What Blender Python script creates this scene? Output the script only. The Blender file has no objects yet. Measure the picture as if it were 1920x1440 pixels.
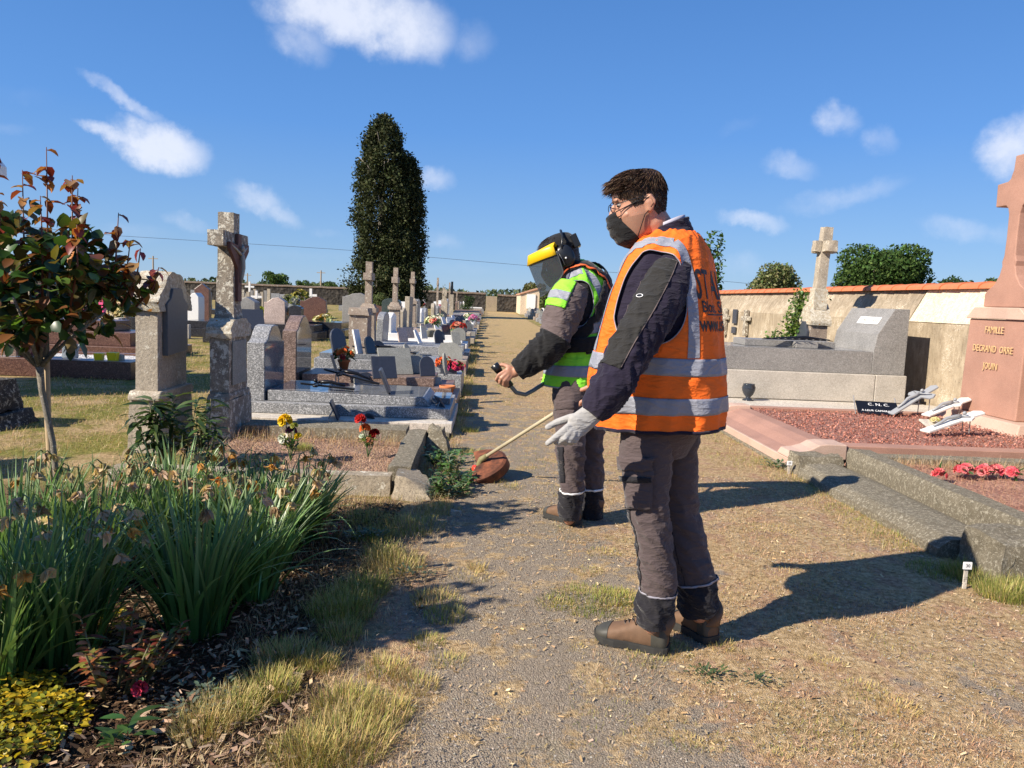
import bpy, bmesh, math, random
import numpy as np
from mathutils import Vector, Matrix, noise, Euler
from mathutils.bvhtree import BVHTree
R = math.radians
random.seed(7); rng = np.random.default_rng(7)
scene = bpy.context.scene
col = scene.collection

# ------------------------------------------------------------------ camera
EYE, PITCH, ROLL, YAW, FPX = 1.36, R(6.3), R(2.4), R(2.0), 1442.0
def ray(px, py):                                  # direction seen at a pixel of the 1920x1440 photograph
    x = (px-960)/FPX; y = -(py-720)/FPX
    c, s = math.cos(ROLL), math.sin(ROLL); xr, yr = x*c-y*s, x*s+y*c
    c, s = math.cos(PITCH), math.sin(PITCH); a, b, d = xr, c+yr*s, -s+yr*c
    c, s = math.cos(YAW), math.sin(YAW)
    return Vector((a*c+b*s, -a*s+b*c, d))
def gp(px, py, z=0.0):                            # point on the level z
    d = ray(px, py); return d*((z-EYE)/d.z)+Vector((0, 0, EYE))
def yp(px, py, Y):                                # point on the vertical plane y = Y
    d = ray(px, py); return d*(Y/d.y)+Vector((0, 0, EYE))
cam_d = bpy.data.cameras.new('camera'); cam = bpy.data.objects.new('camera', cam_d); col.objects.link(cam)
scene.camera = cam
cam_d.sensor_width = 36; cam_d.lens = FPX/1920*36; cam_d.clip_end = 3000; cam_d.clip_start = 0.05
fw = ray(960, 720).normalized(); rt = (ray(1960, 720)-ray(960, 720)).normalized(); up = rt.cross(fw)
cam.matrix_world = Matrix(((rt.x, up.x, -fw.x, 0), (rt.y, up.y, -fw.y, 0), (rt.z, up.z, -fw.z, EYE), (0, 0, 0, 1)))
scene.render.resolution_x = 1024; scene.render.resolution_y = 768
scene.view_settings.view_transform = 'Standard'; scene.view_settings.look = 'None'
scene.view_settings.exposure = 0.76; scene.view_settings.gamma = 1

# ------------------------------------------------------------------ sun and sky
SUN_EL = R(35); SH = Vector((0.872, 0.49))       # direction the shadows fall on the ground
sun_d = bpy.data.lights.new('sun', 'SUN'); sun = bpy.data.objects.new('sun', sun_d); col.objects.link(sun)
sun_d.energy = 5.0; sun_d.angle = R(0.53); sun_d.color = (1, 0.90, 0.76)
ld = Vector((SH.x*math.cos(SUN_EL), SH.y*math.cos(SUN_EL), -math.sin(SUN_EL)))
sun.rotation_euler = ld.to_track_quat('-Z', 'Y').to_euler()
W = bpy.data.worlds.new('World'); scene.world = W; W.use_nodes = True
nt = W.node_tree; nt.nodes.clear()
def N(nt, t, **k):
    n = nt.nodes.new(t)
    for a, b in k.items(): setattr(n, a, b)
    return n
def L(nt, a, b): nt.links.new(a, b)
sky = N(nt, 'ShaderNodeTexSky', sky_type='NISHITA'); sky.sun_disc = False
sky.sun_elevation = SUN_EL; sky.sun_rotation = math.atan2(-SH.x, -SH.y)
sky.air_density = 1.0; sky.dust_density = 0.0; sky.ozone_density = 2.2; sky.altitude = 50
tc = N(nt, 'ShaderNodeTexCoord')
nz = N(nt, 'ShaderNodeTexNoise'); nz.inputs['Scale'].default_value = 9; nz.inputs['Detail'].default_value = 6; nz.inputs['Roughness'].default_value = .55
L(nt, tc.outputs['Generated'], nz.inputs['Vector'])
nf = N(nt, 'ShaderNodeTexNoise'); nf.inputs['Scale'].default_value = 34; nf.inputs['Detail'].default_value = 9; nf.inputs['Roughness'].default_value = .62
L(nt, tc.outputs['Generated'], nf.inputs['Vector'])
sub = N(nt, 'ShaderNodeVectorMath', operation='SUBTRACT'); L(nt, nz.outputs['Color'], sub.inputs[0]); sub.inputs[1].default_value = (.5, .5, .5)
scl = N(nt, 'ShaderNodeVectorMath', operation='SCALE'); L(nt, sub.outputs[0], scl.inputs[0]); scl.inputs['Scale'].default_value = .035
sub2 = N(nt, 'ShaderNodeVectorMath', operation='SUBTRACT'); L(nt, nf.outputs['Color'], sub2.inputs[0]); sub2.inputs[1].default_value = (.5, .5, .5)
scl2 = N(nt, 'ShaderNodeVectorMath', operation='SCALE'); L(nt, sub2.outputs[0], scl2.inputs[0]); scl2.inputs['Scale'].default_value = .028
ad = N(nt, 'ShaderNodeVectorMath', operation='ADD'); L(nt, tc.outputs['Generated'], ad.inputs[0]); L(nt, scl.outputs[0], ad.inputs[1])
ad2 = N(nt, 'ShaderNodeVectorMath', operation='ADD'); L(nt, ad.outputs[0], ad2.inputs[0]); L(nt, scl2.outputs[0], ad2.inputs[1])
def M_(nt, op, a, b=None, c=None, clamp=False):
    n = N(nt, 'ShaderNodeMath', operation=op); n.use_clamp = clamp
    for i, v in enumerate((a, b, c)):
        if v is None: continue
        if isinstance(v, (int, float)): n.inputs[i].default_value = v
        else: L(nt, v, n.inputs[i])
    return n.outputs[0]
# each cloud: centre pixel, half width, half height (px), tilt in degrees, density
clouds = [(670, 22, 165, 58, 8, 1.0), (740, 50, 110, 58, 10, .9), (560, 70, 60, 45, 20, .5), (880, 75, 50, 38, 5, .35), (300, 270, 78, 42, 20, 1.1), (225, 250, 60, 15, 18, .8), (240, 192, 75, 15, 32, .6),
          (480, 375, 60, 24, 25, .5), (520, 402, 48, 20, 25, .5), (350, 415, 45, 16, 10, .35), (815, 338, 45, 24, 0, .5), (825, 450, 45, 22, 10, .3), (1565, 230, 38, 26, 10, .5), (1640, 262, 38, 24, 10, .38),
          (1485, 310, 50, 26, 18, .45), (1580, 370, 105, 24, -14, .4), (1415, 418, 66, 22, 12, .6), (1790, 430, 72, 24, 10, .4), (1905, 275, 60, 52, -30, .8), (1890, 440, 40, 24, 0, .3),
          (1380, 495, 60, 22, 0, .3), (1390, 230, 48, 14, -20, .15), (250, 440, 70, 18, 0, .22), (610, 440, 40, 12, 10, .2), (40, 480, 120, 22, 0, .22), (560, 480, 160, 14, 3, .15), (1000, 470, 90, 14, 0, .15), (860, 500, 130, 16, 0, .15), (60, 180, 50, 20, 10, .12), (15, 240, 40, 14, 0, .2)]
tot = None; shade = None
for (px, py, hw, hh, tilt, dens) in clouds:
    c = ray(px, py).normalized(); a = R(tilt)
    e1 = (ray(px+math.cos(a)*20, py+math.sin(a)*20).normalized()-c).normalized(); e2 = c.cross(e1).normalized()
    su, sv = hw/FPX*.98, hh/FPX*.98
    d1 = N(nt, 'ShaderNodeVectorMath', operation='DOT_PRODUCT'); L(nt, ad2.outputs[0], d1.inputs[0]); d1.inputs[1].default_value = e1
    d2 = N(nt, 'ShaderNodeVectorMath', operation='DOT_PRODUCT'); L(nt, ad2.outputs[0], d2.inputs[0]); d2.inputs[1].default_value = e2
    u = M_(nt, 'MULTIPLY', d1.outputs['Value'], 1/su); u = M_(nt, 'SUBTRACT', u, c.dot(e1)/su)
    v = M_(nt, 'MULTIPLY', d2.outputs['Value'], 1/sv); v = M_(nt, 'SUBTRACT', v, c.dot(e2)/sv)
    r2 = M_(nt, 'ADD', M_(nt, 'MULTIPLY', u, u), M_(nt, 'MULTIPLY', v, v))
    m = M_(nt, 'MULTIPLY', M_(nt, 'SUBTRACT', 1.0, M_(nt, 'MULTIPLY', r2, .78), clamp=True), dens)
    tot = m if tot is None else M_(nt, 'MAXIMUM', tot, m)
fr = N(nt, 'ShaderNodeMapRange'); fr.interpolation_type = 'SMOOTHSTEP'
L(nt, M_(nt, 'MULTIPLY', tot, M_(nt, 'ADD', M_(nt, 'MULTIPLY', nf.outputs['Fac'], 1.3), .33)), fr.inputs['Value'])
fr.inputs['From Min'].default_value = .03; fr.inputs['From Max'].default_value = 1.05
skt = N(nt, 'ShaderNodeMixRGB', blend_type='MULTIPLY'); skt.inputs[0].default_value = 1; L(nt, sky.outputs[0], skt.inputs[1]); skt.inputs[2].default_value = (.90, .985, 1.20, 1)
hs_ = N(nt, 'ShaderNodeHueSaturation'); hs_.inputs['Saturation'].default_value = 1.03; hs_.inputs['Value'].default_value = 1.08; L(nt, skt.outputs[0], hs_.inputs['Color'])
szz = N(nt, 'ShaderNodeSeparateXYZ'); L(nt, tc.outputs['Generated'], szz.inputs[0])
grd = N(nt, 'ShaderNodeValToRGB'); cr_ = grd.color_ramp; cr_.elements.new(.5); cr_.elements.new(.5)
for e_, (p_, c_) in zip(cr_.elements, [(0, (.215, .37, .56, 1)), (.06, (.165, .325, .58, 1)), (.2, (.085, .245, .585, 1)), (.5, (.036, .14, .41, 1))]): e_.position = p_; e_.color = c_
L(nt, szz.outputs[2], grd.inputs[0]); g10 = N(nt, 'ShaderNodeVectorMath', operation='SCALE'); L(nt, grd.outputs[0], g10.inputs[0]); g10.inputs['Scale'].default_value = 10.5
smx = N(nt, 'ShaderNodeMixRGB'); smx.inputs[0].default_value = .8; L(nt, hs_.outputs[0], smx.inputs[1]); L(nt, g10.outputs[0], smx.inputs[2])
cmix = N(nt, 'ShaderNodeMixRGB'); L(nt, M_(nt, 'MULTIPLY', fr.outputs[0], .82), cmix.inputs['Fac']); L(nt, smx.outputs[0], cmix.inputs[1]); cmix.inputs[2].default_value = (7.4, 7.7, 8.6, 1)
bg = N(nt, 'ShaderNodeBackground'); bg.inputs['Strength'].default_value = .074
L(nt, cmix.outputs[0], bg.inputs['Color'])
wo = N(nt, 'ShaderNodeOutputWorld'); L(nt, bg.outputs[0], wo.inputs['Surface'])

# ------------------------------------------------------------------ materials
MATS = {}
def newmat(name):
    m = bpy.data.materials.new(name); m.use_nodes = True; MATS[name] = m
    n = m.node_tree; b = n.nodes['Principled BSDF']; return m, n, b
def ramp(n, fac, stops, interp='LINEAR'):
    r = N(n, 'ShaderNodeValToRGB'); r.color_ramp.interpolation = interp
    cr = r.color_ramp
    while len(cr.elements) < len(stops): cr.elements.new(.5)
    for e, (p, c) in zip(cr.elements, stops): e.position = p; e.color = (*c, 1)
    L(n, fac, r.inputs[0]); return r.outputs[0]
def tex(n, kind, scale, detail=4, rough=.55, vec=None, out=None, **k):
    t = N(n, 'ShaderNodeTex'+kind, **k); t.inputs['Scale'].default_value = scale
    if kind == 'Noise': t.inputs['Detail'].default_value = detail; t.inputs['Roughness'].default_value = rough
    if vec is None:
        o = n.nodes.get('geo') or N(n, 'ShaderNodeNewGeometry', name='geo'); vec = o.outputs['Position']
    L(n, vec, t.inputs['Vector'])
    return t.outputs[out or ('Fac' if kind == 'Noise' else 'Distance')]
def mix(n, f, a, b, mode='MIX'):
    x = N(n, 'ShaderNodeMixRGB', blend_type=mode)
    for i, v in enumerate((f, a, b)):
        if isinstance(v, (int, float)): x.inputs[i].default_value = v
        elif isinstance(v, tuple): x.inputs[i].default_value = (*v, 1)
        else: L(n, v, x.inputs[i])
    return x.outputs[0]
def bump(n, b, h, strength=.4, dist=.01):
    u = N(n, 'ShaderNodeBump'); u.inputs['Strength'].default_value = strength; u.inputs['Distance'].default_value = dist
    L(n, h, u.inputs['Height']); L(n, u.outputs[0], b.inputs['Normal'])
def step(n, v, lo, hi):
    m = N(n, 'ShaderNodeMapRange'); m.interpolation_type = 'SMOOTHSTEP'
    L(n, v, m.inputs['Value']); m.inputs['From Min'].default_value = lo; m.inputs['From Max'].default_value = hi
    return m.outputs[0]
def plain(name, c, rough=.6, metal=0, spec=.5, var=.15, scale=30, bmp=0, bscale=200, bdist=.002):
    m, n, b = newmat(name)
    f = tex(n, 'Noise', scale, 4)
    cc = mix(n, f, tuple(x*(1-var) for x in c), tuple(min(1, x*(1+var)) for x in c)); L(n, cc, b.inputs['Base Color'])
    b.inputs['Roughness'].default_value = rough; b.inputs['Metallic'].default_value = metal; b.inputs['Specular IOR Level'].default_value = spec
    if bmp: bump(n, b, tex(n, 'Noise', bscale, 3), bmp, bdist)
    return m
def stone(name, base, dark, light, rough=.9, lichen=(.62, .58, .48), lich=.0, scale=6, orange=0, streak=.5, bmp=.6, pores=.4):
    m, n, b = newmat(name)
    f = tex(n, 'Noise', scale, 8, .65); c = ramp(n, f, [(.25, dark), (.5, base), (.78, light)])
    g = tex(n, 'Noise', scale*9, 6, .7); c = mix(n, .45, c, ramp(n, g, [(.3, tuple(x*.35 for x in base)), (.6, tuple(min(1, x*1.5) for x in base))]))
    fine = tex(n, 'Noise', scale*45, 3, .6)
    c = mix(n, step(n, fine, .56, .66), c, tuple(x*.4 for x in dark))
    if lich:
        l = tex(n, 'Noise', scale*3.2, 5, .6); l2 = tex(n, 'Noise', scale*14, 5, .7)
        s = M_(n, 'ADD', M_(n, 'MULTIPLY', l, .6), M_(n, 'MULTIPLY', l2, .4))
        c = mix(n, step(n, s, .60-.1*lich, .64-.1*lich), c, lichen)
    if orange:
        o = tex(n, 'Noise', scale*1.7, 3, .5)
        c = mix(n, step(n, o, .66, .70), c, (.45, .2, .04))
    L(n, c, b.inputs['Base Color']); b.inputs['Roughness'].default_value = rough; b.inputs['Specular IOR Level'].default_value = .25
    h = M_(n, 'ADD', M_(n, 'MULTIPLY', g, 1.0), M_(n, 'MULTIPLY', fine, pores)); bump(n, b, h, bmp, .012)
    return m
def granite(name, dark, mid, light, scale=110, rough=.35, polish=False, coat=0):
    m, n, b = newmat(name)
    v = tex(n, 'Voronoi', scale, out='Color'); sep = N(n, 'ShaderNodeSeparateColor'); L(n, v, sep.inputs[0])
    f = tex(n, 'Noise', scale*.9, 2, .5)
    s = M_(n, 'ADD', M_(n, 'MULTIPLY', sep.outputs[0], .65), M_(n, 'MULTIPLY', f, .45))
    c = ramp(n, s, [(.15, dark), (.45, mid), (.62, mid), (.86, light)])
    c = mix(n, .25, c, ramp(n, tex(n, 'Noise', 3, 3), [(.35, tuple(x*.6 for x in mid)), (.65, tuple(min(1, x*1.35) for x in mid))]))
    L(n, c, b.inputs['Base Color'])
    L(n, step(n, tex(n, 'Noise', 5, 5), -1.2, 3) if not polish else step(n, tex(n, 'Noise', 9, 4), .3, 6), b.inputs['Roughness'])
    r = N(n, 'ShaderNodeMapRange'); L(n, tex(n, 'Noise', 7, 5), r.inputs['Value']); r.inputs['To Min'].default_value = rough*.7; r.inputs['To Max'].default_value = rough*1.3
    L(n, r.outputs[0], b.inputs['Roughness'])
    return m
def vcmat(name, rough=.6, trans=0, spec=.4, sub=0, bmp=0):
    m, n, b = newmat(name)
    a = N(n, 'ShaderNodeAttribute', attribute_name='Col'); L(n, a.outputs['Color'], b.inputs['Base Color'])
    b.inputs['Roughness'].default_value = rough; b.inputs['Specular IOR Level'].default_value = spec
    if trans:
        t = N(n, 'ShaderNodeBsdfTranslucent'); L(n, mix(n, 1.0, a.outputs['Color'], (1.35, 1.35, .7), 'MULTIPLY'), t.inputs['Color'])
        x = N(n, 'ShaderNodeMixShader'); x.inputs[0].default_value = trans
        L(n, b.outputs[0], x.inputs[1]); L(n, t.outputs[0], x.inputs[2]); L(n, x.outputs[0], n.nodes['Material Output'].inputs[0])
    if bmp: bump(n, b, tex(n, 'Noise', 400, 3), bmp, .002)
    return m
def fabric(name, c, rough=.85, var=.12, weave=900, wr=.5, wscale=14, sheen=.15):
    m, n, b = newmat(name)
    f = tex(n, 'Noise', 11, 5, .6); fine = tex(n, 'Noise', weave, 2)
    cc = mix(n, f, tuple(x*(1-var) for x in c), tuple(min(1, x*(1+var)) for x in c))
    cc = mix(n, .2, cc, mix(n, fine, tuple(x*.7 for x in c), tuple(min(1, x*1.3) for x in c))); L(n, cc, b.inputs['Base Color'])
    b.inputs['Roughness'].default_value = rough; b.inputs['Specular IOR Level'].default_value = .2; b.inputs['Sheen Weight'].default_value = sheen
    mp = N(n, 'ShaderNodeMapping'); mp.inputs['Scale'].default_value = (1, 1, 2.4); mp.inputs['Rotation'].default_value = (.25, .2, 0); L(n, n.nodes['geo'].outputs['Position'], mp.inputs['Vector'])
    w = tex(n, 'Noise', wscale*.55, 2, .4, vec=mp.outputs[0]); w2 = tex(n, 'Noise', wscale*1.3, 3, .5, vec=mp.outputs[0])
    crease = lambda q, k: M_(n, 'POWER', M_(n, 'SUBTRACT', 1.0, M_(n, 'ABSOLUTE', M_(n, 'MULTIPLY', M_(n, 'SUBTRACT', q, .5), k)), clamp=True), 2.0)
    h = M_(n, 'ADD', M_(n, 'ADD', M_(n, 'MULTIPLY', w, .8), M_(n, 'MULTIPLY', crease(w, 7), .45)), M_(n, 'ADD', M_(n, 'MULTIPLY', crease(w2, 6), .22), M_(n, 'MULTIPLY', fine, .01)))
    bump(n, b, h, wr, .02)
    return m

mLeaf = vcmat('leaf', .38, .28, .5); mStraw = vcmat('straw', .8, .2, .2); mPetal = vcmat('petal', .6, .3, .3)
mChip = vcmat('litter', .9, 0, .15); mFar = vcmat('foliage', .75, .12, .15)
mStoneA = stone('pale_stone', (.38, .325, .25), (.2, .17, .13), (.52, .46, .37), lich=.3, scale=5, orange=0)
mStoneCap = stone('lichen_stone', (.48, .41, .30), (.08, .07, .055), (.66, .59, .46), lich=1.0, scale=9, orange=1, bmp=1)
mStoneB = stone('spotted_stone', (.27, .23, .18), (.12, .10, .08), (.4, .355, .28), lich=.85, scale=6, bmp=.9)
mStoneC = stone('brownish_stone', (.3, .24, .19), (.16, .12, .1), (.42, .36, .3), lich=.4, scale=6)
mStoneD = stone('dark_kerb_stone', (.22, .19, .135), (.09, .078, .055), (.36, .31, .22), lich=.7, scale=17, bmp=1, lichen=(.44, .40, .31))
mConc = stone('weathered_concrete', (.33, .275, .20), (.16, .13, .1), (.48, .43, .35), lich=.35, scale=4, bmp=.7)
mConcL = stone('light_concrete', (.52, .47, .4), (.4, .36, .3), (.62, .57, .5), lich=0, scale=3, bmp=.25, pores=.3)
mBlackStone = stone('sooty_stone', (.05, .045, .04), (.02, .02, .018), (.16, .14, .12), lich=.6, scale=8, lichen=(.35, .33, .28))
mGran = granite('grey_granite', (.05, .052, .056), (.21, .212, .215), (.62, .62, .62), 125, .45)
mGranP = granite('polished_grey_granite', (.05, .056, .062), (.155, .163, .173), (.36, .37, .38), 150, .07)
mGranDk = granite('dark_granite', (.012, .012, .014), (.03, .03, .034), (.08, .08, .09), 90, .12)
mGranBr = granite('brown_granite', (.04, .025, .02), (.17, .115, .09), (.42, .31, .26), 110, .4)
mGranRd = granite('red_granite', (.03, .015, .012), (.11, .055, .042), (.25, .14, .1), 90, .3)
mGranPk = granite('pale_pink_granite', (.25, .18, .15), (.45, .35, .3), (.62, .5, .44), 60, .35)
mGranG2 = granite('fine_grey_granite', (.13, .125, .12), (.235, .225, .21), (.34, .33, .31), 95, .5)
mGranBs = granite('pale_base_granite', (.3, .27, .22), (.43, .39, .33), (.55, .51, .45), 110, .7)
mPink = granite('pink_monument', (.28, .145, .10), (.36, .195, .14), (.45, .265, .20), 260, .75)
mPinkL = granite('pale_pink_edge', (.42, .28, .21), (.50, .345, .265), (.56, .41, .33), 220, .75)
mWhiteS = plain('white_stone', (.72, .71, .69), .5, var=.05)
mGreenGr = granite('green_granite', (.02, .03, .03), (.05, .065, .06), (.1, .13, .12), 80, .2)
mPlaqueG = stone('grey_plaque', (.27, .27, .24), (.17, .17, .15), (.36, .36, .32), lich=0, scale=9, bmp=.15)
mPlaqueBl = plain('slate_plaque', (.05, .055, .07), .35, var=.3)
mBlackM = plain('black_metal', (.012, .012, .014), .35, metal=.4)
mSilver = plain('grey_metal', (.35, .35, .35), .45, metal=.7)
mZinc = plain('zinc', (.2, .235, .27), .5, metal=.35, var=.25, scale=14)
mTerra = plain('terracotta', (.52, .17, .06), .8, var=.12)
mYel = plain('yellow_plastic', (.9, .68, .01), .4, var=.05)
mPinkP = plain('pink_plastic', (.7, .06, .18), .4, var=.05)
mRedV = plain('dark_red_glaze', (.06, .012, .012), .15, var=.3)
mWhiteP = plain('white_paint', (.8, .8, .78), .5, var=.03)
mWood = plain('grey_wood', (.34, .27, .19), .85, var=.3, scale=60, bmp=.4, bscale=90)
mStake = plain('stake_wood', (.42, .31, .18), .85, var=.25, scale=40, bmp=.4, bscale=60)
mBark = stone('rose_bark', (.27, .24, .19), (.12, .1, .08), (.42, .39, .33), lich=.3, scale=22, bmp=.8)
mGold = plain('gold_letter', (.62, .42, .2), .5, var=.1)
mBlackT = plain('black_print', (.015, .012, .015), .6)
mWhiteT = plain('white_print', (.75, .75, .75), .6)
mGlassDk = plain('dark_marble', (.03, .035, .045), .12, var=.7, scale=60)
# ------------------------------------------------------------------ helpers
def link(o, parent=None):
    col.objects.link(o)
    if parent is not None: o.parent = parent
    return o
def tag(o, label=None, cat=None, group=None, kind=None):
    if label: o['label'] = label
    if cat: o['category'] = cat
    if group: o['group'] = group
    if kind: o['kind'] = kind
    return o
def thing(name, label, cat, loc=(0, 0, 0), group=None):
    o = bpy.data.objects.new(name, None); o.empty_display_size = .1; link(o); o.location = loc
    bpy.context.view_layer.update() if False else None
    return tag(o, label, cat, group)
def mesh(name, V, F, mat, parent=None, smooth=False, bevel=0, local=None, fmat=None):
    """world-space vertices; stored relative to the parent thing's location"""
    off = Vector((0, 0, 0))
    p = parent
    while p is not None: off += Vector(p.location); p = p.parent
    me = bpy.data.meshes.new(name); me.from_pydata([(v[0]-off.x, v[1]-off.y, v[2]-off.z) for v in V], [], F)
    mats = mat if isinstance(mat, (list, tuple)) else [mat]
    for m in mats: me.materials.append(m)
    if fmat is not None: me.polygons.foreach_set('material_index', fmat)
    if smooth: me.polygons.foreach_set('use_smooth', [True]*len(me.polygons))
    me.update(); o = bpy.data.objects.new(name, me); link(o, parent)
    if bevel:
        b = o.modifiers.new('bevel', 'BEVEL'); b.width = bevel; b.segments = 2; b.limit_method = 'ANGLE'; b.angle_limit = R(40)
    return o
def npmesh(name, V, quads=None, tris=None, colq=None, mat=None, parent=None, smooth=False, vcol=None):
    V = np.asarray(V, dtype=np.float32).reshape(-1, 3)
    off = Vector((0, 0, 0)); p = parent
    while p is not None: off += Vector(p.location); p = p.parent
    V = V-np.array(off, dtype=np.float32)
    nq = 0 if quads is None else len(quads); ntr = 0 if tris is None else len(tris)
    me = bpy.data.meshes.new(name); me.vertices.add(len(V)); me.vertices.foreach_set('co', V.ravel())
    loops = []; starts = []
    if nq: loops.append(np.asarray(quads).ravel()); starts.append(np.arange(nq)*4)
    if ntr: loops.append(np.asarray(tris).ravel()); starts.append(nq*4+np.arange(ntr)*3)
    lp = np.concatenate(loops).astype(np.int32); st = np.concatenate(starts).astype(np.int32)
    me.loops.add(len(lp)); me.loops.foreach_set('vertex_index', lp)
    me.polygons.add(nq+ntr); me.polygons.foreach_set('loop_start', st)
    if smooth: me.polygons.foreach_set('use_smooth', [True]*(nq+ntr))
    me.update(calc_edges=True)
    if vcol is not None:
        a = me.color_attributes.new('Col', 'FLOAT_COLOR', 'POINT')
        c = np.ones((len(V), 4), dtype=np.float32); c[:, :3] = vcol; a.data.foreach_set('color', c.ravel())
    me.materials.append(mat); o = bpy.data.objects.new(name, me); return link(o, parent)
class MB:
    def __init__(s): s.v = []; s.f = []
    def add(s, V, F):
        n = len(s.v); s.v += [tuple(v) for v in V]; s.f += [tuple(i+n for i in f) for f in F]; return s
    def box(s, x0, x1, y0, y1, z0, z1, tx=0, ty=0, M=None):      # tx,ty: inset of the top
        V = [(x0, y0, z0), (x1, y0, z0), (x1, y1, z0), (x0, y1, z0), (x0+tx, y0+ty, z1), (x1-tx, y0+ty, z1), (x1-tx, y1-ty, z1), (x0+tx, y1-ty, z1)]
        if M is not None: V = [M @ Vector(v) for v in V]
        return s.add(V, [(0, 3, 2, 1), (4, 5, 6, 7), (0, 1, 5, 4), (1, 2, 6, 5), (2, 3, 7, 6), (3, 0, 4, 7)])
    def prism(s, prof, a0, a1, axis='x', M=None):                # 2-D outline (ccw) extruded along an axis
        n = len(prof)
        if axis == 'x': V = [(a0, p, q) for p, q in prof]+[(a1, p, q) for p, q in prof]
        elif axis == 'y': V = [(p, a1, q) for p, q in prof]+[(p, a0, q) for p, q in prof]
        else: V = [(p, q, a0) for p, q in prof]+[(p, q, a1) for p, q in prof]
        if M is not None: V = [M @ Vector(v) for v in V]
        F = [tuple(range(n))[::-1], tuple(range(n, 2*n))]+[(i, (i+1) % n, n+(i+1) % n, n+i) for i in range(n)]
        return s.add(V, F)
    def tube(s, pts, rad, seg=8, cap=True, M=None):
        pts = [Vector(p) for p in pts]; rad = rad if isinstance(rad, (list, tuple)) else [rad]*len(pts)
        V = []; F = []; prev = None
        for i, p in enumerate(pts):
            t = (pts[min(i+1, len(pts)-1)]-pts[max(i-1, 0)]).normalized()
            a = prev if prev is not None else (Vector((0, 0, 1)) if abs(t.z) < .9 else Vector((1, 0, 0)))
            u = (a-t*a.dot(t)).normalized(); prev = u; w = t.cross(u)
            for k in range(seg):
                an = 2*math.pi*k/seg; V.append(p+(u*math.cos(an)+w*math.sin(an))*rad[i])
        for i in range(len(pts)-1):
            for k in range(seg):
                k2 = (k+1) % seg; F.append((i*seg+k, i*seg+k2, (i+1)*seg+k2, (i+1)*seg+k))
        if cap: F += [tuple(range(seg))[::-1], tuple(range((len(pts)-1)*seg, len(pts)*seg))]
        if M is not None: V = [M @ v for v in V]
        return s.add(V, F)
    def lathe(s, prof, c, seg=20, M=None):
        V = []; F = []; n = len(prof)
        for r, z in prof:
            for k in range(seg): V.append((c[0]+r*math.cos(2*math.pi*k/seg), c[1]+r*math.sin(2*math.pi*k/seg), c[2]+z))
        for i in range(n-1):
            for k in range(seg):
                k2 = (k+1) % seg; F.append((i*seg+k, i*seg+k2, (i+1)*seg+k2, (i+1)*seg+k))
        F += [tuple(range(seg))[::-1], tuple(range((n-1)*seg, n*seg))]
        if M is not None: V = [M @ Vector(v) for v in V]
        return s.add(V, F)
    def build(s, name, mat, parent=None, smooth=False, bevel=0): return mesh(name, s.v, s.f, mat, parent, smooth, bevel)
def roughen(o, amp=.006, cuts=3, scale=8):
    """weathered stone: subdivide and push the surface about"""
    bm = bmesh.new(); bm.from_mesh(o.data)
    bmesh.ops.subdivide_edges(bm, edges=[e for e in bm.edges if e.calc_length() > .05], cuts=cuts, use_grid_fill=True)
    bm.normal_update()
    for v in bm.verts:
        p = v.co*scale
        v.co += v.normal*amp*(noise.noise(p)+.6*noise.noise(p*2.7)+.4*noise.noise(p*6))*1.3
    bm.to_mesh(o.data); bm.free(); o.data.polygons.foreach_set('use_smooth', [True]*len(o.data.polygons))
    o.data.set_sharp_from_angle(angle=R(38)); o.data.update(); return o
def arc(cx, cy, r, a0, a1, n=8, ry=None):
    ry = r if ry is None else ry
    return [(cx+r*math.cos(R(a0+(a1-a0)*i/n)), cy+ry*math.sin(R(a0+(a1-a0)*i/n))) for i in range(n+1)]
def text(name, body, size, mat, parent, M, ext=.002, align='CENTER', sx=1):
    cu = bpy.data.curves.new(name, 'FONT'); cu.body = body; cu.size = size; cu.extrude = ext; cu.align_x = align; cu.align_y = 'CENTER'; cu.resolution_u = 2
    tmp = bpy.data.objects.new('t', cu); col.objects.link(tmp); dg = bpy.context.evaluated_depsgraph_get(); me = bpy.data.meshes.new_from_object(tmp.evaluated_get(dg)); bpy.data.objects.remove(tmp)
    me.materials.clear(); me.materials.append(mat); o = bpy.data.objects.new(name, me); link(o, parent)
    off = Vector((0, 0, 0)); p = parent
    while p is not None: off += Vector(p.location); p = p.parent
    o.matrix_local = Matrix.Translation(-off) @ M @ Matrix.Diagonal((sx, 1, 1, 1)); return o
def frame(origin, xdir, ydir):
    x = Vector(xdir).normalized(); z = x.cross(Vector(ydir)).normalized(); y = z.cross(x); o = Vector(origin)
    return Matrix(((x.x, y.x, z.x, o.x), (x.y, y.y, z.y, o.y), (x.z, y.z, z.z, o.z), (0, 0, 0, 1)))
def vary(base, n, amt=.25, hue=.08):
    """n colours around the given ones"""
    base = np.asarray(base, dtype=float); base = base if base.ndim == 2 else base[None]
    c = base[rng.integers(0, len(base), n)]
    return np.clip(c*(1+rng.uniform(-amt, amt, (n, 1)))*(1+rng.uniform(-hue, hue, (n, 3))), 0, 1)
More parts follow.
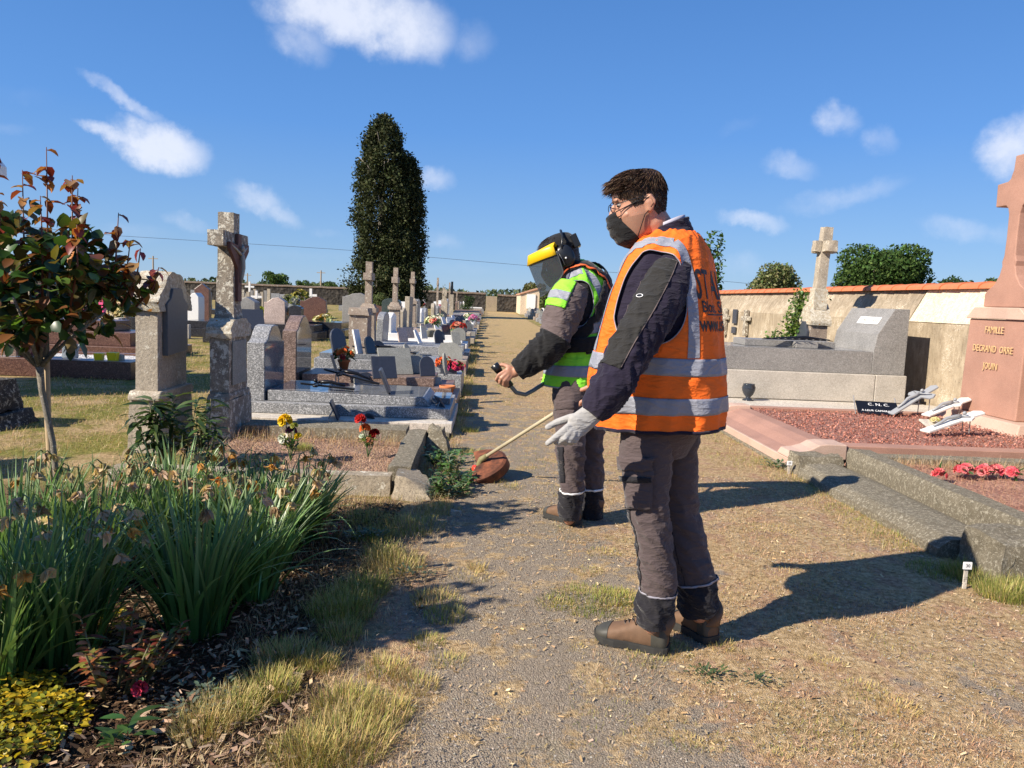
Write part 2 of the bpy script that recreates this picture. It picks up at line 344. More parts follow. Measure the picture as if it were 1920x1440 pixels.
def ribbons(B, head, length, width, lean0, lean1, nseg, colors, tipcol=None, twist=0, fold=0):
    """many blades: base points B, heading angle, lean from vertical at base and tip (radians)"""
    n = len(B); t = np.linspace(0, 1, nseg+1)
    H = np.stack([np.cos(head), np.sin(head), np.zeros(n)], 1); S = np.stack([-np.sin(head+twist), np.cos(head+twist), np.zeros(n)], 1)
    pos = B.astype(float).copy(); V = np.zeros((n, nseg+1, 2, 3)); C = np.zeros((n, nseg+1, 2, 3))
    for i in range(nseg+1):
        w = width*(1-t[i]**2.2)*(.65+.35*min(1, t[i]*4))*.5
        V[:, i, 0] = pos-S*w[:, None]; V[:, i, 1] = pos+S*w[:, None]
        f = t[i]
        cc = colors if tipcol is None else colors*(1-f**2)+tipcol*f**2
        C[:, i, 0] = cc; C[:, i, 1] = cc
        ln = lean0+(lean1-lean0)*t[i]; stp = (length/nseg)[:, None]
        pos = pos+stp*(H*np.sin(ln)[:, None]+np.array([0, 0, 1])*np.cos(ln)[:, None])
    V = V.reshape(-1, 3); C = C.reshape(-1, 3)
    b = (np.arange(n)*(nseg+1)*2)[:, None]; q = []
    for i in range(nseg):
        k = i*2; q.append(b+np.array([[k, k+1, k+3, k+2]]))
    return V, np.concatenate(q), C
def leaves(P, D, U, length, width, colors, cup=.25, droop=0.0):
    """ovate leaves folded on the midrib: base point, direction, up; 8 verts"""
    n = len(P); D = D/np.linalg.norm(D, axis=1, keepdims=True)
    S = np.cross(D, U); S /= np.linalg.norm(S, axis=1, keepdims=True)+1e-9; Nn = np.cross(S, D)
    l = length[:, None]; w = width[:, None]
    pts = [P, P+D*l*.33-Nn*0, P+D*l*.7-Nn*l*droop*.4, P+D*l-Nn*l*droop]
    L1 = P+D*l*.25+S*w*.42+Nn*w*cup; L2 = P+D*l*.6+S*w*.5+Nn*(w*cup-l*droop*.3); L3 = P+D*l*.86+S*w*.25+Nn*(w*cup*.5-l*droop*.7)
    R1 = P+D*l*.25-S*w*.42+Nn*w*cup; R2 = P+D*l*.6-S*w*.5+Nn*(w*cup-l*droop*.3); R3 = P+D*l*.86-S*w*.25+Nn*(w*cup*.5-l*droop*.7)
    V = np.stack(pts+[L1, L2, L3, R1, R2, R3], 1).reshape(-1, 3)
    b = (np.arange(n)*10)[:, None]
    q = np.concatenate([b+np.array([[1, 2, 5, 4]]), b+np.array([[2, 1, 7, 8]]), b+np.array([[2, 3, 6, 5]]), b+np.array([[3, 2, 8, 9]])])
    t = np.concatenate([b+np.array([[0, 1, 4]]), b+np.array([[1, 0, 7]])])
    return V, q, t, np.repeat(colors, 10, axis=0)
def join(parts):
    V = []; Q = []; T = []; C = []; o = 0
    for p in parts:
        v, q = p[0], p[1]; t = p[2] if len(p) == 4 else None; c = p[-1]
        V.append(v); C.append(c)
        if q is not None and len(q): Q.append(q+o)
        if t is not None and len(t): T.append(t+o)
        o += len(v)
    return np.concatenate(V), (np.concatenate(Q) if Q else None), (np.concatenate(T) if T else None), np.concatenate(C)
def soup(name, parts, mat, parent=None):
    V, Q, T, C = join(parts); return npmesh(name, V, Q, T, mat=mat, parent=parent, vcol=C)
def cards(P, size, colors, flat=0.0):
    """small random four-sided leaf faces"""
    n = len(P); a = rng.normal(size=(n, 3)); a[:, 2] *= (1-flat); a /= np.linalg.norm(a, axis=1, keepdims=True)
    b = np.cross(a, rng.normal(size=(n, 3))); b /= np.linalg.norm(b, axis=1, keepdims=True); s = size[:, None]
    V = np.stack([P-a*s, P+b*s*.55, P+a*s, P-b*s*.55], 1).reshape(-1, 3)
    q = (np.arange(n)*4)[:, None]+np.array([[0, 1, 2, 3]])
    return V, q, None, np.repeat(colors, 4, axis=0)
def ball(c, r, seg=8, rings=5, sq=(1, 1, 1)):
    V = []; F = []
    for i in range(rings+1):
        th = math.pi*i/rings
        for k in range(seg): V.append((c[0]+r*sq[0]*math.sin(th)*math.cos(2*math.pi*k/seg), c[1]+r*sq[1]*math.sin(th)*math.sin(2*math.pi*k/seg), c[2]+r*sq[2]*math.cos(th)))
    for i in range(rings):
        for k in range(seg): k2 = (k+1) % seg; F.append((i*seg+k, (i+1)*seg+k, (i+1)*seg+k2, i*seg+k2))
    return V, F
def copy_tree(o, dx, dy, dz=0, rz=0, s=1, parent=None):
    c = o.copy(); col.objects.link(c)
    if parent is not None: c.parent = parent
    else: c.location = Vector(o.location)+Vector((dx, dy, dz)); c.rotation_euler.z = rz; c.scale = (s, s, s)
    for ch in list(o.children): copy_tree(ch, 0, 0, 0, 0, 1, c)
    return c
# ------------------------------------------------------------------ ground
def ground_material(name, path):
    m, n, b = newmat(name)
    geo = N(n, 'ShaderNodeNewGeometry', name='geo'); sp = N(n, 'ShaderNodeSeparateXYZ'); L(n, geo.outputs['Position'], sp.inputs[0])
    X, Y = sp.outputs[0], sp.outputs[1]
    n1 = tex(n, 'Noise', 1.3, 6, .6); n2 = tex(n, 'Noise', 5.5, 6, .65); n3 = tex(n, 'Noise', 38, 5, .7); n4 = tex(n, 'Noise', 170, 3, .6)
    vor = tex(n, 'Voronoi', 190, out='Color'); vs = N(n, 'ShaderNodeSeparateColor'); L(n, vor, vs.inputs[0])
    vd = tex(n, 'Voronoi', 190)
    grav = ramp(n, vs.outputs[0], [(.0, (.13, .103, .074)), (.35, (.24, .195, .143)), (.7, (.33, .272, .20)), (.95, (.47, .40, .31))])
    grav = mix(n, .45, grav, ramp(n, n3, [(.3, (.14, .113, .083)), (.7, (.34, .285, .215))]))
    warm = ramp(n, n3, [(.28, (.15, .088, .050)), (.5, (.38, .235, .14)), (.72, (.58, .40, .255))])
    straw = ramp(n, n3, [(.28, (.14, .094, .04)), (.5, (.41, .288, .15)), (.72, (.66, .50, .29))])
    green = ramp(n, n3, [(.3, (.05, .058, .012)), (.5, (.19, .18, .045)), (.72, (.38, .33, .11))])
    # middle of the walk: bare gravel near, reddish and straw further on
    cx = M_(n, 'ABSOLUTE', M_(n, 'SUBTRACT', X, 1.15)); far = step(n, Y, 5.5, 13)
    dry = M_(n, 'ADD', M_(n, 'MULTIPLY', n2, .55), M_(n, 'MULTIPLY', n1, .45))
    if path:
        right = step(n, M_(n, 'ADD', X, M_(n, 'MULTIPLY', n2, .6)), .75, 1.35)
        k = M_(n, 'ADD', dry, M_(n, 'ADD', M_(n, 'MULTIPLY', right, .17), M_(n, 'MULTIPLY', far, .12)))
        edge = M_(n, 'ADD', step(n, X, 1.9, 2.6), step(n, M_(n, 'MULTIPLY', X, -1), .05, .3))
        k = M_(n, 'ADD', k, M_(n, 'MULTIPLY', edge, .1))
        grav = mix(n, .5, grav, (.30, .24, .17), 'MULTIPLY') if False else mix(n, .28, grav, (.30, .235, .17))
        c = mix(n, step(n, k, .54, .63), grav, warm)
        c = mix(n, M_(n, 'MULTIPLY', step(n, M_(n, 'ADD', n2, M_(n, 'ADD', M_(n, 'MULTIPLY', far, .1), M_(n, 'MULTIPLY', right, .09))), .51, .60), .9), c, straw)
        c = mix(n, M_(n, 'MULTIPLY', step(n, n1, .56, .68), M_(n, 'ADD', .25, M_(n, 'MULTIPLY', far, .45))), c, green)
        c = mix(n, M_(n, 'MULTIPLY', step(n, Y, 9, 26), .55), c, ramp(n, n2, [(.36, (.24, .22, .075)), (.5, (.42, .31, .14)), (.64, (.50, .32, .19))]))
    else:
        c = mix(n, step(n, M_(n, 'ADD', n1, M_(n, 'MULTIPLY', n2, .35)), .52, .8), straw, warm)
        c = mix(n, step(n, M_(n, 'ADD', M_(n, 'MULTIPLY', n1, .7), M_(n, 'MULTIPLY', n2, .4)), .44, .62), c, green)
        mulch = ramp(n, n4, [(.3, (.018, .011, .007)), (.5, (.06, .036, .02)), (.68, (.17, .105, .06))])
        inbed = M_(n, 'MULTIPLY', step(n, M_(n, 'ADD', M_(n, 'MULTIPLY', X, -1), M_(n, 'MULTIPLY', n2, .3)), .82, .98), M_(n, 'SUBTRACT', 1, step(n, M_(n, 'ADD', Y, M_(n, 'MULTIPLY', n2, .5)), 4.7, 5.1)))
        bed2 = M_(n, 'MULTIPLY', step(n, M_(n, 'ADD', M_(n, 'MULTIPLY', X, -1), M_(n, 'MULTIPLY', M_(n, 'SUBTRACT', n2, .5), .9)), .38, .7), M_(n, 'SUBTRACT', 1, step(n, Y, 4.9, 5.3)))
        c = mix(n, M_(n, 'MULTIPLY', step(n, M_(n, 'ADD', X, M_(n, 'MULTIPLY', M_(n, 'SUBTRACT', n2, .5), .9)), -.62, -.35), M_(n, 'SUBTRACT', 1, step(n, Y, 5, 9))), c, mix(n, .45, grav, warm))
        soil = mix(n, n3, (.10, .06, .035), (.26, .165, .09))
        c = mix(n, bed2, c, soil); c = mix(n, inbed, c, mulch)
    L(n, c, b.inputs['Base Color']); b.inputs['Roughness'].default_value = .95; b.inputs['Specular IOR Level'].default_value = .1
    h = M_(n, 'ADD', M_(n, 'MULTIPLY', n3, 1.2), M_(n, 'ADD', M_(n, 'MULTIPLY', vd, -.9), M_(n, 'MULTIPLY', n4, .8)))
    bump(n, b, h, .8, .007)
    return m
mGround = ground_material('dry_ground', False); mPath = ground_material('gravel_walk', True)
mFarGround = mGround
def sheet(name, x0, x1, y0, y1, z, mat, nx, ny, amp=0, sc=1.5, wob=0):
    V = []; F = []
    for j in range(ny+1):
        for i in range(nx+1):
            x = x0+(x1-x0)*i/nx; y = y0+(y1-y0)*j/ny
            if wob and i in (0, nx): x += wob*noise.noise(Vector((i*3, y*1.7, 0)))
            dz = amp*(noise.noise(Vector((x*sc, y*sc, 0)))+.5*noise.noise(Vector((x*sc*3, y*sc*3, 4)))) if amp else 0
            V.append((x, y, z+dz))
    for j in range(ny):
        for i in range(nx):
            a = j*(nx+1)+i; F.append((a, a+1, a+nx+2, a+nx+1))
    return mesh(name, V, F, mat, smooth=True)
g = sheet('ground', -700, 700, -60, 1500, -.02, mGround, 60, 60); tag(g, kind='structure')
lawn = sheet('lawn', -60, 6.3, -3, 80, -.006, mGround, 120, 160, .006, 1.2); tag(lawn, kind='structure')
path = sheet('path', -.33, 2.66, -2.5, 79.5, .008, mPath, 40, 500, .006, 2.0, .2); tag(path, kind='structure')
# ------------------------------------------------------------------ graves left of the walk, near ones
def flowers(parent, c, r, n, cols, size=.025, leafcols=((.03, .09, .02), (.06, .14, .04)), nl=60, name='blooms', h=.8, leaf=True):
    """rounded bunch of blooms over leaves"""
    P = rng.normal(size=(n, 3)); P /= np.linalg.norm(P, axis=1, keepdims=True); P[:, 2] = np.abs(P[:, 2])*h
    P = np.array(c)+P*r*rng.uniform(.75, 1.0, (n, 1))
    parts = []
    for p, cc in zip(P, vary(cols, n, .15, .08)):
        k = 9; d = p-np.array(c); d /= np.linalg.norm(d)
        for lay in range(2):
            a = np.linspace(0, 2*math.pi, k, endpoint=False)+lay*.4; u = np.cross(d, [.3, .2, 1]); u /= np.linalg.norm(u); w = np.cross(d, u)
            D = np.cos(a)[:, None]*u+np.sin(a)[:, None]*w+d*(.35+lay*.7)
            parts.append(leaves(np.repeat(p[None], k, 0), D, np.repeat(d[None], k, 0), np.full(k, size*(1-lay*.25)), np.full(k, size*.75), np.repeat(cc[None]*(1-.12*lay), k, 0)*rng.uniform(.85, 1.1, (k, 1)), .1))
    soup(name, parts, mPetal, parent)
    if leaf and nl:
        P = rng.normal(size=(nl, 3)); P /= np.linalg.norm(P, axis=1, keepdims=True); P[:, 2] = np.abs(P[:, 2])*h-.15
        D = P+rng.normal(size=(nl, 3))*.5
        soup('leaves', [leaves(np.array(c)+P*r*.6, D, np.tile([0, 0, 1.], (nl, 1))+rng.normal(size=(nl, 3))*.3, rng.uniform(.6, 1.3, nl)*size*2, rng.uniform(.5, 1, nl)*size, vary(leafcols, nl, .3))], mLeaf, parent)
def plaque(label, c, w, h, t, face, lean, mat, shape='rect', name='grave_plaque', stand=True, group=None, cat='plaque'):
    """upright slab: c = middle of its foot, face = heading (deg) its front looks, lean back (deg)"""
    T = thing(name, label, cat, c, group)
    M = Matrix.Translation(c) @ Matrix.Rotation(R(face), 4, 'Z') @ Matrix.Rotation(R(-lean), 4, 'Y')
    if shape == 'rect': pr = [(-w/2, 0), (w/2, 0), (w/2, h), (-w/2, h)]
    elif shape == 'clip': pr = [(-w/2, 0), (w/2, 0), (w/2, h*.62), (w*.3, h*.9), (w*.12, h), (-w*.4, h*.95), (-w/2, h*.7)]
    elif shape == 'arch': pr = [(-w/2, 0), (w/2, 0), (w/2, h*.55)]+arc(0, h*.55, w/2, 0, 180, 10, h*.45)[1:]
    elif shape == 'book': pr = [(-w/2, h*.08), (0, 0), (w/2, h*.08), (w/2, h), (w*.25, h*1.04), (0, h*.94), (-w*.25, h*1.04), (-w/2, h)]
    M2 = M
    MB().prism(pr, -t, 0, 'x', M2).build('slab', mat, T, bevel=.003)
    if stand:
        for s in (-1, 1): MB().tube([M @ Vector((-t, s*w*.25, h*.55)), Vector(M @ Vector((0, s*w*.28, 0)))+Vector((-math.cos(R(face))*h*.55, -math.sin(R(face))*h*.55, 0))], .006, 6).build('prop', mSilver, T)
    return T
def crucifix_bronze(label, c, length, head, elev, mat, figmat, prop=True, group=None, arm=.5, w=.05):
    """cross lying back on two props: c = foot point, head = heading of the top end (deg), elev = slope"""
    T = thing('grave_crucifix', label, 'crucifix', c, group)
    M = Matrix.Translation(c) @ Matrix.Rotation(R(head), 4, 'Z') @ Matrix.Rotation(R(-elev), 4, 'Y')
    a = arm*length*.5; k = length*.7
    b = MB(); b.prism([(0, -w/2), (k-w/2, -w/2), (k-w/2, -a), (k-w*.1, -a-w*.3), (k+w/2, -a), (k+w/2, -w/2), (length, -w*.6), (length+w*.3, 0), (length, w*.6), (k+w/2, w/2), (k+w/2, a), (k-w*.1, a+w*.3), (k-w/2, a), (k-w/2, w/2), (0, w/2)], 0, .02, 'z', M)
    b.build('cross', mat, T, bevel=.003)
    f = MB(); f.tube([(k*.25, 0, .035), (k*.45, 0, .045), (k*.62, .01, .06), (k*.82, 0, .05), (k*.97, 0, .045)], [.010, .014, .018, .022, .014], 8, M=M)
    f.tube([(k*.95, 0, .045), (k*.99, a*.45, .04), (k*1.05, a*.85, .03)], [.012, .008, .006], 6, M=M); f.tube([(k*.95, 0, .045), (k*.99, -a*.45, .04), (k*1.05, -a*.85, .03)], [.012, .008, .006], 6, M=M)
    hv, hf = ball((k*1.06, 0, .055), .02, 8, 6, (1.2, .9, 1)); f.add([M @ Vector(v) for v in hv], hf)
    f.build('figure', figmat, T, smooth=True)
    if prop and elev > 5:
        for s in (-1, 1):
            p = M @ Vector((k*1.1, s*a*.5, 0)); MB().tube([p, (p.x, p.y, c[2]-.005)], .006, 6).build('prop', mSilver, T)
    return T
def pot(label, c, r, h, mat, name='flower_pot', cat='flower pot', group=None):
    T = thing(name, label, cat, c, group)
    MB().lathe([(r*.62, 0), (r*.9, h*.75), (r*1.06, h*.76), (r*1.1, h), (r*.95, h), (r*.9, h*.8), (r*.2, h*.78)], c, 20).build('pot', mat, T, smooth=True)
    return T

# -- pale stele
T = thing('stele', 'tall pale stone stele with lichened cap and dark plaque, behind the leafy peony', 'stele', (-2.66, 6.52, 0))
x0, x1, y0, y1 = -2.82, -2.645, 6.26, 6.86
b = MB(); b.box(x0-.05, x1+.03, y0-.05, y1+.09, 0, .42, .015, .02); roughen(b.build('plinth', mStoneA, T), .006)
b = MB(); b.prism([(y0-.06, .425), (y1+.06, .425), (y1+.06, .46), (y1+.02, .50), (y0-.02, .50), (y0-.06, .46)], x0-.04, x1+.04, 'x'); b.build('band', mStoneA, T, bevel=.01)
b = MB(); b.prism([(y0, .5), (y1, .5), (y1-.01, 1.14), (y0+.01, 1.14)], x0, x1, 'x'); roughen(b.build('shaft', mStoneA, T), .003, 2)
cap = [(y0-.02, 1.145), (y1+.02, 1.145), (y1+.05, 1.2), (y1+.03, 1.27), (y1-.04, 1.31), (y1-.12, 1.38), (y1-.2, 1.45), (y0+.22, 1.46), (y0+.14, 1.42), (y0+.08, 1.33), (y0-.0, 1.28), (y0-.045, 1.22)]
b = MB(); b.prism(cap, x0-.045, x1+.03, 'x'); roughen(b.build('cap', mStoneCap, T), .016, 4, 12)
b = MB(); b.prism([(6.36, .78), (6.78, .80), (6.78, 1.2), (6.7, 1.25), (6.66, 1.33), (6.48, 1.33), (6.44, 1.25), (6.36, 1.2)], x1+.001, x1+.045, 'x'); b.build('plaque', plain('dull_plaque', (.10, .105, .11), .5, var=.25), T, bevel=.004)

# -- stone cross with the little painted figure
T = thing('stone_cross', 'tall lichen spotted stone cross with a small hanging figure, right of the pale stele', 'cross', (-2.25, 6.95, 0))
cx, cy = -2.265, 6.82
b = MB(); b.box(cx-.10, cx+.11, cy-.3, cy+.34, 0, .40, .01, .02); b.box(cx-.09, cx+.10, cy-.28, cy+.31, .402, .455, .012, .02); roughen(b.build('plinth', mStoneB, T), .01, 3, 10)
b = MB(); b.box(cx-.075, cx+.085, cy-.24, cy+.25, .457, .93); roughen(b.build('die', mStoneB, T), .005, 3)
b = MB(); b.prism([(cy-.26, .932), (cy+.27, .932), (cy+.28, .97), (cy+.27, 1.02), (cy+.16, 1.09), (cy-.16, 1.09), (cy-.26, 1.02), (cy-.27, .97)], cx-.10, cx+.11, 'x'); roughen(b.build('cap', mStoneCap, T), .012, 3, 12)
b = MB(); b.box(cx-.085, cx+.085, cy-.12, cy+.12, 1.09, 1.2, .01, .02); b.box(cx-.075, cx+.075, cy-.10, cy+.10, 1.201, 1.45, .005, .01); b.box(cx-.068, cx+.068, cy-.075, cy+.075, 1.451, 1.995)
roughen(b.build('shaft', mStoneB, T), .005, 3, 14)
for ya, yb in ((cy-.33, cy-.077), (cy+.077, cy+.33)): roughen(MB().box(cx-.066, cx+.066, ya, yb, 1.70, 1.825).build('cross_arm', mStoneB, T), .004, 3, 14)
MB().box(cx+.087, cx+.10, cy-.18, cy+.18, .52, .9).build('plaque', mPlaqueG, T, bevel=.004)
b = MB(); b.prism([(cy-.05, 1.24), (cy+.05, 1.24), (cy+.05, 1.52), (cy+.25, 1.68), (cy+.25, 1.74), (cy+.05, 1.72), (cy+.04, 1.82), (cy-.04, 1.82), (cy-.05, 1.72), (cy-.25, 1.74), (cy-.25, 1.68), (cy-.05, 1.52)], cx+.07, cx+.1, 'x'); b.build('crucifix', plain('rusty_brown', (.12, .05, .035), .7), T, bevel=.004)
f = MB(); X = cx+.112; f.tube([(X, cy, 1.40), (X+.01, cy, 1.47), (X+.018, cy, 1.53), (X+.012, cy, 1.61), (X+.006, cy, 1.66)], [.009, .014, .017, .021, .011], 8)
f.tube([(X, cy, 1.64), (X-.01, cy-.13, 1.69), (X-.02, cy-.22, 1.72)], [.014, .01, .007], 6); f.tube([(X, cy, 1.64), (X-.01, cy+.13, 1.69), (X-.02, cy+.22, 1.72)], [.014, .01, .007], 6)
f.add(*ball((X+.012, cy, 1.695), .022, 8, 6, (.9, .9, 1.2))); f.build('figure', plain('old_white_paint', (.36, .34, .28), .7), T, smooth=True)

# -- dark mossy block at the left edge of the frame
T = thing('dark_block', 'low sooty stone block at the left edge, behind the rose tree', 'stone block', (-4.6, 7.2, 0))
b = MB(); b.box(-4.95, -4.30, 6.9, 7.5, 0, .12, .05, .05); b.box(-4.9, -4.42, 6.95, 7.45, .121, .42, .03, .03); roughen(b.build('block', mBlackStone, T), .03, 4, 7)

# -- grey granite tomb in front
T = thing('granite_tomb', 'grey speckled granite tomb with curved headstone and polished lid', 'tomb', (-1.35, 8.1, 0))
GY = 7.42
b = MB(); b.box(-2.44, -.31, GY, 8.92, .03, .125, 0, 0); b.build('base', mConcL, T, bevel=.006)
b = MB(); b.box(-2.40, -.34, GY+.25, 8.85, .127, .235); b.build('lower_slab', mGran, T, bevel=.006)
b = MB(); b.add([(-2.2, 7.8, .237), (-.55, 7.8, .237), (-.55, 8.72, .237), (-2.2, 8.72, .237), (-2.2, 7.8, .345), (-.62, 7.8, .325), (-.62, 8.72, .325), (-2.2, 8.72, .345)], [(0, 3, 2, 1), (4, 5, 6, 7), (0, 1, 5, 4), (1, 2, 6, 5), (2, 3, 7, 6), (3, 0, 4, 7)])
lid = b.build('lid', mGran, T, bevel=.006)
MB().add([(-2.19, 7.81, .3485), (-.64, 7.81, .3285), (-.64, 8.71, .3285), (-2.19, 8.71, .3485)], [(0, 1, 2, 3)]).build('polished_top', mGranP, T)
pr = [(7.78, .237), (8.52, .237), (8.52, .80), (8.46, .81), (8.40, .84), (8.34, .92), (8.26, .975), (8.15, .99), (8.04, .975), (7.96, .92), (7.9, .86), (7.84, .83), (7.78, .82)]
MB().prism(pr, -2.40, -2.225, 'x').build('headstone', mGran, T, bevel=.006)
pr2 = [(y*.97+8.15*.03, z*.985+.006) for y, z in pr]
MB().prism(pr2, -2.2245, -2.222, 'x').build('polished_face', mGranP, T)
MB().box(-.55, -.36, 8.0, 8.5, .237, .30).build('step', mGranP, T, bevel=.006)
# things on it
crucifix_bronze('long black crucifix lying on props across the grey granite lid', (-1.18, 8.55, .35), .62, 180, 13, mBlackM, mBlackM, w=.05)
crucifix_bronze('small black crucifix lying flat beside the grey granite headstone', (-1.35, 7.95, .355), .55, 178, 4, mBlackM, mBlackM, w=.045, arm=.4)
plaque('thin dark plaque leaning on struts on the ledge of the grey tomb', (-1.42, GY+.12, .128), .28, .19, .018, 8, 25, mPlaqueBl, 'rect')
plaque('tall dark book plaque standing alone on the polished grey lid', (-.98, 8.0, .335), .30, .27, .025, 5, 22, mPlaqueBl, 'book', stand=False)
plaque('small black triangular plaque fallen on the ledge of the grey tomb', (-1.12, GY+.17, .128), .1, .07, .012, 60, 35, mPlaqueBl, 'arch', stand=False)
plaque('small slate plaque on the path end of the grey tomb', (-.43, 7.85, .238), .2, .12, .015, 20, 30, mPlaqueBl, 'rect')

# -- old kerb plot in front with broken corner
T = thing('kerb_plot', 'old lichened concrete grave kerb with broken corner and dry reddish soil', 'grave kerb', (-1.2, 6, 0))
KZ = .13
mSoil = plain('dry_soil', (.28, .16, .1), .95, var=.4, scale=26, bmp=.8, bscale=120, bdist=.01)
def mk_soil(name, c1, c2, c3, sc=45):
    m, n, b = newmat(name)
    v = tex(n, 'Voronoi', sc, out='Color'); s = N(n, 'ShaderNodeSeparateColor'); L(n, v, s.inputs[0])
    c = ramp(n, s.outputs[0], [(.1, c1), (.5, c2), (.9, c3)]); c = mix(n, .4, c, ramp(n, tex(n, 'Noise', 6, 5), [(.3, c1), (.7, c3)])); L(n, c, b.inputs['Base Color']); b.inputs['Roughness'].default_value = .95
    h = M_(n, 'ADD', M_(n, 'MULTIPLY', tex(n, 'Voronoi', sc), -1.2), tex(n, 'Noise', sc*2, 3)); bump(n, b, h, 1.0, .015); return m
mSoil = mk_soil('dry_soil_grit', (.14, .07, .045), (.32, .17, .11), (.5, .33, .22), 60)
mRedGr = mk_soil('red_chippings', (.17, .07, .05), (.34, .15, .112), (.50, .26, .20), 55)
mWhGr = mk_soil('white_pebbles', (.3, .28, .26), (.65, .63, .62), (.85, .84, .82), 40)
roughen(MB().box(-2.5, -.62, 5.12, 5.28, -.02, KZ, .0, .015).build('front_kerb', mConc, T), .008, 4, 7)
kc = MB(); kc.add([(-.60, 5.06, -.02), (-.30, 4.98, -.02), (-.24, 5.2, -.02), (-.40, 5.45, -.02), (-.6, 5.3, -.02), (-.58, 5.10, KZ+.02), (-.44, 5.07, KZ-.01), (-.33, 5.2, .05), (-.44, 5.36, KZ), (-.58, 5.3, KZ+.02)], [(4, 3, 2, 1, 0), (5, 6, 7, 8, 9), (0, 1, 6, 5), (1, 2, 7, 6), (2, 3, 8, 7), (3, 4, 9, 8), (4, 0, 5, 9)])
roughen(kc.build('broken_corner', mConc, T), .014, 4, 9)
sk = MB(); sk.prism([(5.32, -.02), (6.72, -.02), (6.72, KZ+.05), (5.32, KZ+.03)], -.66, -.50, 'x'); roughen(sk.build('side_kerb', mStoneD, T), .014, 4, 7)
fk = MB(); fk.prism([(6.7, -.02), (6.98, -.02), (6.98, KZ+.05), (6.7, KZ+.04)], -2.1, -.68, 'x'); roughen(fk.build('back_kerb', mStoneD, T), .01, 4, 7)
ck = MB(); ck.box(-.52, -.3, 6.5, 6.75, 0, .22, .05, .05); roughen(ck.build('corner_stone', mStoneD, T), .03, 4, 8)
sheet('soil', -2.1, -.65, 5.27, 6.72, .075, mSoil, 30, 30, .02, 4).parent = T; bpy.data.objects['soil'].location = -Vector(T.location)
sheet('upper_soil', -2.1, -.4, 6.97, GY, .06, mSoil, 20, 10, .015, 4).parent = T; bpy.data.objects['upper_soil'].location = -Vector(T.location)
bs = MB().box(-2.3, -.33, GY-.1, GY+.12, -.01, .045); roughen(bs.build('foundation', mStoneD, T), .008, 4, 8)

# artificial bouquets stuck in the plot
def sprig(label, base, blooms, stems=3):
    T = thing('artificial_bouquet', label, 'artificial flowers', base)
    for i, (dx, dz, r, cc, n) in enumerate(blooms):
        c = (base[0]+dx, base[1]+rng.uniform(-.03, .03), base[2]+dz)
        MB().tube([base, ((base[0]+c[0])/2+.01, c[1], (base[2]+c[2])/2), (c[0], c[1], c[2])], .0035, 5).build('stem', plain('stem_green_%s_%d' % (label[:4], i), (.06, .12, .03), .6), T)
        flowers(T, c, r*.55, n, cc, r*.8, nl=0, name='bloom', h=1)
    n = 26; P = np.tile(np.array(base)+[0, 0, .05], (n, 1))+rng.uniform(-.04, .04, (n, 3))+np.array([0, 0, .07])
    soup('leaves', [leaves(P, rng.normal(size=(n, 3))*[1, 1, .4]+[0, 0, .5], np.tile([0, 0, 1.], (n, 1)), rng.uniform(.05, .1, n), rng.uniform(.02, .035, n), vary(((.04, .1, .02), (.12, .16, .03)), n))], mLeaf, T)
pb = gp(545, 862, .09); sprig('yellow, violet and white artificial flowers stuck in the old kerb plot', (pb.x, pb.y, .08), [(-.045, .30, .055, ((.85, .62, .02),), 7), (.0, .22, .045, ((.07, .015, .12),), 6), (-.05, .17, .045, ((.8, .78, .7),), 5), (.05, .18, .035, ((.8, .6, .02),), 5), (.03, .27, .03, ((.3, .35, .05),), 4)])
pb = gp(690, 855, .09); sprig('red and orange artificial flowers stuck in the old kerb plot', (pb.x, pb.y, .08), [(-.06, .30, .045, ((.5, .02, .015),), 8), (-.03, .22, .045, ((.75, .2, .05), (.8, .35, .15)), 8), (.04, .18, .045, ((.35, .01, .01),), 7), (.01, .13, .035, ((.75, .35, .22),), 5), (-.055, .15, .03, ((.7, .7, .6),), 4)])
# dry straw-coloured tuft beside the plot
pb = gp(478, 818, .06); T = thing('dead_plant', 'round tuft of dead orange straw beside the stone cross foot', 'dead plant', pb)
n = 420; a = rng.uniform(0, 2*math.pi, n)
V, Q, C = ribbons(np.array(pb)+np.stack([np.cos(a)*.05, np.sin(a)*.05, np.zeros(n)], 1), a, rng.uniform(.08, .17, n), np.full(n, .004), rng.uniform(.1, 1.2, n), rng.uniform(1, 2.2, n), 3, vary(((.55, .28, .12), (.6, .38, .2)), n)); soup('straw', [(V, Q, C)], mStraw, T)

# -- brown granite tomb
T = thing('brown_tomb', 'brown speckled granite tomb with arched headstone, behind the grey granite tomb', 'tomb', (-1.35, 9.6, 0))
MB().box(-2.42, -.33, 8.97, 10.15, .0, .16).build('base', mGranBr, T, bevel=.006)
MB().box(-2.38, -.40, 9.08, 10.1, .162, .27).build('lower_slab', mGranBr, T, bevel=.006)
MB().box(-2.2, -.62, 9.25, 10.0, .272, .37).build('lid', mGranBr, T, bevel=.006)
pr = [(9.12, .272), (9.9, .272), (9.9, .86), (9.82, .89), (9.72, .98), (9.58, 1.05), (9.45, 1.05), (9.3, .98), (9.2, .90), (9.12, .88)]
MB().prism(pr, -2.40, -2.24, 'x').build('headstone', mGranBr, T, bevel=.006)
MB().prism([(y*.97+9.51*.03, z*.985+.006) for y, z in pr], -2.239, -2.236, 'x').build('polished_face', granite('polished_brown', (.03, .02, .015), (.14, .105, .085), (.3, .23, .19), 130, .08), T)
gy = 9.3
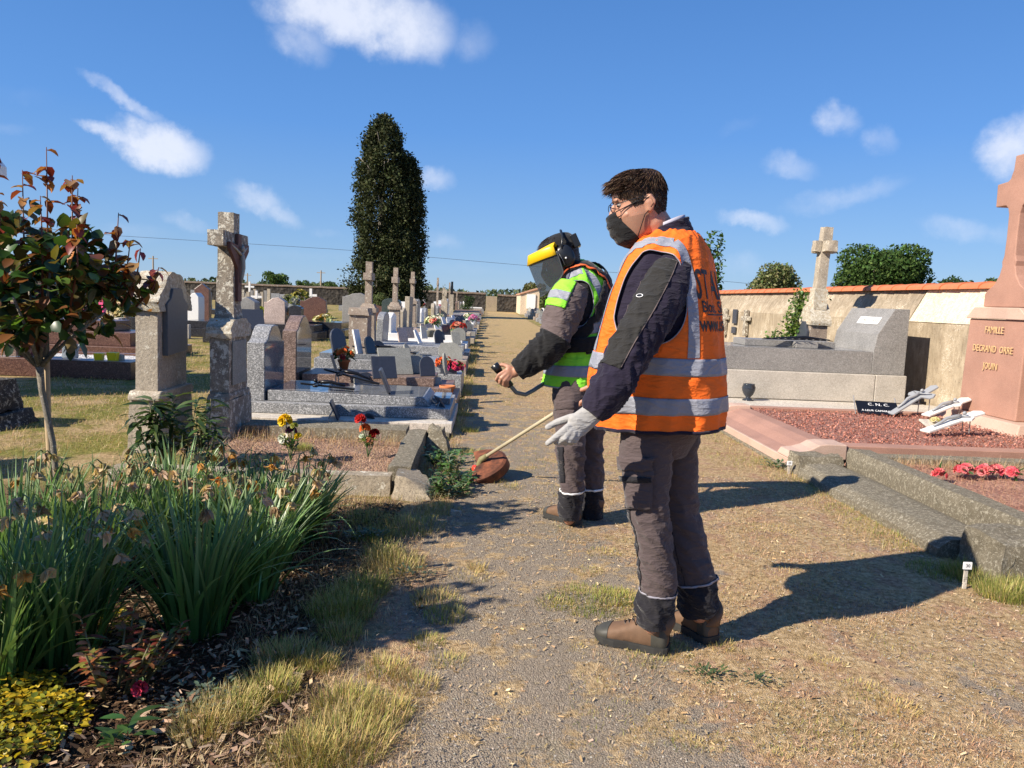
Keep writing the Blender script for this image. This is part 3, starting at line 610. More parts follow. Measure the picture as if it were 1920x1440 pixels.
for (px, py, w, h, lean, mt, sh, lb, fc, st) in [(688, 738, .34, .26, 12, mPlaqueG, 'clip', 'grey plaque with clipped corners, left of the tall leaning one', -40, False), (745, 702, .42, .36, 28, mPlaqueG, 'rect', 'large greenish grey square plaque leaning back on the brown tomb', -65, True),
        (768, 735, .26, .22, 25, mPlaqueG, 'rect', 'low worn grey plaque propped in front of the brown tomb', -60, True), (786, 722, .18, .15, 20, mGranPk, 'clip', 'small pale plaque with curved top on the brown tomb', -60, False),
        (812, 738, .28, .22, 30, mPlaqueG, 'rect', 'plain grey plaque nearest the walk on the brown tomb', -65, False), (775, 700, .3, .24, 22, mPlaqueG, 'rect', 'mottled grey plaque on a single strut behind the others', -65, True),
        (803, 705, .2, .25, 15, mPlaqueBl, 'arch', 'dark arched plaque with a reddish picture, standing among grey ones', -60, False), (723, 712, .3, .27, 20, mPlaqueBl, 'rect', 'black plaque standing behind the greenish square one', -60, False),
        (838, 703, .14, .28, 8, mPlaqueG, 'arch', 'narrow upright grey plaque on the brown tomb lid', -10, False), (636, 705, .2, .27, 18, mPlaqueBl, 'rect', 'thin dark plaque leaning beside the terracotta pot', 10, False)]:
    z = .165 if py > 715 else .375
    p = gp(px, py, z); p.y = min(max(p.y, 9.0), 9.95)
    q = yp(px, py, p.y); plaque(lb, (q.x, q.y, z), w, h, .025, fc, lean, mt, sh, stand=st, group='plaques on the brown tomb')
p = gp(645, 685, .375); p = yp(645, 680, 9.75); T = pot('terracotta pot of orange and white flowers on the brown tomb', (p.x, 9.75, .375), .075, .14, mTerra)
flowers(T, (p.x, 9.75, .55), .14, 18, ((.85, .18, .03), (.85, .3, .08), (.8, .75, .65), (.5, .04, .05)), .045, nl=70)
p = yp(843, 710, 9.25); pot('empty orange terracotta pot by the foot of the brown tomb', (p.x-.02, 9.2, .165), .09, .13, mTerra)

# -- second grey granite tomb
T = thing('grey_tomb', 'long grey granite tomb with flowers at its foot, behind the brown tomb', 'tomb', (-1.35, 11, 0))
MB().box(-2.4, -.33, 10.45, 11.75, .0, .30).build('base', mGran, T, bevel=.006)
MB().box(-2.35, -.62, 10.55, 11.65, .302, .45).build('slab', mGran, T, bevel=.006)
MB().box(-2.3, -1.0, 10.65, 11.55, .452, .52).build('lid', mGranP, T, bevel=.006)
p = Vector((-.52, 10.62, .30)); T = thing('flower_bunch', 'orange and magenta blooms at the foot of the second grey tomb', 'flowers', p)
MB().box(p.x-.1, p.x+.12, p.y-.08, p.y+.08, p.z, p.z+.1).build('trough', mPlaqueBl, T, bevel=.004)
flowers(T, (p.x-.06, p.y, p.z+.13), .12, 16, ((.8, .16, .03),), .04, nl=30); flowers(T, (p.x+.1, p.y, p.z+.08), .13, 24, ((.55, .03, .2), (.7, .15, .35), (.6, .05, .1)), .04, nl=20, name='blooms')
for i, (x, y, w, h, lb, mt) in enumerate([(-2.05, 10.9, .3, .34, 'blue grey arched plaque at the head of the second grey tomb', mPlaqueBl), (-1.75, 10.75, .12, .34, 'narrow white cross shaped plaque on the second grey tomb', mWhiteS), (-1.6, 10.8, .2, .25, 'dark blue plaque beside the narrow white one', mGlassDk)]):
    plaque(lb, (x, y, .522), w, h, .03, -30, 15, mt, 'arch' if i != 1 else 'rect', stand=False, group='plaques on the second grey tomb')
crucifix_bronze('black crucifix laid along the second grey tomb', (-1.0, 11.0, .525), .9, 180, 4, mBlackM, mBlackM, arm=.3)

# -- old stone pillars and crosses along the heads of the row
def wayside(label, y, ztop, zb, w=.12, ped=.26, x=-2.4, seg=True):
    T = thing('stone_pillar_cross', label, 'cross', (x, y, 0), 'tall weathered stone crosses left of the walk')
    h = ztop-zb
    b = MB(); b.box(x-ped/2-.04, x+ped/2+.04, y-ped/2-.04, y+ped/2+.04, 0, zb+.1); roughen(b.build('plinth', mStoneC, T), .01)
    b = MB(); b.box(x-ped/2, x+ped/2, y-ped/2, y+ped/2, zb+.1, zb+h*.42, .015, .015); roughen(b.build('die', mStoneC, T), .005)
    b = MB(); b.box(x-ped/2-.03, x+ped/2+.03, y-ped/2-.03, y+ped/2+.03, zb+h*.42, zb+h*.47, .0, .0); b.box(x-ped/2, x+ped/2, y-ped/2, y+ped/2, zb+h*.471, zb+h*.52, .04, .04); roughen(b.build('cap', mStoneC, T), .008)
    b = MB(); b.box(x-w/2, x+w/2, y-w/2, y+w/2, zb+h*.52, ztop, .008, .008); roughen(b.build('shaft', mStoneC, T), .005, 3, 14)
    b = MB(); b.box(x-w/2-.012, x+w/2+.012, y-.24, y+.24, zb+h*.79, zb+h*.87); roughen(b.build('arms', mStoneC, T), .004, 2)
wayside('nearest and tallest weathered cross, just left of the cypress foot', 15.6, 1.98, .25, .14, .3)
wayside('second weathered cross, standing in front of the cypress middle', 20, 2.03, .2, .13, .28)
wayside('third weathered cross, at the right edge of the cypress', 24.5, 2.08, .35, .13, .26)
T = thing('old_pedestal', 'squat brown stone pedestal in front of the nearest weathered cross', 'pedestal', (-2.4, 14.4, 0)); 
b = MB(); b.box(-2.53, -2.2, 14.2, 14.7, 0, .95); b.box(-2.56, -2.17, 14.16, 14.74, .951, 1.08, .03, .03); roughen(b.build('block', mStoneC, T), .008)
# -- mossy kerb
T = thing('mossy_kerb', 'long brown mossy stone kerb across the middle of the left row', 'grave kerb', (-1.35, 13.2, 0))
b = MB(); b.box(-2.4, -.34, 13.0, 13.16, 0, .28); b.box(-.5, -.34, 13.17, 14.5, 0, .26); roughen(b.build('kerb', mStoneC, T), .012, 3)
sheet('bed', -2.4, -.5, 13.16, 14.5, .2, mSoil, 10, 10, .01).parent = T; bpy.data.objects['bed'].location = -Vector(T.location)
plaque('pale plaque with rounded corners on the mossy kerbed grave', (-.62, 13.5, .22), .42, .36, .03, -80, 20, mPlaqueG, 'clip', stand=False)
plaque('dark blue plaque at the foot of the second weathered cross', (-1.95, 14.0, .22), .3, .3, .03, -60, 15, mGlassDk, 'clip', stand=False)
plaque('leaning narrow grey plaque half way along the mossy kerbed grave', (-1.3, 13.6, .22), .14, .34, .03, -40, 35, mPlaqueG, 'arch', stand=False)
p = (-1.25, 17.0, .45); T = thing('flower_bunch', 'cream and coral blooms on a grave half way up the left row', 'flowers', p)
MB().lathe([(.06, 0), (.09, .14), (.1, .15), (.02, .14)], p, 14).build('vase', mPlaqueG, T, smooth=True)
p = (-.75, 17.2, .45)
flowers(T, (p[0]-.45, p[1], .75), .2, 26, ((.75, .72, .5), (.8, .78, .7), (.75, .2, .15)), .06, nl=50)
# -- further tombs of the left row, each its own
hs_m = [mGran, mGranG2, mGranBr, mStoneA, mGranDk, mStoneC, mWhiteS, mGran]
prof = {0: lambda w, h: [(-w/2, 0), (w/2, 0), (w/2, h), (-w/2, h)], 1: lambda w, h: [(-w/2, 0), (w/2, 0), (w/2, h*.8)]+arc(0, h*.8, w/2, 0, 180, 8, h*.2)[1:],
        2: lambda w, h: [(-w/2, 0), (w/2, 0), (w/2, h*.85), (0, h), (-w/2, h*.85)], 3: lambda w, h: [(-w/2, 0), (w/2, 0), (w/2*1.05, h*.6), (w/2, h*.88), (w*.2, h), (-w*.1, h*.97), (-w*.35, h*.86), (-w/2, h*.86)]}
def tomb(label, x0, x1, y0, y1, hx, hh, mt, shape, name='tomb', group='tombs in the left row', flow=None, cross=0, lidz=.4, facing='x'):
    T = thing(name, label, 'tomb', ((x0+x1)/2, (y0+y1)/2, 0), group)
    MB().box(x0, x1, y0, y1, 0, lidz*.55).build('base', mt, T, bevel=.01)
    MB().box(x0+.08, x1-.12, y0+.1, y1-.1, lidz*.55+.002, lidz).build('slab', mt, T, bevel=.01)
    if hh:
        w = (y1-y0)*.8; M = Matrix.Translation((hx, (y0+y1)/2, lidz*.55+.003)) @ Matrix.Rotation(R(float(rng.uniform(-2.5, 2.5))), 4, 'Y') @ Matrix.Rotation(R(float(rng.uniform(-1.5, 1.5))), 4, 'X'); MB().prism(prof[shape](w, hh-lidz*.55), -.07, .07, 'x', M).build('headstone', mt, T, bevel=.01)
    if cross:
        yy = (y0+y1)/2; b = MB(); b.box(hx-.045, hx+.045, yy-.05, yy+.05, max(hh, lidz), cross); b.box(hx-.04, hx+.04, yy-.27, yy+.27, cross-.35, cross-.25); b.build('cross', mStoneC, T)
    return T
rowlab = ['grey', 'fine grey', 'brown', 'pale stone', 'black', 'old brown stone', 'white', 'light grey']
ys = [15.3, 16.9, 18.5, 21.0, 22.6, 25.2, 26.9, 28.7, 31, 33.2, 35.5, 38, 40.5, 43.5, 46.5, 50, 53.5, 57.5, 61.5, 66, 70.5, 75]
for i, y in enumerate(ys):
    k = int(rng.integers(0, 8)); sh = int(rng.integers(0, 4)); hh = float(rng.uniform(.85, 1.25)) if i % 4 else 0
    if i == 4: k, hh = 3, 1.3
    if i in (0, 1): k, hh = 0, .95*(i == 1)
    nm = ['first', 'second', 'third', 'fourth', 'fifth', 'sixth'][i] if i < 6 else None
    lb = ('%s grave beyond the mossy kerb in the left row, of %s granite' % (nm, rowlab[k]) if k not in (3, 5) else '%s grave beyond the mossy kerb in the left row, of %s' % (nm, rowlab[k])) if nm else 'far %s tomb beside the end of the walk' % rowlab[k]
    tomb(lb, -2.45, -.36-float(rng.uniform(0, .12)), y, y+1.25, -2.38, hh, hs_m[k], sh, lidz=float(rng.uniform(.28, .46)), cross=(2.2 if i in (10, 14) else (1.7 if i == 17 else 0)))
    if i < 9:
        for j in range(4):
            plaque('small %s plaque on a grave beside the walk' % ['grey', 'black', 'white', 'pale'][j % 4], (-.55-.38*j-float(rng.uniform(0, .1)), y+float(rng.uniform(.2, .5)), .40), float(rng.uniform(.16, .3)), float(rng.uniform(.18, .32)), .025, float(rng.uniform(-80, -10)), float(rng.uniform(8, 30)), [mPlaqueG, mPlaqueBl, mWhiteS, mGranPk][(j+i) % 4] if False else [mPlaqueG, mPlaqueBl, mWhiteS, mGranPk][j % 4], ['rect', 'arch', 'clip', 'rect'][(i+j) % 4], stand=False, group='small plaques along the left row')
for (x, y, cc, lb) in [(-.75, 29.5, ((.75, .72, .7), (.7, .68, .5)), 'white blooms on a far grave of the left row'), (-.5, 27.3, ((.7, .2, .45), (.75, .4, .6)), 'pink blooms hanging over the walk edge, far left row'), (-1.6, 26.0, ((.7, .68, .62),), 'dull white blooms near the third weathered cross'), (-.7, 18.8, ((.7, .1, .08), (.7, .3, .2)), 'red blooms by the walk on the left row')]:
    T = thing('flower_bunch', lb, 'flowers', (x, y, .38)); MB().lathe([(.06, 0), (.1, .16), (.02, .15)], (x, y, .38), 12).build('pot', mWhiteP, T, smooth=True); flowers(T, (x, y, .6), .18, 18, cc, .07, nl=24)
# ------------------------------------------------------------------ middle distance, left
# pebble-topped brown grave with the watering can
T = thing('pebble_grave', 'low dark red granite grave topped with white pebbles, behind the rose tree', 'grave', (-5.9, 11.6, 0))
MB().box(-9.2, -5.0, 10.95, 11.12, 0, .25).box(-5.17, -5.0, 11.122, 12.4, 0, .25).box(-9.2, -5.172, 12.28, 12.4, 0, .25).build('kerb', mGranRd, T, bevel=.006)
pb_ = sheet('pebbles', -9.2, -5.17, 11.12, 12.28, .215, mWhGr, 60, 20, .012, 6); pb_.parent = T; pb_.location = -Vector(T.location)
MB().box(-7.1, -6.72, 11.2, 11.5, .25, .62, .02, .02).build('pedestal', mGranBr, T, bevel=.008)
def at_on(px, py, z): return gp(px, py, z)
p = yp(132, 675, 11.45); p.z = .235
T = thing('watering_can', 'blue grey zinc watering can standing on white pebbles', 'watering can', p)
MB().lathe([(.105, 0), (.108, .02), (.1, .19), (.105, .2), (.095, .2), (.09, .02)], p, 22).build('body', mZinc, T, smooth=True)
MB().tube([(p.x+.08, p.y, p.z+.06), (p.x+.13, p.y, p.z+.17), (p.x+.17, p.y, p.z+.27)], [.022, .017, .014], 8).build('spout', mZinc, T, smooth=True)
MB().tube([(p.x-.09, p.y, p.z+.19), (p.x-.075, p.y, p.z+.27), (p.x-.02, p.y, p.z+.30), (p.x+.04, p.y, p.z+.28), (p.x+.06, p.y, p.z+.19)], .008, 6).build('handle', mZinc, T, smooth=True)
p = yp(50, 675, 11.35); p.z = .235
T = thing('vase', 'dark red glazed vase at the left end of the pebble grave', 'vase', p); MB().lathe([(.08, 0), (.13, .08), (.15, .2), (.1, .3), (.11, .34), (.08, .33)], p, 20).build('vase', mRedV, T, smooth=True)
for px, w, lb in [(186, .085, 'yellow plastic flower pot tipped on the pebbles'), (212, .1, 'square yellow pot with grey block on the pebbles')]:
    p = yp(px, 672, 11.25); T = thing('yellow_pot', lb, 'flower pot', (p.x, p.y, .225)); MB().box(p.x-w*.55, p.x+w*.55, p.y-w*.5, p.y+w*.5, .225, .225+w*1.3, -.015, -.01).build('pot', mYel, T, bevel=.004)
p = yp(222, 670, 11.35); tag(MB().box(p.x-.07, p.x+.07, p.y-.05, p.y+.05, .225, .32).build('stone_block', mStoneA, bevel=.006), 'small grey block beside the square yellow pot', 'block')
# stepped red granite grave behind it
T = thing('stepped_grave', 'stepped dark red granite grave with short posts, behind the watering can', 'grave', (-8, 15, 0))
MB().box(-10.5, -6.05, 14.6, 16, 0, .16).box(-10.3, -6.75, 14.8, 15.9, .162, .42).box(-10.2, -7.2, 15.0, 15.8, .422, .62).build('tiers', mGranRd, T, bevel=.01)
MB().box(-6.6, -6.22, 14.7, 15.1, .162, .56, .03, .03).build('post', mGranBr, T, bevel=.01)
p = yp(140, 615, 15.2); T = thing('flower_bunch', 'red and white blooms on the stepped red granite grave', 'flowers', (p.x, 15.2, .62)); MB().lathe([(.07, 0), (.13, .15), (.02, .14)], (p.x, 15.2, .62), 12).build('pot', mZinc, T, smooth=True); flowers(T, (p.x, 15.2, .82), .2, 16, ((.6, .02, .05), (.8, .78, .75)), .07, nl=30)
p = yp(60, 625, 14.9); T = thing('flower_bunch', 'yellow bloom low on the stepped red granite grave', 'flowers', (p.x, 14.9, .42)); flowers(T, (p.x, 14.9, .55), .12, 10, ((.8, .55, .15),), .06, nl=50)
# a row of tombs further back
def front_stone(label, px0, px1, pyt, Y, depth, shape, mt, zb=0, cat='headstone', group=None, face='front', parts=True):
    a, b_ = yp(px0, pyt, Y), yp(px1, pyt, Y); w = b_.x-a.x; h = max(a.z, b_.z)-zb; cx_ = (a.x+b_.x)/2
    T = thing('headstone', label, cat, (cx_, Y, 0), group)
    MB().prism(prof[shape](w, h), Y, Y+depth, 'y', Matrix.Translation((cx_, 0, zb))).build('stone', mt, T, bevel=.012)
    MB().box(cx_-w*.62, cx_+w*.62, Y-.1, Y+depth+.25, 0, max(.12, zb)).build('foot', mt, T, bevel=.012)
    return T
tomb('long black granite grave across the middle distance, left of the grey headstone', -8.3, -4.6, 21.0, 22.3, 0, 0, mGranDk, 0, group=None, lidz=.42)
tomb('black granite grave carrying the pale pink headstone', -6.0, -4.15, 22.6, 24.0, 0, 0, mGranDk, 0, group=None, lidz=.46)
front_stone('pale pink headstone with stepped wavy top', 495, 534, 558, 22.5, .35, 3, mGranPk, .1)
front_stone('brown rounded headstone right of the pale pink one', 563, 611, 557, 26, .2, 3, mGranRd, .1)
front_stone('dark grey shield shaped headstone, left of the nearest weathered cross', 642, 690, 550, 28, .3, 3, mGranG2, .3)
front_stone('dark green granite headstone with vase, behind the weathered crosses', 716, 752, 560, 30, .3, 1, mGreenGr, .3)
front_stone('grey headstone with thin gilt crosses, right of the stone cross', 444, 478, 557, 23, .5, 2, mGranG2, .1)
front_stone('white headstone seen between the stele and the stone cross', 351, 372, 549, 24, .5, 3, mWhiteS, .1)
front_stone('brown pointed headstone behind the white one', 364, 392, 532, 27, .2, 2, mGranRd, .1)
T = thing('black_urn_stone', 'black rounded stone between the pale pink and brown headstones', 'headstone', (-4.9, 22.3, 0)); a = yp(541, 600, 22.2)
MB().prism(prof[1](.36, .42), 22.2, 22.5, 'y', Matrix.Translation((a.x+.18, 0, .5))).build('stone', mGranDk, T, bevel=.01)
for px, py, Y, r, cc, lb in [(550, 582, 22.8, .28, ((.6, .25, .06), (.7, .4, .15)), 'orange chrysanthemums beside the pale pink headstone'), (612, 598, 24.5, .5, ((.6, .58, .35), (.65, .5, .2), (.4, .4, .1)), 'wide planter of cream and yellow blooms in front of the brown headstone'), (486, 581, 24, .25, ((.55, .6, .05),), 'yellow green shrub left of the pale pink headstone'),
                          (180, 570, 24, .35, ((.45, .12, .1), (.6, .3, .2)), 'dull red blooms on a tomb behind the rose tree'), (232, 575, 21, .45, ((.6, .45, .2), (.5, .4, .25)), 'faded yellow chrysanthemums left of the pale stele'), (231, 590, 19.5, .12, ((.7, .6, .4),), 'small cream pot plant left of the pale stele'), (236, 563, 25, .4, ((.25, .12, .1), (.1, .13, .05)), 'dark bronze shrub behind the faded chrysanthemums'),
                          (545, 560, 30, .5, ((.5, .48, .42), (.3, .3, .15)), 'pale heap of grave flowers in front of the stone wall'), (565, 550, 33, .5, ((.4, .35, .08),), 'yellowish bush in front of the stone wall')]:
    p = yp(px, py, Y); T = thing('flower_bunch', lb, 'flowers', (p.x, Y, 0)); zb = max(.1, p.z-r*.7)
    MB().lathe([(r*.35, 0), (r*.5, zb*.9), (r*.3, zb)], (p.x, Y, 0), 12).build('planter', mGranDk, T, smooth=True); flowers(T, (p.x, Y, zb+.05), r, 34, cc, r*.22, leafcols=((.08, .12, .03), (.16, .18, .05)), nl=80, h=.9)
p = yp(178, 590, 22); T = thing('pink_trough', 'bright pink flower trough on a far grave left of the stele', 'planter', (p.x, 22, .5)); MB().box(p.x-.3, p.x+.3, 21.9, 22.3, .45, .78, .05, .05).build('trough', mPinkP, T, bevel=.01); MB().box(p.x-1, p.x+1.1, 21.8, 23, 0, .44).build('ledge', mGranPk, T, bevel=.01)
T = thing('low_kerb', 'low pale kerb with dark blocks in the grass left of the stele', 'grave kerb', (-9, 20, 0)); a = yp(205, 600, 20)
MB().box(a.x, a.x+2, 20, 20.15, 0, .36).box(a.x, a.x+.16, 20.16, 21.2, 0, .45).build('kerb', mConcL, T, bevel=.01); MB().box(a.x+.55, a.x+1.3, 19.8, 19.98, 0, .5).build('block', mGranDk, T, bevel=.01)
# plaque on a frame next to the stone cross cap
plaque('black tilted plaque on long struts behind the stone cross', (yp(466, 612, 19).x, 19.2, .36), .7, .55, .03, -60, 30, mPlaqueBl, 'rect', stand=True)
tag(MB().box(-6.9, -5.6, 18.9, 19.9, 0, .35).build('low_tomb', mGranDk, bevel=.01), 'low black tomb under the tilted black plaque', 'tomb')
# distant rows between here and the far wall
kinds = ['small grey headstone in the distant rows', 'small brown headstone in the distant rows', 'small dark headstone in the distant rows', 'small white headstone in the distant rows']
km = [mGran, mGranRd, mGranDk, mWhiteS]
for row, Y in enumerate([33, 40, 48, 58, 70]):
    x = -Y*.62
    while x < -3.2:
        x += float(rng.uniform(1.3, 3.2))
        if x > -3.6 or rng.random() < .22: continue
        if Y < 36 and -8.2 < x < -3: continue
        k = int(rng.choice([0, 0, 1, 2, 2, 3])); h = float(rng.uniform(.7, 1.25)); w = float(rng.uniform(.6, 1.0))
        T = thing('headstone', kinds[k], 'headstone', (x, Y, 0), 'distant headstones, %s' % kinds[k].split()[1])
        MB().prism(prof[int(rng.integers(0, 4))](w, h), Y, Y+.15, 'y', Matrix.Translation((x, 0, 0))).build('stone', km[k], T)
        MB().box(x-w*.6, x+w*.6, Y-1.6, Y-.01, 0, float(rng.uniform(.2, .45))).build('slab', km[k], T)
        if rng.random() < .4:
            c = (x+.3, Y-.8, .45); q = thing('flower_bunch', 'flowers on a distant grave', 'flowers', c, 'flowers on the distant graves'); flowers(q, c, .28, 14, ((.6, .1, .15), (.7, .7, .65), (.6, .35, .1)), .1, nl=16)
for px, pyt, Y, lb in [(468, 528, 60, 'white cross far off left of the small tree line'), (481, 545, 50, 'thin white post cross in the distant rows'), (583, 541, 45, 'thin white iron cross before the dark stone wall'), (456, 543, 42, 'grey stone cross in the far left rows')]:
    p = yp(px, pyt, Y); T = thing('grave_cross', lb, 'cross', (p.x, Y, 0)); mt = mStoneB if 'grey' in lb else mWhiteS
    MB().box(p.x-.07, p.x+.07, Y-.06, Y+.06, 0, p.z).build('post', mt, T); MB().box(p.x-.35, p.x+.35, Y-.05, Y+.05, p.z-.45, p.z-.32).build('arms', mt, T)
for i in range(16):
    px = 300+i*15 if i < 6 else 445+(i-6)*6.5; p = yp(px, 550, 52+i % 3); T = thing('grave_pillar', 'slim grey pillar in the cluster left of the small tree', 'pillar', (p.x, 52+i % 3, 0), 'slim grey pillars of the distant cluster')
    MB().box(p.x-.12, p.x+.12, 52+i % 3, 52.25+i % 3, 0, p.z+.1*(i % 4), .02, .02).build('shaft', mStoneA if i % 2 else mGranG2, T)
for px, pyt, Y, lb in [(836, 543, 34, 'tall pale pillar cross near the end of the left row'), (848, 528, 38, 'dark iron cross on a tall pole at the end of the left row'), (832, 540, 36, 'slim white pillar beside the tall pale cross')]:
    p = yp(px, pyt, Y); T = thing('grave_cross', lb, 'cross', (p.x, Y, 0)); mt = mBlackM if 'iron' in lb else mStoneA
    MB().box(p.x-.09, p.x+.09, Y-.08, Y+.08, 0, p.z*.7).build('pillar', mStoneA, T); MB().box(p.x-.05, p.x+.05, Y-.05, Y+.05, p.z*.7, p.z).box(p.x-.05, p.x+.05, Y-.25, Y+.25, p.z-.3, p.z-.2).build('cross', mt, T)

# ------------------------------------------------------------------ far stone wall and what is behind it
m, n, b = newmat('rubble_wall')
v = tex(n, 'Voronoi', 3.2, out='Color'); s = N(n, 'ShaderNodeSeparateColor'); L(n, v, s.inputs[0]); vd = tex(n, 'Voronoi', 3.2)
c = ramp(n, s.outputs[0], [(.1, (.01, .009, .008)), (.5, (.03, .026, .022)), (.9, (.08, .068, .055))]); c = mix(n, .5, c, ramp(n, tex(n, 'Noise', 2.5, 6, .7), [(.3, (.01, .009, .008)), (.7, (.065, .055, .045))]))
L(n, c, b.inputs['Base Color']); b.inputs['Roughness'].default_value = .95; bump(n, b, vd, 1, .1); mRubble = m
def wall(name, label, x0, x1, y0, y1, h, mt, capm=None, cap=.1):
    T = thing(name, label, 'wall', ((x0+x1)/2, (y0+y1)/2, 0)); nn = max(2, int((x1-x0)/.7))
    V = []; F = []
    for i in range(nn+1):
        x = x0+(x1-x0)*i/nn; hh = h(x)+.05*noise.noise(Vector((x*.9, 0, 0)))
        V += [(x, y0, -.05), (x, y0, hh), (x, y1, hh), (x, y1, -.05)]
    for i in range(nn):
        a = i*4; F += [(a, a+4, a+5, a+1), (a+1, a+5, a+6, a+2), (a+2, a+6, a+7, a+3)]
    F += [(0, 1, 2, 3), (nn*4+3, nn*4+2, nn*4+1, nn*4)]
    mesh('stonework', V, F, mt, T)
    V = []; F = []
    for i in range(nn+1):
        x = x0+(x1-x0)*i/nn; hh = h(x)+.05*noise.noise(Vector((x*.9, 0, 0)))+.003
        V += [(x, y0-.08, hh), (x, y0-.08, hh+cap), (x, (y0+y1)/2, hh+cap*1.9), (x, y1+.08, hh+cap), (x, y1+.08, hh)]
    for i in range(nn):
        a = i*5; F += [(a+k, a+5+k, a+6+k, a+1+k) for k in range(4)]+[(a+4, a+9, a+5, a)]
    F += [(0, 1, 2, 3, 4), (nn*5+4, nn*5+3, nn*5+2, nn*5+1, nn*5)]
    mesh('coping', V, F, capm, T); return T
mCop = stone('brown_coping', (.17, .125, .09), (.07, .05, .04), (.26, .21, .16), lich=.2, scale=3)
gateL, gateR = yp(911, 560, 80).x, yp(932, 560, 80).x
wall('stone_wall', 'long dark rubble wall closing the far side of the cemetery', -62, gateL-.02, 80, 80.5, lambda x: 1.72+.1*math.sin(x*.05), mRubble, mCop)
wall('wall_section', 'short dark rubble wall between plank gate and cream shed', gateR+.02, 2.9, 80, 80.5, lambda x: 1.62, mRubble, mCop)
T = thing('plank_gate', 'grey weathered wooden gate in the far wall at the end of the walk', 'gate', ((gateL+gateR)/2, 80, 0)); k = 9
for i in range(k):
    x = gateL+(gateR-gateL)*i/k; MB().box(x+.01, x+(gateR-gateL)/k-.01, 80.02, 80.08, .02, 1.55+.02*(i % 2)).build('plank', mWood, T)
mCream = stone('cream_render', (.62, .5, .36), (.5, .39, .27), (.72, .6, .45), lich=.1, scale=1.2, bmp=.2)
T = thing('cream_shed', 'cream rendered lean-to shed with a white panel at the far end of the walk', 'shed', (4, 75, 0))
MB().prism([(2.9, 0), (4.6, 0), (4.6, 2.35), (2.9, 1.75)], 70, 79.9, 'y').build('wall', mCream, T)
MB().prism([(2.8, 1.77), (4.7, 2.4), (4.7, 2.52), (2.8, 1.88)], 69.9, 79.95, 'y').build('roof', plain('old_tile', (.45, .24, .14), .9), T)
MB().box(3.45, 4.25, 69.9, 69.99, .55, 1.85).build('panel', mWhiteP, T)
# right hand cluster of old graves far along the wall
rl = ['old grey tomb far along the right hand wall', 'old stone cross far along the right hand wall', 'old pale stele far along the right hand wall']
for i, Y in enumerate([20, 22, 24.5, 27, 29.5, 32, 35, 38, 41, 44.5, 48, 52, 56, 60, 64.5]):
    x0 = 2.85+float(rng.uniform(0, .3)); x1 = 5.5; k = i % 3
    T = thing(['tomb', 'tomb_with_cross', 'tomb_with_stele'][k], rl[k], 'tomb', ((x0+x1)/2, Y, 0), rl[k]+'s')
    MB().box(x0, x1, Y, Y+1.3, 0, .22).box(x0+.15, x1-.2, Y+.12, Y+1.15, .222, .45).build('slab', [mStoneC, mStoneA, mGran][int(rng.integers(0, 3))], T, bevel=.01)
    w = float(rng.uniform(.2, .35)); h = float(rng.uniform(1.4, 2.1)); b = MB(); b.box(x1-.5-w/2, x1-.5+w/2, Y+.65-w/2, Y+.65+w/2, .222, h*.6, .02, .02); b.box(x1-.56, x1-.44, Y+.59, Y+.71, h*.6, h)
    if k == 1: b.box(x1-.55, x1-.45, Y+.3, Y+.99, h-.35, h-.24)
    b.build('upright', mStoneC if i % 2 else mStoneA, T)
    for j in range(3): plaque('small plaque on an old tomb far along the right side', (x0+.3+.6*j, Y+.3, .45), .25, .3, .03, float(rng.uniform(-150, -60)), 20, [mPlaqueG, mPlaqueBl, mWhiteS][j], 'arch', stand=False, group='small plaques far along the right side')
# trees behind the far wall
def blobtree(name, label, x, y, h, w, cols, n=2600, group=None, trunk=True, z0=0, size=None, lumps=14, low=.25, d=None, cat='tree', fat=1.0):
    T = thing(name, label, cat, (x, y, z0), group)
    size = size or w*.035; d = d or w
    cs = []
    for i in range(lumps):
        a = rng.uniform(0, 2*math.pi); rr = math.sqrt(rng.random())*.33; zz = rng.uniform(low+.15, .84)
        cs.append((x+w*rr*math.cos(a)*(1-abs(zz-.5)*.6), y+d*rr*math.sin(a), z0+h*zz, w*rng.uniform(.15, .24)*(1.15-zz*.35)*fat))
    P = []; 
    for (cx_, cy_, cz_, r) in cs:
        k = n//lumps; v = rng.normal(size=(k, 3)); v /= np.linalg.norm(v, axis=1, keepdims=True)
        P.append(np.array([cx_, cy_, cz_])+v*r*rng.uniform(.7, 1.08, (k, 1))*[1, d/w, .85*min(1.3, h/w)])
    P = np.concatenate(P); P[:, 2] = np.clip(P[:, 2], z0+h*low*.6, z0+h)
    soup('crown', [cards(P, rng.uniform(.6, 1.35, len(P))*size, vary(cols, len(P), .35, .12))], mFar, T)
    if trunk:
        b = MB(); b.tube([(x, y, z0), (x+.05*w, y, z0+h*.3), (x, y, z0+h*.7)], [w*.035, w*.028, w*.01], 7)
        for i in range(6):
            c = cs[i % len(cs)]; b.tube([(x, y, z0+h*.25), ((x+c[0])/2, (y+c[1])/2, z0+h*.4), c[:3]], [w*.02, w*.012, w*.005], 5)
        b.build('trunk', mBark, T, smooth=True)
    return T
G1 = ((.07, .12, .03), (.11, .17, .045), (.045, .08, .02)); G2 = ((.10, .13, .045), (.15, .17, .07), (.07, .1, .03)); G3 = ((.03, .06, .02), (.05, .085, .025), (.02, .04, .012))
def tree_px(name, label, px, pyt, wpx, Y, cols, **k):
    p = yp(px, pyt, Y); blobtree(name, label, p.x, Y, p.z, wpx/FPX*Y, cols, **k)
tree_px('round_tree', 'round green tree beyond the wall, left of the stone cross', 293, 504, 38, 110, G1)
tree_px('round_tree', 'broad green tree beyond the wall, right of the stone cross', 518, 507, 56, 110, G1, n=3500)
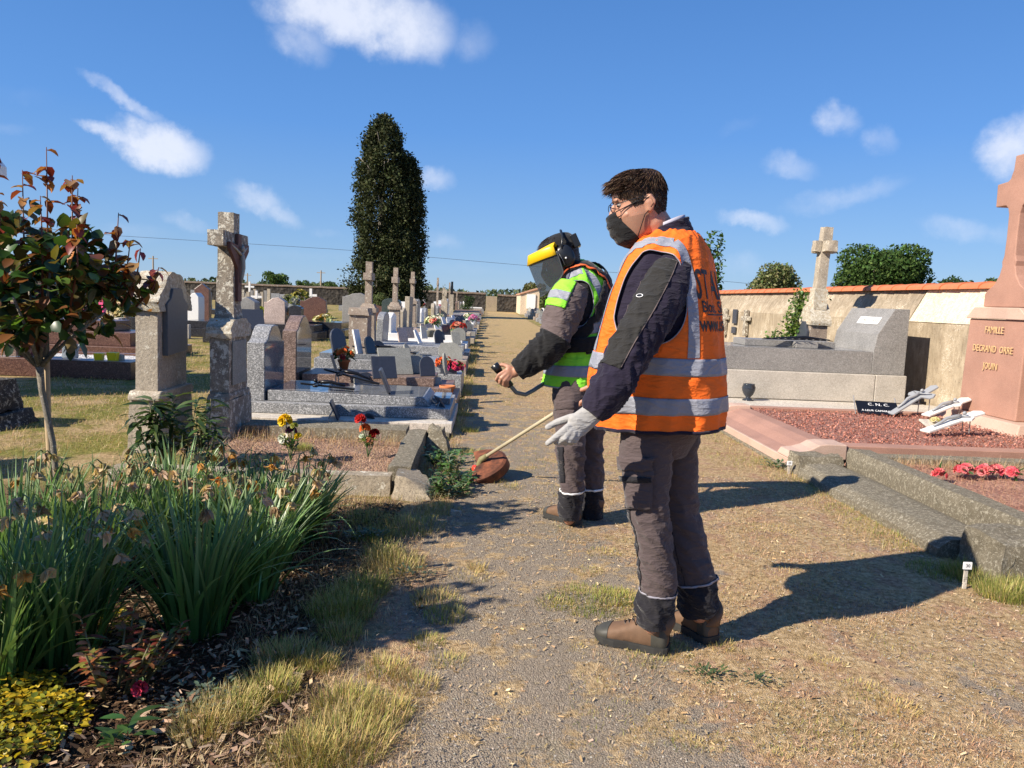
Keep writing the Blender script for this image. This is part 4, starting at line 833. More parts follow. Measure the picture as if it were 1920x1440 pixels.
tree_px('round_tree', 'smaller round tree beyond the wall, left of a bare pole', 567, 523, 36, 112, G1)
tree_px('round_tree', 'green tree beyond the wall, right of a bare pole', 620, 524, 36, 112, G1)
tree_px('bushy_shrub', 'brownish bush between two round trees beyond the wall', 595, 531, 40, 114, G2, trunk=False)
tree_px('young_tree', 'light young tree just right of the cypress', 800, 528, 34, 86, G2, n=1500)
tree_px('young_tree', 'thin bare young tree right of the light one', 828, 530, 30, 88, ((.2, .2, .12),), n=260)
tree_px('bushy_shrub', 'shrub at the foot of the cypress', 712, 540, 34, 46, G2, n=1800, low=.05, trunk=False)
tree_px('dark_shrub', 'dark shrub at the far end of the left row', 876, 550, 34, 60, G3, n=1500, low=.02, trunk=False)
tree_px('round_tree', 'olive green tree above the cream shed', 1000, 528, 60, 96, ((.12, .13, .04), (.16, .15, .06)), n=3500, low=.1)
tree_px('bushy_shrub', 'long green hedge bush behind the right hand wall far off', 1050, 543, 90, 90, ((.10, .12, .04), (.07, .1, .03)), n=3000, low=.05, trunk=False)
tree_px('bushy_shrub', 'small bushes at the end of the stone wall', 925, 551, 60, 100, G1, n=1600, low=.05, trunk=False)
# wooded skyline: one mass
parts = []
for k in range(150):
    x = -330+k*2.9; Y = 300+10*math.sin(k); hh = 4.2+2.2*noise.noise(Vector((k*.21, 0, 0)))+1.4*noise.noise(Vector((k*.77, 3, 0)))
    if x > 15: hh *= .8
    P = np.array([x, Y, 0])+rng.uniform(-1, 1, (80, 3))*[2.6, 4, 0]+np.array([0, 0, 1])*rng.uniform(0, hh, (80, 1)); parts.append(cards(P, rng.uniform(.5, 1.2, 80), vary(((.07, .10, .055), (.10, .13, .07)), 80, .25)))
tag(soup('distant_wood', parts, mFar), kind='stuff')
hills = sheet('hills', -420, 260, 295, 420, .6, mFar if False else plain('far_field', (.06, .085, .045), .9), 30, 10, 1.2, .02); tag(hills, kind='structure')
# poles and wire
for px, pyt, Y, lb in [(287, 480, 120, 'tall thin utility pole left of the stone cross'), (464, 512, 150, 'short distant pole right of the stone cross'), (602, 507, 130, 'thin distant pole between round trees')]:
    p = yp(px, pyt, Y); T = thing('utility_pole', lb, 'utility pole', (p.x, Y, 0)); MB().tube([(p.x, Y, 0), (p.x, Y, p.z)], [.16, .11], 8).build('pole', mWood, T)
    MB().box(p.x-.7, p.x+.7, Y-.05, Y+.05, p.z-.45, p.z-.33).build('crossbar', mWood, T)
wp = [(-260, 400), (0, 424), (220, 442), (420, 457), (640, 468.5), (800, 483), (1000, 502), (1150, 508), (1355, 529), (1500, 545)]
pts = []
Yw = 62
for a_, b__ in [(wp[0], wp[-1])]: pass
xs_ = [w[0] for w in wp]; ysw = [w[1] for w in wp]
for k in range(45):
    px = -260+k*40; py = float(np.interp(px, [-260, 220, 640, 1000, 1355, 1500], [395, 442, 468, 499, 527, 541])); pts.append(yp(px, py, Yw))
T = thing('power_line', 'thin sagging power line crossing the sky behind the cypress', 'power line', pts[20]); MB().tube(pts, .014, 5).build('wire', mPlaqueBl, T)
for q, lb in ((pts[0], 'wooden pole carrying the left end of the power line'), (pts[-1], 'wooden pole carrying the right end of the power line')):
    o = MB().tube([(q.x, q.y, 0), (q.x, q.y, q.z+.3)], [.15, .1], 8).build('utility_pole', mWood); tag(o, lb, 'utility pole')
# cypress
def cypress():
    T = thing('cypress', 'tall dark double topped cypress rising above the left row', 'cypress', (-6.6, 50, 0))
    def shell(x, y, h, rmax, n, z0=.4, prof_=None):
        z = rng.random(n)**.9; a = rng.uniform(0, 2*math.pi, n)
        r = rmax*np.interp(z, [0, .06, .25, .55, .8, .93, 1], prof_)
        lump = np.array([noise.noise(Vector((math.cos(t)*2.2*1.3, math.sin(t)*2.2*1.3, q*h*.75+x)))+.6*noise.noise(Vector((math.cos(t)*5, math.sin(t)*5, q*h*1.7+x))) for t, q in zip(a, z)])
        rr = r*(.86+.48*lump)*rng.uniform(.72, 1.05, n)
        return np.stack([x+rr*np.cos(a), y+rr*np.sin(a), z0+z*h], 1)
    def clump(P, n, rad):
        Q = np.repeat(P, n, axis=0)+rng.normal(size=(len(P)*n, 3))*rad*[1, 1, 1.3]; return Q
    A = clump(shell(-6.95, 50, 11.9, 2.0, 2800, .3, [.7, .92, 1, .98, .74, .5, .12]), 16, .15)
    B = clump(shell(-5.4, 50.3, 9.6, 1.15, 1500, .3, [.8, 1.0, 1, 1, .85, .55, .2]), 16, .14)
    C_ = clump(shell(-5.9, 49.4, 5.5, 1.5, 800, .2, [.8, 1.0, 1, .9, .75, .5, .15]), 16, .14)
    P = np.concatenate([A, B, C_]); cols = vary(((.024, .034, .012), (.040, .050, .019), (.056, .062, .026)), len(P), .2, .08)
    # clumps share a tone
    tone = np.array([noise.noise(Vector((float(q[0])*1.6, float(q[1])*1.6, float(q[2])*1.3))) for q in P[::7]]); tone = np.repeat(tone, 7)[:len(P)]
    cols = cols*(1+1.1*tone[:, None])
    cols = np.clip(cols, .004, .2)
    soup('crown', [cards(P, rng.uniform(.05, .125, len(P)), cols)], mFar, T)
    b = MB(); b.tube([(-7, 50, 0), (-7, 50, 11)], [.4, .06], 9); b.tube([(-5.6, 50.2, 0), (-5.6, 50.3, 8)], [.3, .05], 9)
    for i in range(40):
        z = rng.uniform(2, 10); a = rng.uniform(0, 6.28); b.tube([(-7, 50, z), (-7+1.6*math.cos(a), 50+1.6*math.sin(a), z+1.2)], [.06, .02], 5)
    b.build('trunk', mBark, T, smooth=True)
cypress()
# ------------------------------------------------------------------ right hand wall
WX = 6.0
m, n, b = newmat('old_plaster')
geo = N(n, 'ShaderNodeNewGeometry', name='geo'); sp = N(n, 'ShaderNodeSeparateXYZ'); L(n, geo.outputs['Position'], sp.inputs[0])
mp = N(n, 'ShaderNodeMapping'); mp.inputs['Scale'].default_value = (1, 1, .32); L(n, geo.outputs['Position'], mp.inputs['Vector'])
f1 = tex(n, 'Noise', 2.2, 8, .65); f2 = tex(n, 'Noise', 14, 6, .7, vec=mp.outputs[0]); f3 = tex(n, 'Noise', 60, 4, .6)
c = ramp(n, f1, [(.3, (.20, .16, .11)), (.5, (.39, .31, .21)), (.7, (.55, .45, .32))])
c = mix(n, .5, c, ramp(n, f2, [(.3, (.19, .15, .10)), (.7, (.56, .47, .35))]))
zt = step(n, M_(n, 'ADD', sp.outputs[2], M_(n, 'MULTIPLY', f2, .25)), 1.35, 1.75)
c = mix(n, M_(n, 'MULTIPLY', zt, .55), c, ramp(n, f2, [(.3, (.12, .1, .075)), (.7, (.36, .3, .23))]))
lich = M_(n, 'ADD', M_(n, 'MULTIPLY', f3, .55), M_(n, 'MULTIPLY', f1, .45))
c = mix(n, step(n, lich, .56, .6), c, (.6, .54, .43)); c = mix(n, step(n, tex(n, 'Noise', 28, 5, .7), .60, .66), c, (.17, .14, .1))
L(n, c, b.inputs['Base Color']); b.inputs['Roughness'].default_value = .95; b.inputs['Specular IOR Level'].default_value = .1
bump(n, b, M_(n, 'ADD', f3, f2), .6, .012); mPlaster = m
mNewP = stone('new_render', (.68, .56, .40), (.6, .49, .34), (.76, .64, .47), lich=0, scale=2, bmp=.12, pores=.1)
T = thing('tiled_wall', 'long plastered boundary wall with orange tile ridge on the right', 'wall', (WX, 30, 0))
def wallseg(name, y0, y1, mt, x_=WX, zc=1.28, zt=1.74, back=.24, parent=T, off=0, sec='all'):
    if sec == 'low': pr = [(x_, -.1), (x_+.6, -.1), (x_+.6, zc), (x_, zc)]
    elif sec == 'up': pr = [(x_-off, zc+.002), (x_+.6, zc+.002), (x_+.6, zt), (x_+back-off, zt)]
    nn = max(1, int((y1-y0)/.4)); V = []; F = []
    for i in range(nn+1):
        y = y0+(y1-y0)*i/nn
        for (x, z) in pr: V.append((x+.012*noise.noise(Vector((y*1.5, z*2, x_))), y, z))
    k = len(pr)
    for i in range(nn):
        a = i*k; F += [(a+j, a+(j+1) % k, a+k+(j+1) % k, a+k+j) for j in range(k)]
    F += [tuple(range(k))[::-1], tuple(range(nn*k, nn*k+k))]
    return mesh(name, V, F, mt, parent)
wallseg('wall_base', 2, 69.9, mPlaster, sec='low'); wallseg('old_coping', 10.85, 69.9, mPlaster, sec='up'); wallseg('new_coping', 8.35, 10.8, mNewP, sec='up', off=.012); wallseg('old_coping', 2, 8.3, mPlaster, sec='up')
mTile = plain('orange_tile', (.55, .17, .07), .75, var=.22, scale=9, bmp=.3, bscale=60)
y = 2.0; i = 0
while y < 69:
    Lt = .42 if y < 30 else 3.0
    prf = arc(WX+.30, 1.735, .17, 0, 180, 8, .10); k = len(prf)
    V = [(x, y, z) for x, z in prf]+[((x-WX-.3)*.88+WX+.3, y+Lt+.03, (z-1.735)*.86+1.735) for x, z in prf]; F = [(j, j+1, k+j+1, k+j) for j in range(k-1)]+[tuple(range(k))[::-1], tuple(range(k, 2*k)), (0, k, 2*k-1, k-1)]
    mesh('ridge_tile', V, F, mTile, T, smooth=False); y += Lt; i += 1

# ------------------------------------------------------------------ right hand granite tomb
T = thing('family_tomb', 'large fine grey granite tomb with raked headstone and name plate, by the plastered wall', 'tomb', (4.2, 10.5, 0))
MB().box(2.72, 5.95, 9.12, 9.93, 0, .19).box(2.72, 5.95, 9.932, 11.3, 0, .17).build('ledge', mConcL, T, bevel=.008)
MB().box(2.76, 3.12, 9.94, 11.2, .192, .565).box(3.123, 5.14, 9.94, 11.2, .192, .565).box(5.143, 5.56, 9.94, 11.2, .192, .565).build('base_course', mGranBs, T, bevel=.012)
MB().box(2.84, 5.1, 9.99, 11.15, .568, .865).build('slab', mGranG2, T, bevel=.005)
MB().box(2.85, 5.0, 10.0, 11.14, .867, .869).build('polished_top', granite('polished_fine_grey', (.12, .12, .12), (.2, .2, .205), (.28, .28, .29), 130, .12), T)
MB().box(3.5, 4.75, 10.35, 10.85, .871, .955).build('upper_step', mGranG2, T, bevel=.004)
MB().box(4.15, 4.45, 10.2, 10.34, .871, .95).build('vase_block', mGranG2, T, bevel=.004)
pr = [(5.103, .568), (5.54, .568), (5.54, 1.44), (5.34, 1.44), (5.14, 1.1), (5.103, .87)]
V = [(x, 9.985, z) for x, z in pr]+[(x, 11.2, z) for x, z in pr]; k = len(pr)
mesh('headstone', V, [tuple(range(k)), tuple(range(k, 2*k))[::-1]]+[(k+i, k+(i+1) % k, (i+1) % k, i) for i in range(k)], mGranG2, T, bevel=.005)
nx = Vector((-.34, 0, .2)).normalized(); c0 = Vector((5.24, 10.45, 1.27))
plM = frame(c0+nx*.004, (0, -1, 0), Vector((.2, 0, .34)))
MB().box(-.29, .29, -.055, .055, 0, .006, M=plM).build('name_plate', mWhiteP, T)
text('lettering', 'FAMILLE ORRE', .085, mPlaqueG, T, plM @ Matrix.Translation((0, 0, .0075)), .001, sx=.95)
# old lumps and stains on it are in the stone; black bronze branch lying on top
T2 = thing('bronze_branch', 'black metal palm branch lying on the grey family tomb', 'grave ornament', (4.2, 10.3, .96))
b = MB(); b.tube([(3.7, 10.25, .97), (4.0, 10.3, .985), (4.3, 10.3, 1.0), (4.62, 10.25, .985)], [.008, .02, .03, .01], 6)
for i in range(9):
    x = 3.75+i*.095; b.tube([(x, 10.27, .975), (x+.06, 10.2-.03*(i % 2), .985), (x+.12, 10.16, .975)], [.006, .01, .003], 5)
b.build('branch', mBlackM, T2, smooth=True)
p = gp(1403, 744, .19); T = thing('vase', 'dark marbled vase standing on the ledge before the grey family tomb', 'vase', (p.x, 9.72, .19)); p = yp(1403, 740, 9.72)
MB().lathe([(.07, 0), (.072, .012), (.035, .03), (.03, .045), (.06, .08), (.082, .13), (.086, .17), (.072, .205), (.075, .215), (.06, .21), (.05, .12)], (p.x, 9.72, .19), 26).build('vase', mGlassDk, T, smooth=True)
# leaning stone cross behind
T = thing('leaning_cross', 'pale lichened stone cross leaning right above a pointed pedestal, before the wall', 'cross', (5.1, 11.9, 0))
Mx = Matrix.Translation((5.05, 11.9, 0)) @ Matrix.Rotation(R(2.6), 4, 'Y')
b = MB(); b.box(-.18, .18, -.24, .24, 0, .75, M=Mx); b.box(-.14, .14, -.2, .2, .752, 1.15, .01, .01, M=Mx); roughen(b.build('pedestal', mStoneC, T), .008)
b = MB(); b.prism([(-.23, 1.152), (.23, 1.152), (.23, 1.22), (.11, 1.40), (0, 1.5), (-.11, 1.40), (-.23, 1.22)], -.16, .16, 'x', Mx); b.prism([(-.12, 1.4), (.12, 1.4), (.1, 1.72), (-.1, 1.72)], -.1, .1, 'x', Mx); roughen(b.build('gable', mStoneCap, T), .012)
b = MB(); b.box(-.075, .075, -.085, .085, 1.6, 2.66, .008, .01, M=Mx); roughen(b.build('shaft', mStoneA, T), .008, 3, 12)
b = MB(); b.box(-.07, .07, -.30, -.088, 2.28, 2.44, M=Mx); b.box(-.07, .07, .088, .30, 2.28, 2.44, M=Mx); b.box(-.17, -.078, -.07, .07, 2.28, 2.44, M=Mx); b.box(.078, .17, -.07, .07, 2.28, 2.44, M=Mx); roughen(b.build('arms', mStoneA, T), .01, 3, 12)
b = MB(); b.prism([(-.18, .78), (.18, .78), (.18, 1.05), (.1, 1.12), (.05, 1.2), (-.05, 1.2), (-.1, 1.12), (-.18, 1.05)], -.185, -.142, 'x', Mx); b.build('plaque', mPlaqueBl, T, bevel=.004)
# crosses and plaques fixed on the wall
for px, py0, py1, lb in [(1360, 578, 628, 'small dark stone cross on the wall, half hidden by the worker'), (1399, 581, 630, 'small dark stone cross on the wall, right of the dark tablet')]:
    Y = 14.5 if px < 1380 else 14.3
    # intersect the wall plane
    d = ray(px, (py0+py1)/2); t = (WX-.05)/d.x; q = d*t+Vector((0, 0, EYE)); d2 = ray(px, py0); q2 = d2*((WX-.05)/d2.x)+Vector((0, 0, EYE)); d3 = ray(px, py1); q3 = d3*((WX-.05)/d3.x)+Vector((0, 0, EYE))
    T = thing('wall_cross', lb, 'cross', (q.x, q.y, q3.z)); w = .075; H = q2.z-q3.z
    MB().box(WX-.1, WX-.015, q.y-w, q.y+w, q3.z, q2.z).build('post', mStoneB, T, bevel=.01); MB().box(WX-.105, WX-.02, q.y-.24, q.y+.24, q2.z-H*.42, q2.z-H*.25).build('arms', mStoneB, T, bevel=.01)
for px, py0, py1, lb in [(1380, 580, 607, 'dark slate tablet on the wall between two small crosses'), (1377, 613, 625, 'smaller slate tablet below the dark one on the wall')]:
    d2 = ray(px, py0); q2 = d2*((WX-.02)/d2.x)+Vector((0, 0, EYE)); d3 = ray(px, py1); q3 = d3*((WX-.02)/d3.x)+Vector((0, 0, EYE))
    tag(MB().box(WX-.05, WX-.014, q2.y-.14, q2.y+.14, q3.z, q2.z).build('wall_tablet', mPlaqueBl, bevel=.004), lb, 'plaque')

# ------------------------------------------------------------------ pink family monument and its plot
T = thing('pink_plot', 'pink granite grave kerb filled with red chippings, on the right of the walk', 'grave kerb', (4.1, 7.8, 0))
X0, X1, Y0, Y1 = 2.62, 5.55, 6.40, 9.08
k = MB(); k.box(X0, X0+.34, Y0+.02, Y1, -.02, .10, .0, 0); k.build('step', mPinkL, T, bevel=.006)
k = MB(); k.prism([(X0+.02, .102), (X0+.36, .102), (X0+.5, .102), (X0+.5, .20), (X0+.36, .20), (X0+.26, .17), (X0+.16, .125), (X0+.06, .108)], Y0+.3, Y1-.25, 'y'); k.build('front_kerb', mPink, T, bevel=.006)
def scroll(y0, y1): MB().prism([(X0+.0, .104), (X0+.5, .104), (X0+.5, .235), (X0+.33, .235), (X0+.26, .225), (X0+.20, .19), (X0+.12, .165), (X0+.03, .155)], y0, y1, 'y').build('end_scroll', mPinkL, T, bevel=.008)
scroll(Y0, Y0+.28); scroll(Y1-.24, Y1)
k = MB(); k.box(X0+.502, 6.6, Y0+.02, Y0+.2, -.02, .225); k.build('side_kerb', mPink, T, bevel=.006)
k = MB(); k.box(X0+.502, 5.5, Y1-.15, Y1-.01, -.02, .21); k.build('side_kerb', mPink, T, bevel=.006)
MB().box(X0-.03, X0+.3, Y0-.02, Y1+.02, -.04, .03).build('foundation', mStoneD, T, bevel=.006)
s_ = sheet('red_chippings', X0+.5, 6.6, Y0+.19, Y1-.14, .18, mRedGr, 90, 60, .02, 7); s_.parent = T; s_.location = -Vector(T.location)
nP = 9000; Pp = np.stack([rng.uniform(X0+.52, 6.2, nP), rng.uniform(Y0+.22, Y1-.17, nP), rng.uniform(.18, .21, nP)], 1)
ch = soup('chips', [cards(Pp, rng.uniform(.006, .014, nP), vary(((.38, .15, .105), (.5, .23, .17), (.22, .08, .055)), nP, .3))], mChip, T); tag(ch, kind='stuff')
# monument: faces the walk (-x)
T = thing('pink_monument', 'tall pink granite monument with gilt family lettering and cross, at the right edge', 'monument', (5.8, 8.2, 0))
MX = 5.6; yc = 8.27
k = MB(); k.box(MX-.22, 6.0, yc-.75, yc+.72, .15, .30, .06, .04); k.build('plinth', mPinkL, T, bevel=.01)
k = MB(); k.box(MX-.05, 5.98, yc-.48, yc+.50, .302, 1.36, .02, .01); k.build('panel_block', mPink, T, bevel=.012)
k = MB(); k.prism([(yc-.50, 1.362), (yc+.52, 1.362), (yc+.50, 1.39), (yc+.38, 1.49), (yc-.36, 1.49), (yc-.50, 1.39)], MX-.06, 5.97, 'x'); k.build('shoulder', mPinkL, T, bevel=.008)
hw = [(.35, 1.495), (.35, 1.64), (.31, 1.68), (.21, 1.74), (.135, 1.84), (.105, 1.94), (.115, 1.99), (.09, 2.05), (.082, 2.25), (.088, 2.5), (.11, 2.565), (.15, 2.60), (.32, 2.60), (.33, 2.85), (.16, 2.86), (.12, 2.885), (.105, 2.93), (.085, 2.97), (.075, 3.12)]
cp = [(yc-w, z) for w, z in hw]+[(yc+w, z) for w, z in hw[::-1]]; cp = cp[::-1]
k = MB(); k.prism(cp, MX+.02, MX+.22, 'x'); k.build('cross', mPink, T, bevel=.010)
k = MB(); k.prism([(y+(.014 if y > yc else -.014), z+(.006 if z > 1.5 else 0)) for y, z in cp], MX+.222, MX+.25, 'x'); k.build('cross_edge', mPinkL, T, bevel=.006)
TM = frame((MX-.053, yc+.01, 1.22), (0, -1, 0), (0, 0, 1))
for i, (s, sz, dy) in enumerate([('FAMILLE', .105, .02), ('DECRAND  ORRE', .105, -.19), ('JOUIN', .105, -.38)]): text('lettering', s, sz, mGold, T, TM @ Matrix.Translation((0, dy, 0)), .002, sx=.82)
T2 = thing('stone_statue', 'small pale stone niche figure at the right side of the pink monument', 'statue', (5.9, 7.6, 0)); b = MB(); b.lathe([(.2, 1.3), (.16, 1.5), (.12, 1.9), (.16, 2.2), (.1, 2.4), (.09, 2.55), (.0, 2.62)], (5.95, 7.62, 0), 14); b.box(5.7, 6.2, 7.35, 7.87, .15, 1.3); b.build('figure', mStoneA, T2, smooth=False)
# plaque and crucifixes on the chippings
p = gp(1648, 768, .24); T = thing('grave_plaque', 'black sign with white lettering lying tilted on the red chippings', 'plaque', (p.x, p.y, .2))
pm = frame((p.x-.02, p.y, .26), (1, -.25, 0), (-.1, .9, .5)); MB().box(-.23, .23, -.125, .125, -.012, 0, M=pm).build('slab', mBlackM, T, bevel=.003)
text('lettering', 'C. N. C.', .07, mWhiteT, T, pm @ Matrix.Translation((.02, .06, .001)), .001); text('lettering', 'A LEUR CAMARADE', .046, mWhiteT, T, pm @ Matrix.Translation((0, -.06, .001)), .001, sx=.9)
for s in (-.24, .22): MB().tube([pm @ Vector((s, .2, .01)), pm @ Vector((s*1.02, -.28, -.1))], .006, 6).build('prop', mSilver, T)
mGC = plain('grey_cross_paint', (.3, .31, .32), .5, var=.1); mWC = plain('white_cross_paint', (.68, .67, .63), .5, var=.06); mFig = plain('grey_figure', (.28, .29, .3), .4)
p = yp(1672, 765, 8.75); crucifix_bronze('grey crucifix propped up beside the black sign', (p.x, 8.75, .20), .66, 12, 30, mGC, mFig, w=.1)
p = gp(1735, 787, .2); crucifix_bronze('white crucifix leaning on a prop in the middle of the red chippings', (p.x, p.y, .24), .60, 16, 18, mWC, mFig, w=.12, arm=.22)
p = gp(1752, 815, .2); crucifix_bronze('black and white crucifix propped nearest the side kerb', (p.x-.1, p.y, .22), .68, 14, 16, mWC, mFig, w=.12, arm=.25)
T = thing('plaque_flower', 'small pale plaque with cream rose under the white crucifix', 'plaque', (gp(1752, 795, .22).x, gp(1752, 795, .22).y, .2)); q = Vector(T.location); b = frame((q.x, q.y, .22), (1, 0, 0), (0, 1, .3)); MB().box(-.12, .12, -.1, .1, -.01, 0.01, M=b).build('slab', mConcL, T, bevel=.003); flowers(T, (q.x, q.y, .24), .05, 6, ((.75, .68, .35),), .035, nl=0)

# ------------------------------------------------------------------ dark concrete grave kerb nearest the camera
T = thing('dark_plot', 'weathered dark concrete double stepped grave kerb, nearest on the right', 'grave kerb', (4, 5.2, 0))
DX, D0, D1 = 2.60, 4.02, 6.12
k = MB(); k.prism([(DX-.02, -.05), (DX+.42, -.05), (DX+.42, .09), (DX+.3, .125), (DX+.06, .115), (DX-.01, .06)], D0+.12, D1, 'y'); roughen(k.build('front_step', mStoneD, T), .012, 4, 6)
k = MB(); k.prism([(DX+.43, -.05), (DX+.62, -.05), (DX+.62, .235), (DX+.45, .24), (DX+.43, .2)], D0-.1, D1+.1, 'y'); roughen(k.build('inner_kerb', mStoneD, T), .01, 4, 7)
k = MB(); k.box(DX-.02, DX+.42, D1-.05+.06, D1+.30, -.05, .17, .04, .05); roughen(k.build('corner_block', mStoneD, T), .03, 4, 6)
k = MB(); k.box(DX+.05, DX+.5, D0-.32, D0+.1, -.05, .22, .04, .04); roughen(k.build('corner_block', mStoneD, T), .035, 4, 6)
k = MB(); k.box(DX+.62, 6.4, D1-.04, D1+.12, -.05, .20); roughen(k.build('back_kerb', mStoneD, T), .01, 3, 6)
s_ = sheet('soil', DX+.6, 6.4, 3.2, D1, .15, mk_soil('red_soil', (.22, .09, .06), (.36, .17, .115), (.46, .26, .18), 40), 60, 40, .015, 5); s_.parent = T; s_.location = -Vector(T.location)
for px, py, nn, lb in [(1845, 893, 3, 'cluster of pink artificial roses on the reddish soil'), (1760, 900, 1, 'single small pink bloom on the reddish soil')]:
    p = gp(px, py, .17); T = thing('rose_cluster', lb, 'artificial flowers', p)
    for j in range(nn+ (3 if nn > 1 else 0)):
        c = (p.x+(j-2.5)*.075*(nn > 1)+float(rng.uniform(-.01, .01)), p.y+float(rng.uniform(-.04, .05)), p.z+.04); flowers(T, c, .04, 12, ((.75, .12, .16), (.8, .25, .25)), .035, nl=6, name='bloom')
for (px, py, z, tx, lb, hh) in [(1814, 1048, 0, '30', 'small white grave number sign on a stake by the dark kerb corner', .13), (1478, 890, 0, '29', 'tiny white number sign at the corner of the pink kerb', .1)]:
    p = yp(1812, 1062, 3.66) if px > 1700 else gp(px, py, z); p.z = 0; T = thing('number_sign', lb, 'sign', p); MB().box(p.x-.009, p.x+.009, p.y-.004, p.y+.004, -.01, hh).build('stake', mConcL, T)
    w = .021 if hh > .09 else .021; MB().box(p.x-w, p.x+w, p.y-.012, p.y-.0045, hh-.018, hh+.018, M=None).build('plate', mWhiteP, T); text('number', tx, w*1.1, mBlackT, T, frame((p.x, p.y-.0125, hh), (1, 0, 0), (0, 0, 1)), .0005)
# trees and hedge behind the wall
tree_px('round_tree', 'pale olive round tree behind the wall, left of the leaning cross', 1457, 486, 112, 60, ((.14, .15, .06), (.19, .19, .09), (.09, .12, .04)), n=12000, size=.12, lumps=26, low=.1, fat=1.15)
tree_px('big_oak', 'large dark green oak behind the wall, right of the leaning cross', 1655, 458, 190, 55, ((.045, .085, .02), (.07, .12, .03), (.025, .05, .012)), n=26000, size=.13, lumps=40, low=.1, fat=1.15)
tree_px('conifer_hedge', 'ragged dark hedge top right of the oak', 1790, 511, 130, 50, G3, n=5000, size=.1, lumps=30, low=.3, trunk=False, d=1.5)
tree_px('round_tree', 'green tree top just left of the pink monument', 1862, 504, 62, 60, G1, n=4000, size=.12, low=.2)
tree_px('low_bush', 'low bush above the wall just right of the workers', 1372, 534, 40, 60, G2, n=900, low=.2)
# ------------------------------------------------------------------ plants
def pol(n): return rng.uniform(0, 2*math.pi, n)
def rose_tree(x, y, label, main=True, seed=3):
    global rng
    rs = rng; rng = np.random.default_rng(seed)
    T = thing('rose_tree', label, 'rose tree', (x, y, 0))
    b = MB(); zf = 1.0
    b.tube([(x+.075, y, 0), (x+.065, y, .3), (x+.045, y, .6), (x+.0, y, .85), (x-.01, y, zf)], [.013, .0125, .013, .014, .018], 10)
    tips = []
    brs = [(-.36, .1, 1.25), (-.2, -.22, 1.35), (.0, .2, 1.45), (.12, -.12, 1.42), (.3, .12, 1.3), (.34, -.1, 1.22), (-.1, .05, 1.5), (.18, .25, 1.35), (-.3, -.1, 1.2), (.05, -.28, 1.28)]
    for dx, dy, z in brs:
        b.tube([(x-.01, y, zf-.05), (x+dx*.4, y+dy*.4, zf+(z-zf)*.35), (x+dx, y+dy, z)], [.010, .007, .005], 6)
    b.build('trunk', mBark, T, smooth=True)
    # foliage
    c = np.array([x, y, 1.34]); n = 340
    v = rng.normal(size=(n, 3)); v /= np.linalg.norm(v, axis=1, keepdims=True)
    rad = np.array([.37, .35, .27]); P = c+v*rad*rng.uniform(.45, 1.0, (n, 1)); P[:, 2] = np.maximum(P[:, 2], 1.04+rng.uniform(0, .05, n))
    D = v*[1, 1, .4]+rng.normal(size=(n, 3))*.6; D[:, 2] -= .15
    U = np.tile([0, 0, 1.], (n, 1))+rng.normal(size=(n, 3))*.35
    # leaflets in threes
    Pn = np.repeat(P, 3, axis=0); Dn = np.repeat(D, 3, axis=0)+rng.normal(size=(n*3, 3))*.9; Pn = Pn+Dn*.02
    cols = vary(((.025, .065, .014), (.045, .11, .022), (.016, .045, .012), (.10, .17, .025), (.13, .10, .02), (.16, .06, .02)), n*3, .35, .1)
    soup('leaves', [leaves(Pn, Dn, np.repeat(U, 3, axis=0), rng.uniform(.055, .088, n*3), rng.uniform(.042, .064, n*3), cols, .12, .15)], mLeaf, T)
    # young shoots with bronze and red leaves
    sh = [(-.20, .0, 1.93), (.02, .05, 1.96), (.17, -.02, 1.83), (.34, .05, 1.68), (-.38, .1, 1.75), (-.42, -.1, 1.58), (.46, .0, 1.52), (.5, .1, 1.44), (-.05, -.2, 1.7), (.28, -.2, 1.6), (.08, .2, 1.8), (-.5, 0, 1.42), (-.3, .2, 1.62), (-.12, .1, 1.86), (.1, -.15, 1.72), (-.28, -.12, 1.8), (.36, .12, 1.56)]
    b = MB(); parts = []
    for dx, dy, z in sh:
        p0 = Vector((x+dx*.8, y+dy*.8, 1.25)); p1 = Vector((x+dx, y+dy, z)); b.tube([p0, (p0+p1)/2+Vector((dx*.06, 0, 0)), p1], [.006, .0045, .002], 6)
        k = 24; t = rng.uniform(.2, 1, k); Q = np.array([list(p0+(p1-p0)*float(tt)) for tt in t])
        D = rng.normal(size=(k, 3))*[1, 1, .5]+[0, 0, -.25]
        red = np.clip(t*1.3-.1+rng.uniform(-.3, .3, k), 0, 1)[:, None]
        cc = vary(((.05, .10, .02), (.10, .12, .02), (.03, .07, .015)), k)*(1-red)+vary(((.26, .04, .02), (.42, .15, .04), (.18, .025, .02), (.38, .2, .08)), k)*red
        parts.append(leaves(Q, D, np.tile([0, 0, 1.], (k, 1)), rng.uniform(.045, .08, k)*(1.25-.4*t), rng.uniform(.03, .052, k), cc, .2, .35))
    b.build('shoots', plain('red_shoot_%d' % seed, (.12, .035, .02), .5), T, smooth=True)
    soup('young_leaves', parts, mLeaf, T)
    if main:
        # rosebuds / hips low in the crown
        fl = thing('x', 'x', 'x') if False else None
    rng = rs
    return T
RX, RY = yp(105, 900, 3.62).x-.055, 3.62
rose_tree(RX, RY, 'standard rose tree with glossy green crown and red young shoots, at the left edge')
rose_tree(-2.35, 2.1, 'second standard rose tree standing just outside the left edge', False, 11)
s1, s2 = yp(99, 935, 3.66), yp(84, 650, 3.66)
o = MB().tube([(s1.x+.012, 3.66, -.05), (s1.x, 3.66, s1.z), ((s1.x+s2.x)/2-.004, 3.66, (s1.z+s2.z)/2), (s2.x, 3.67, s2.z+.1)], [.015, .015, .0145, .014], 9).build('wooden_stake', mStake, smooth=True); tag(o, 'pale wooden stake tied beside the rose tree trunk', 'stake')

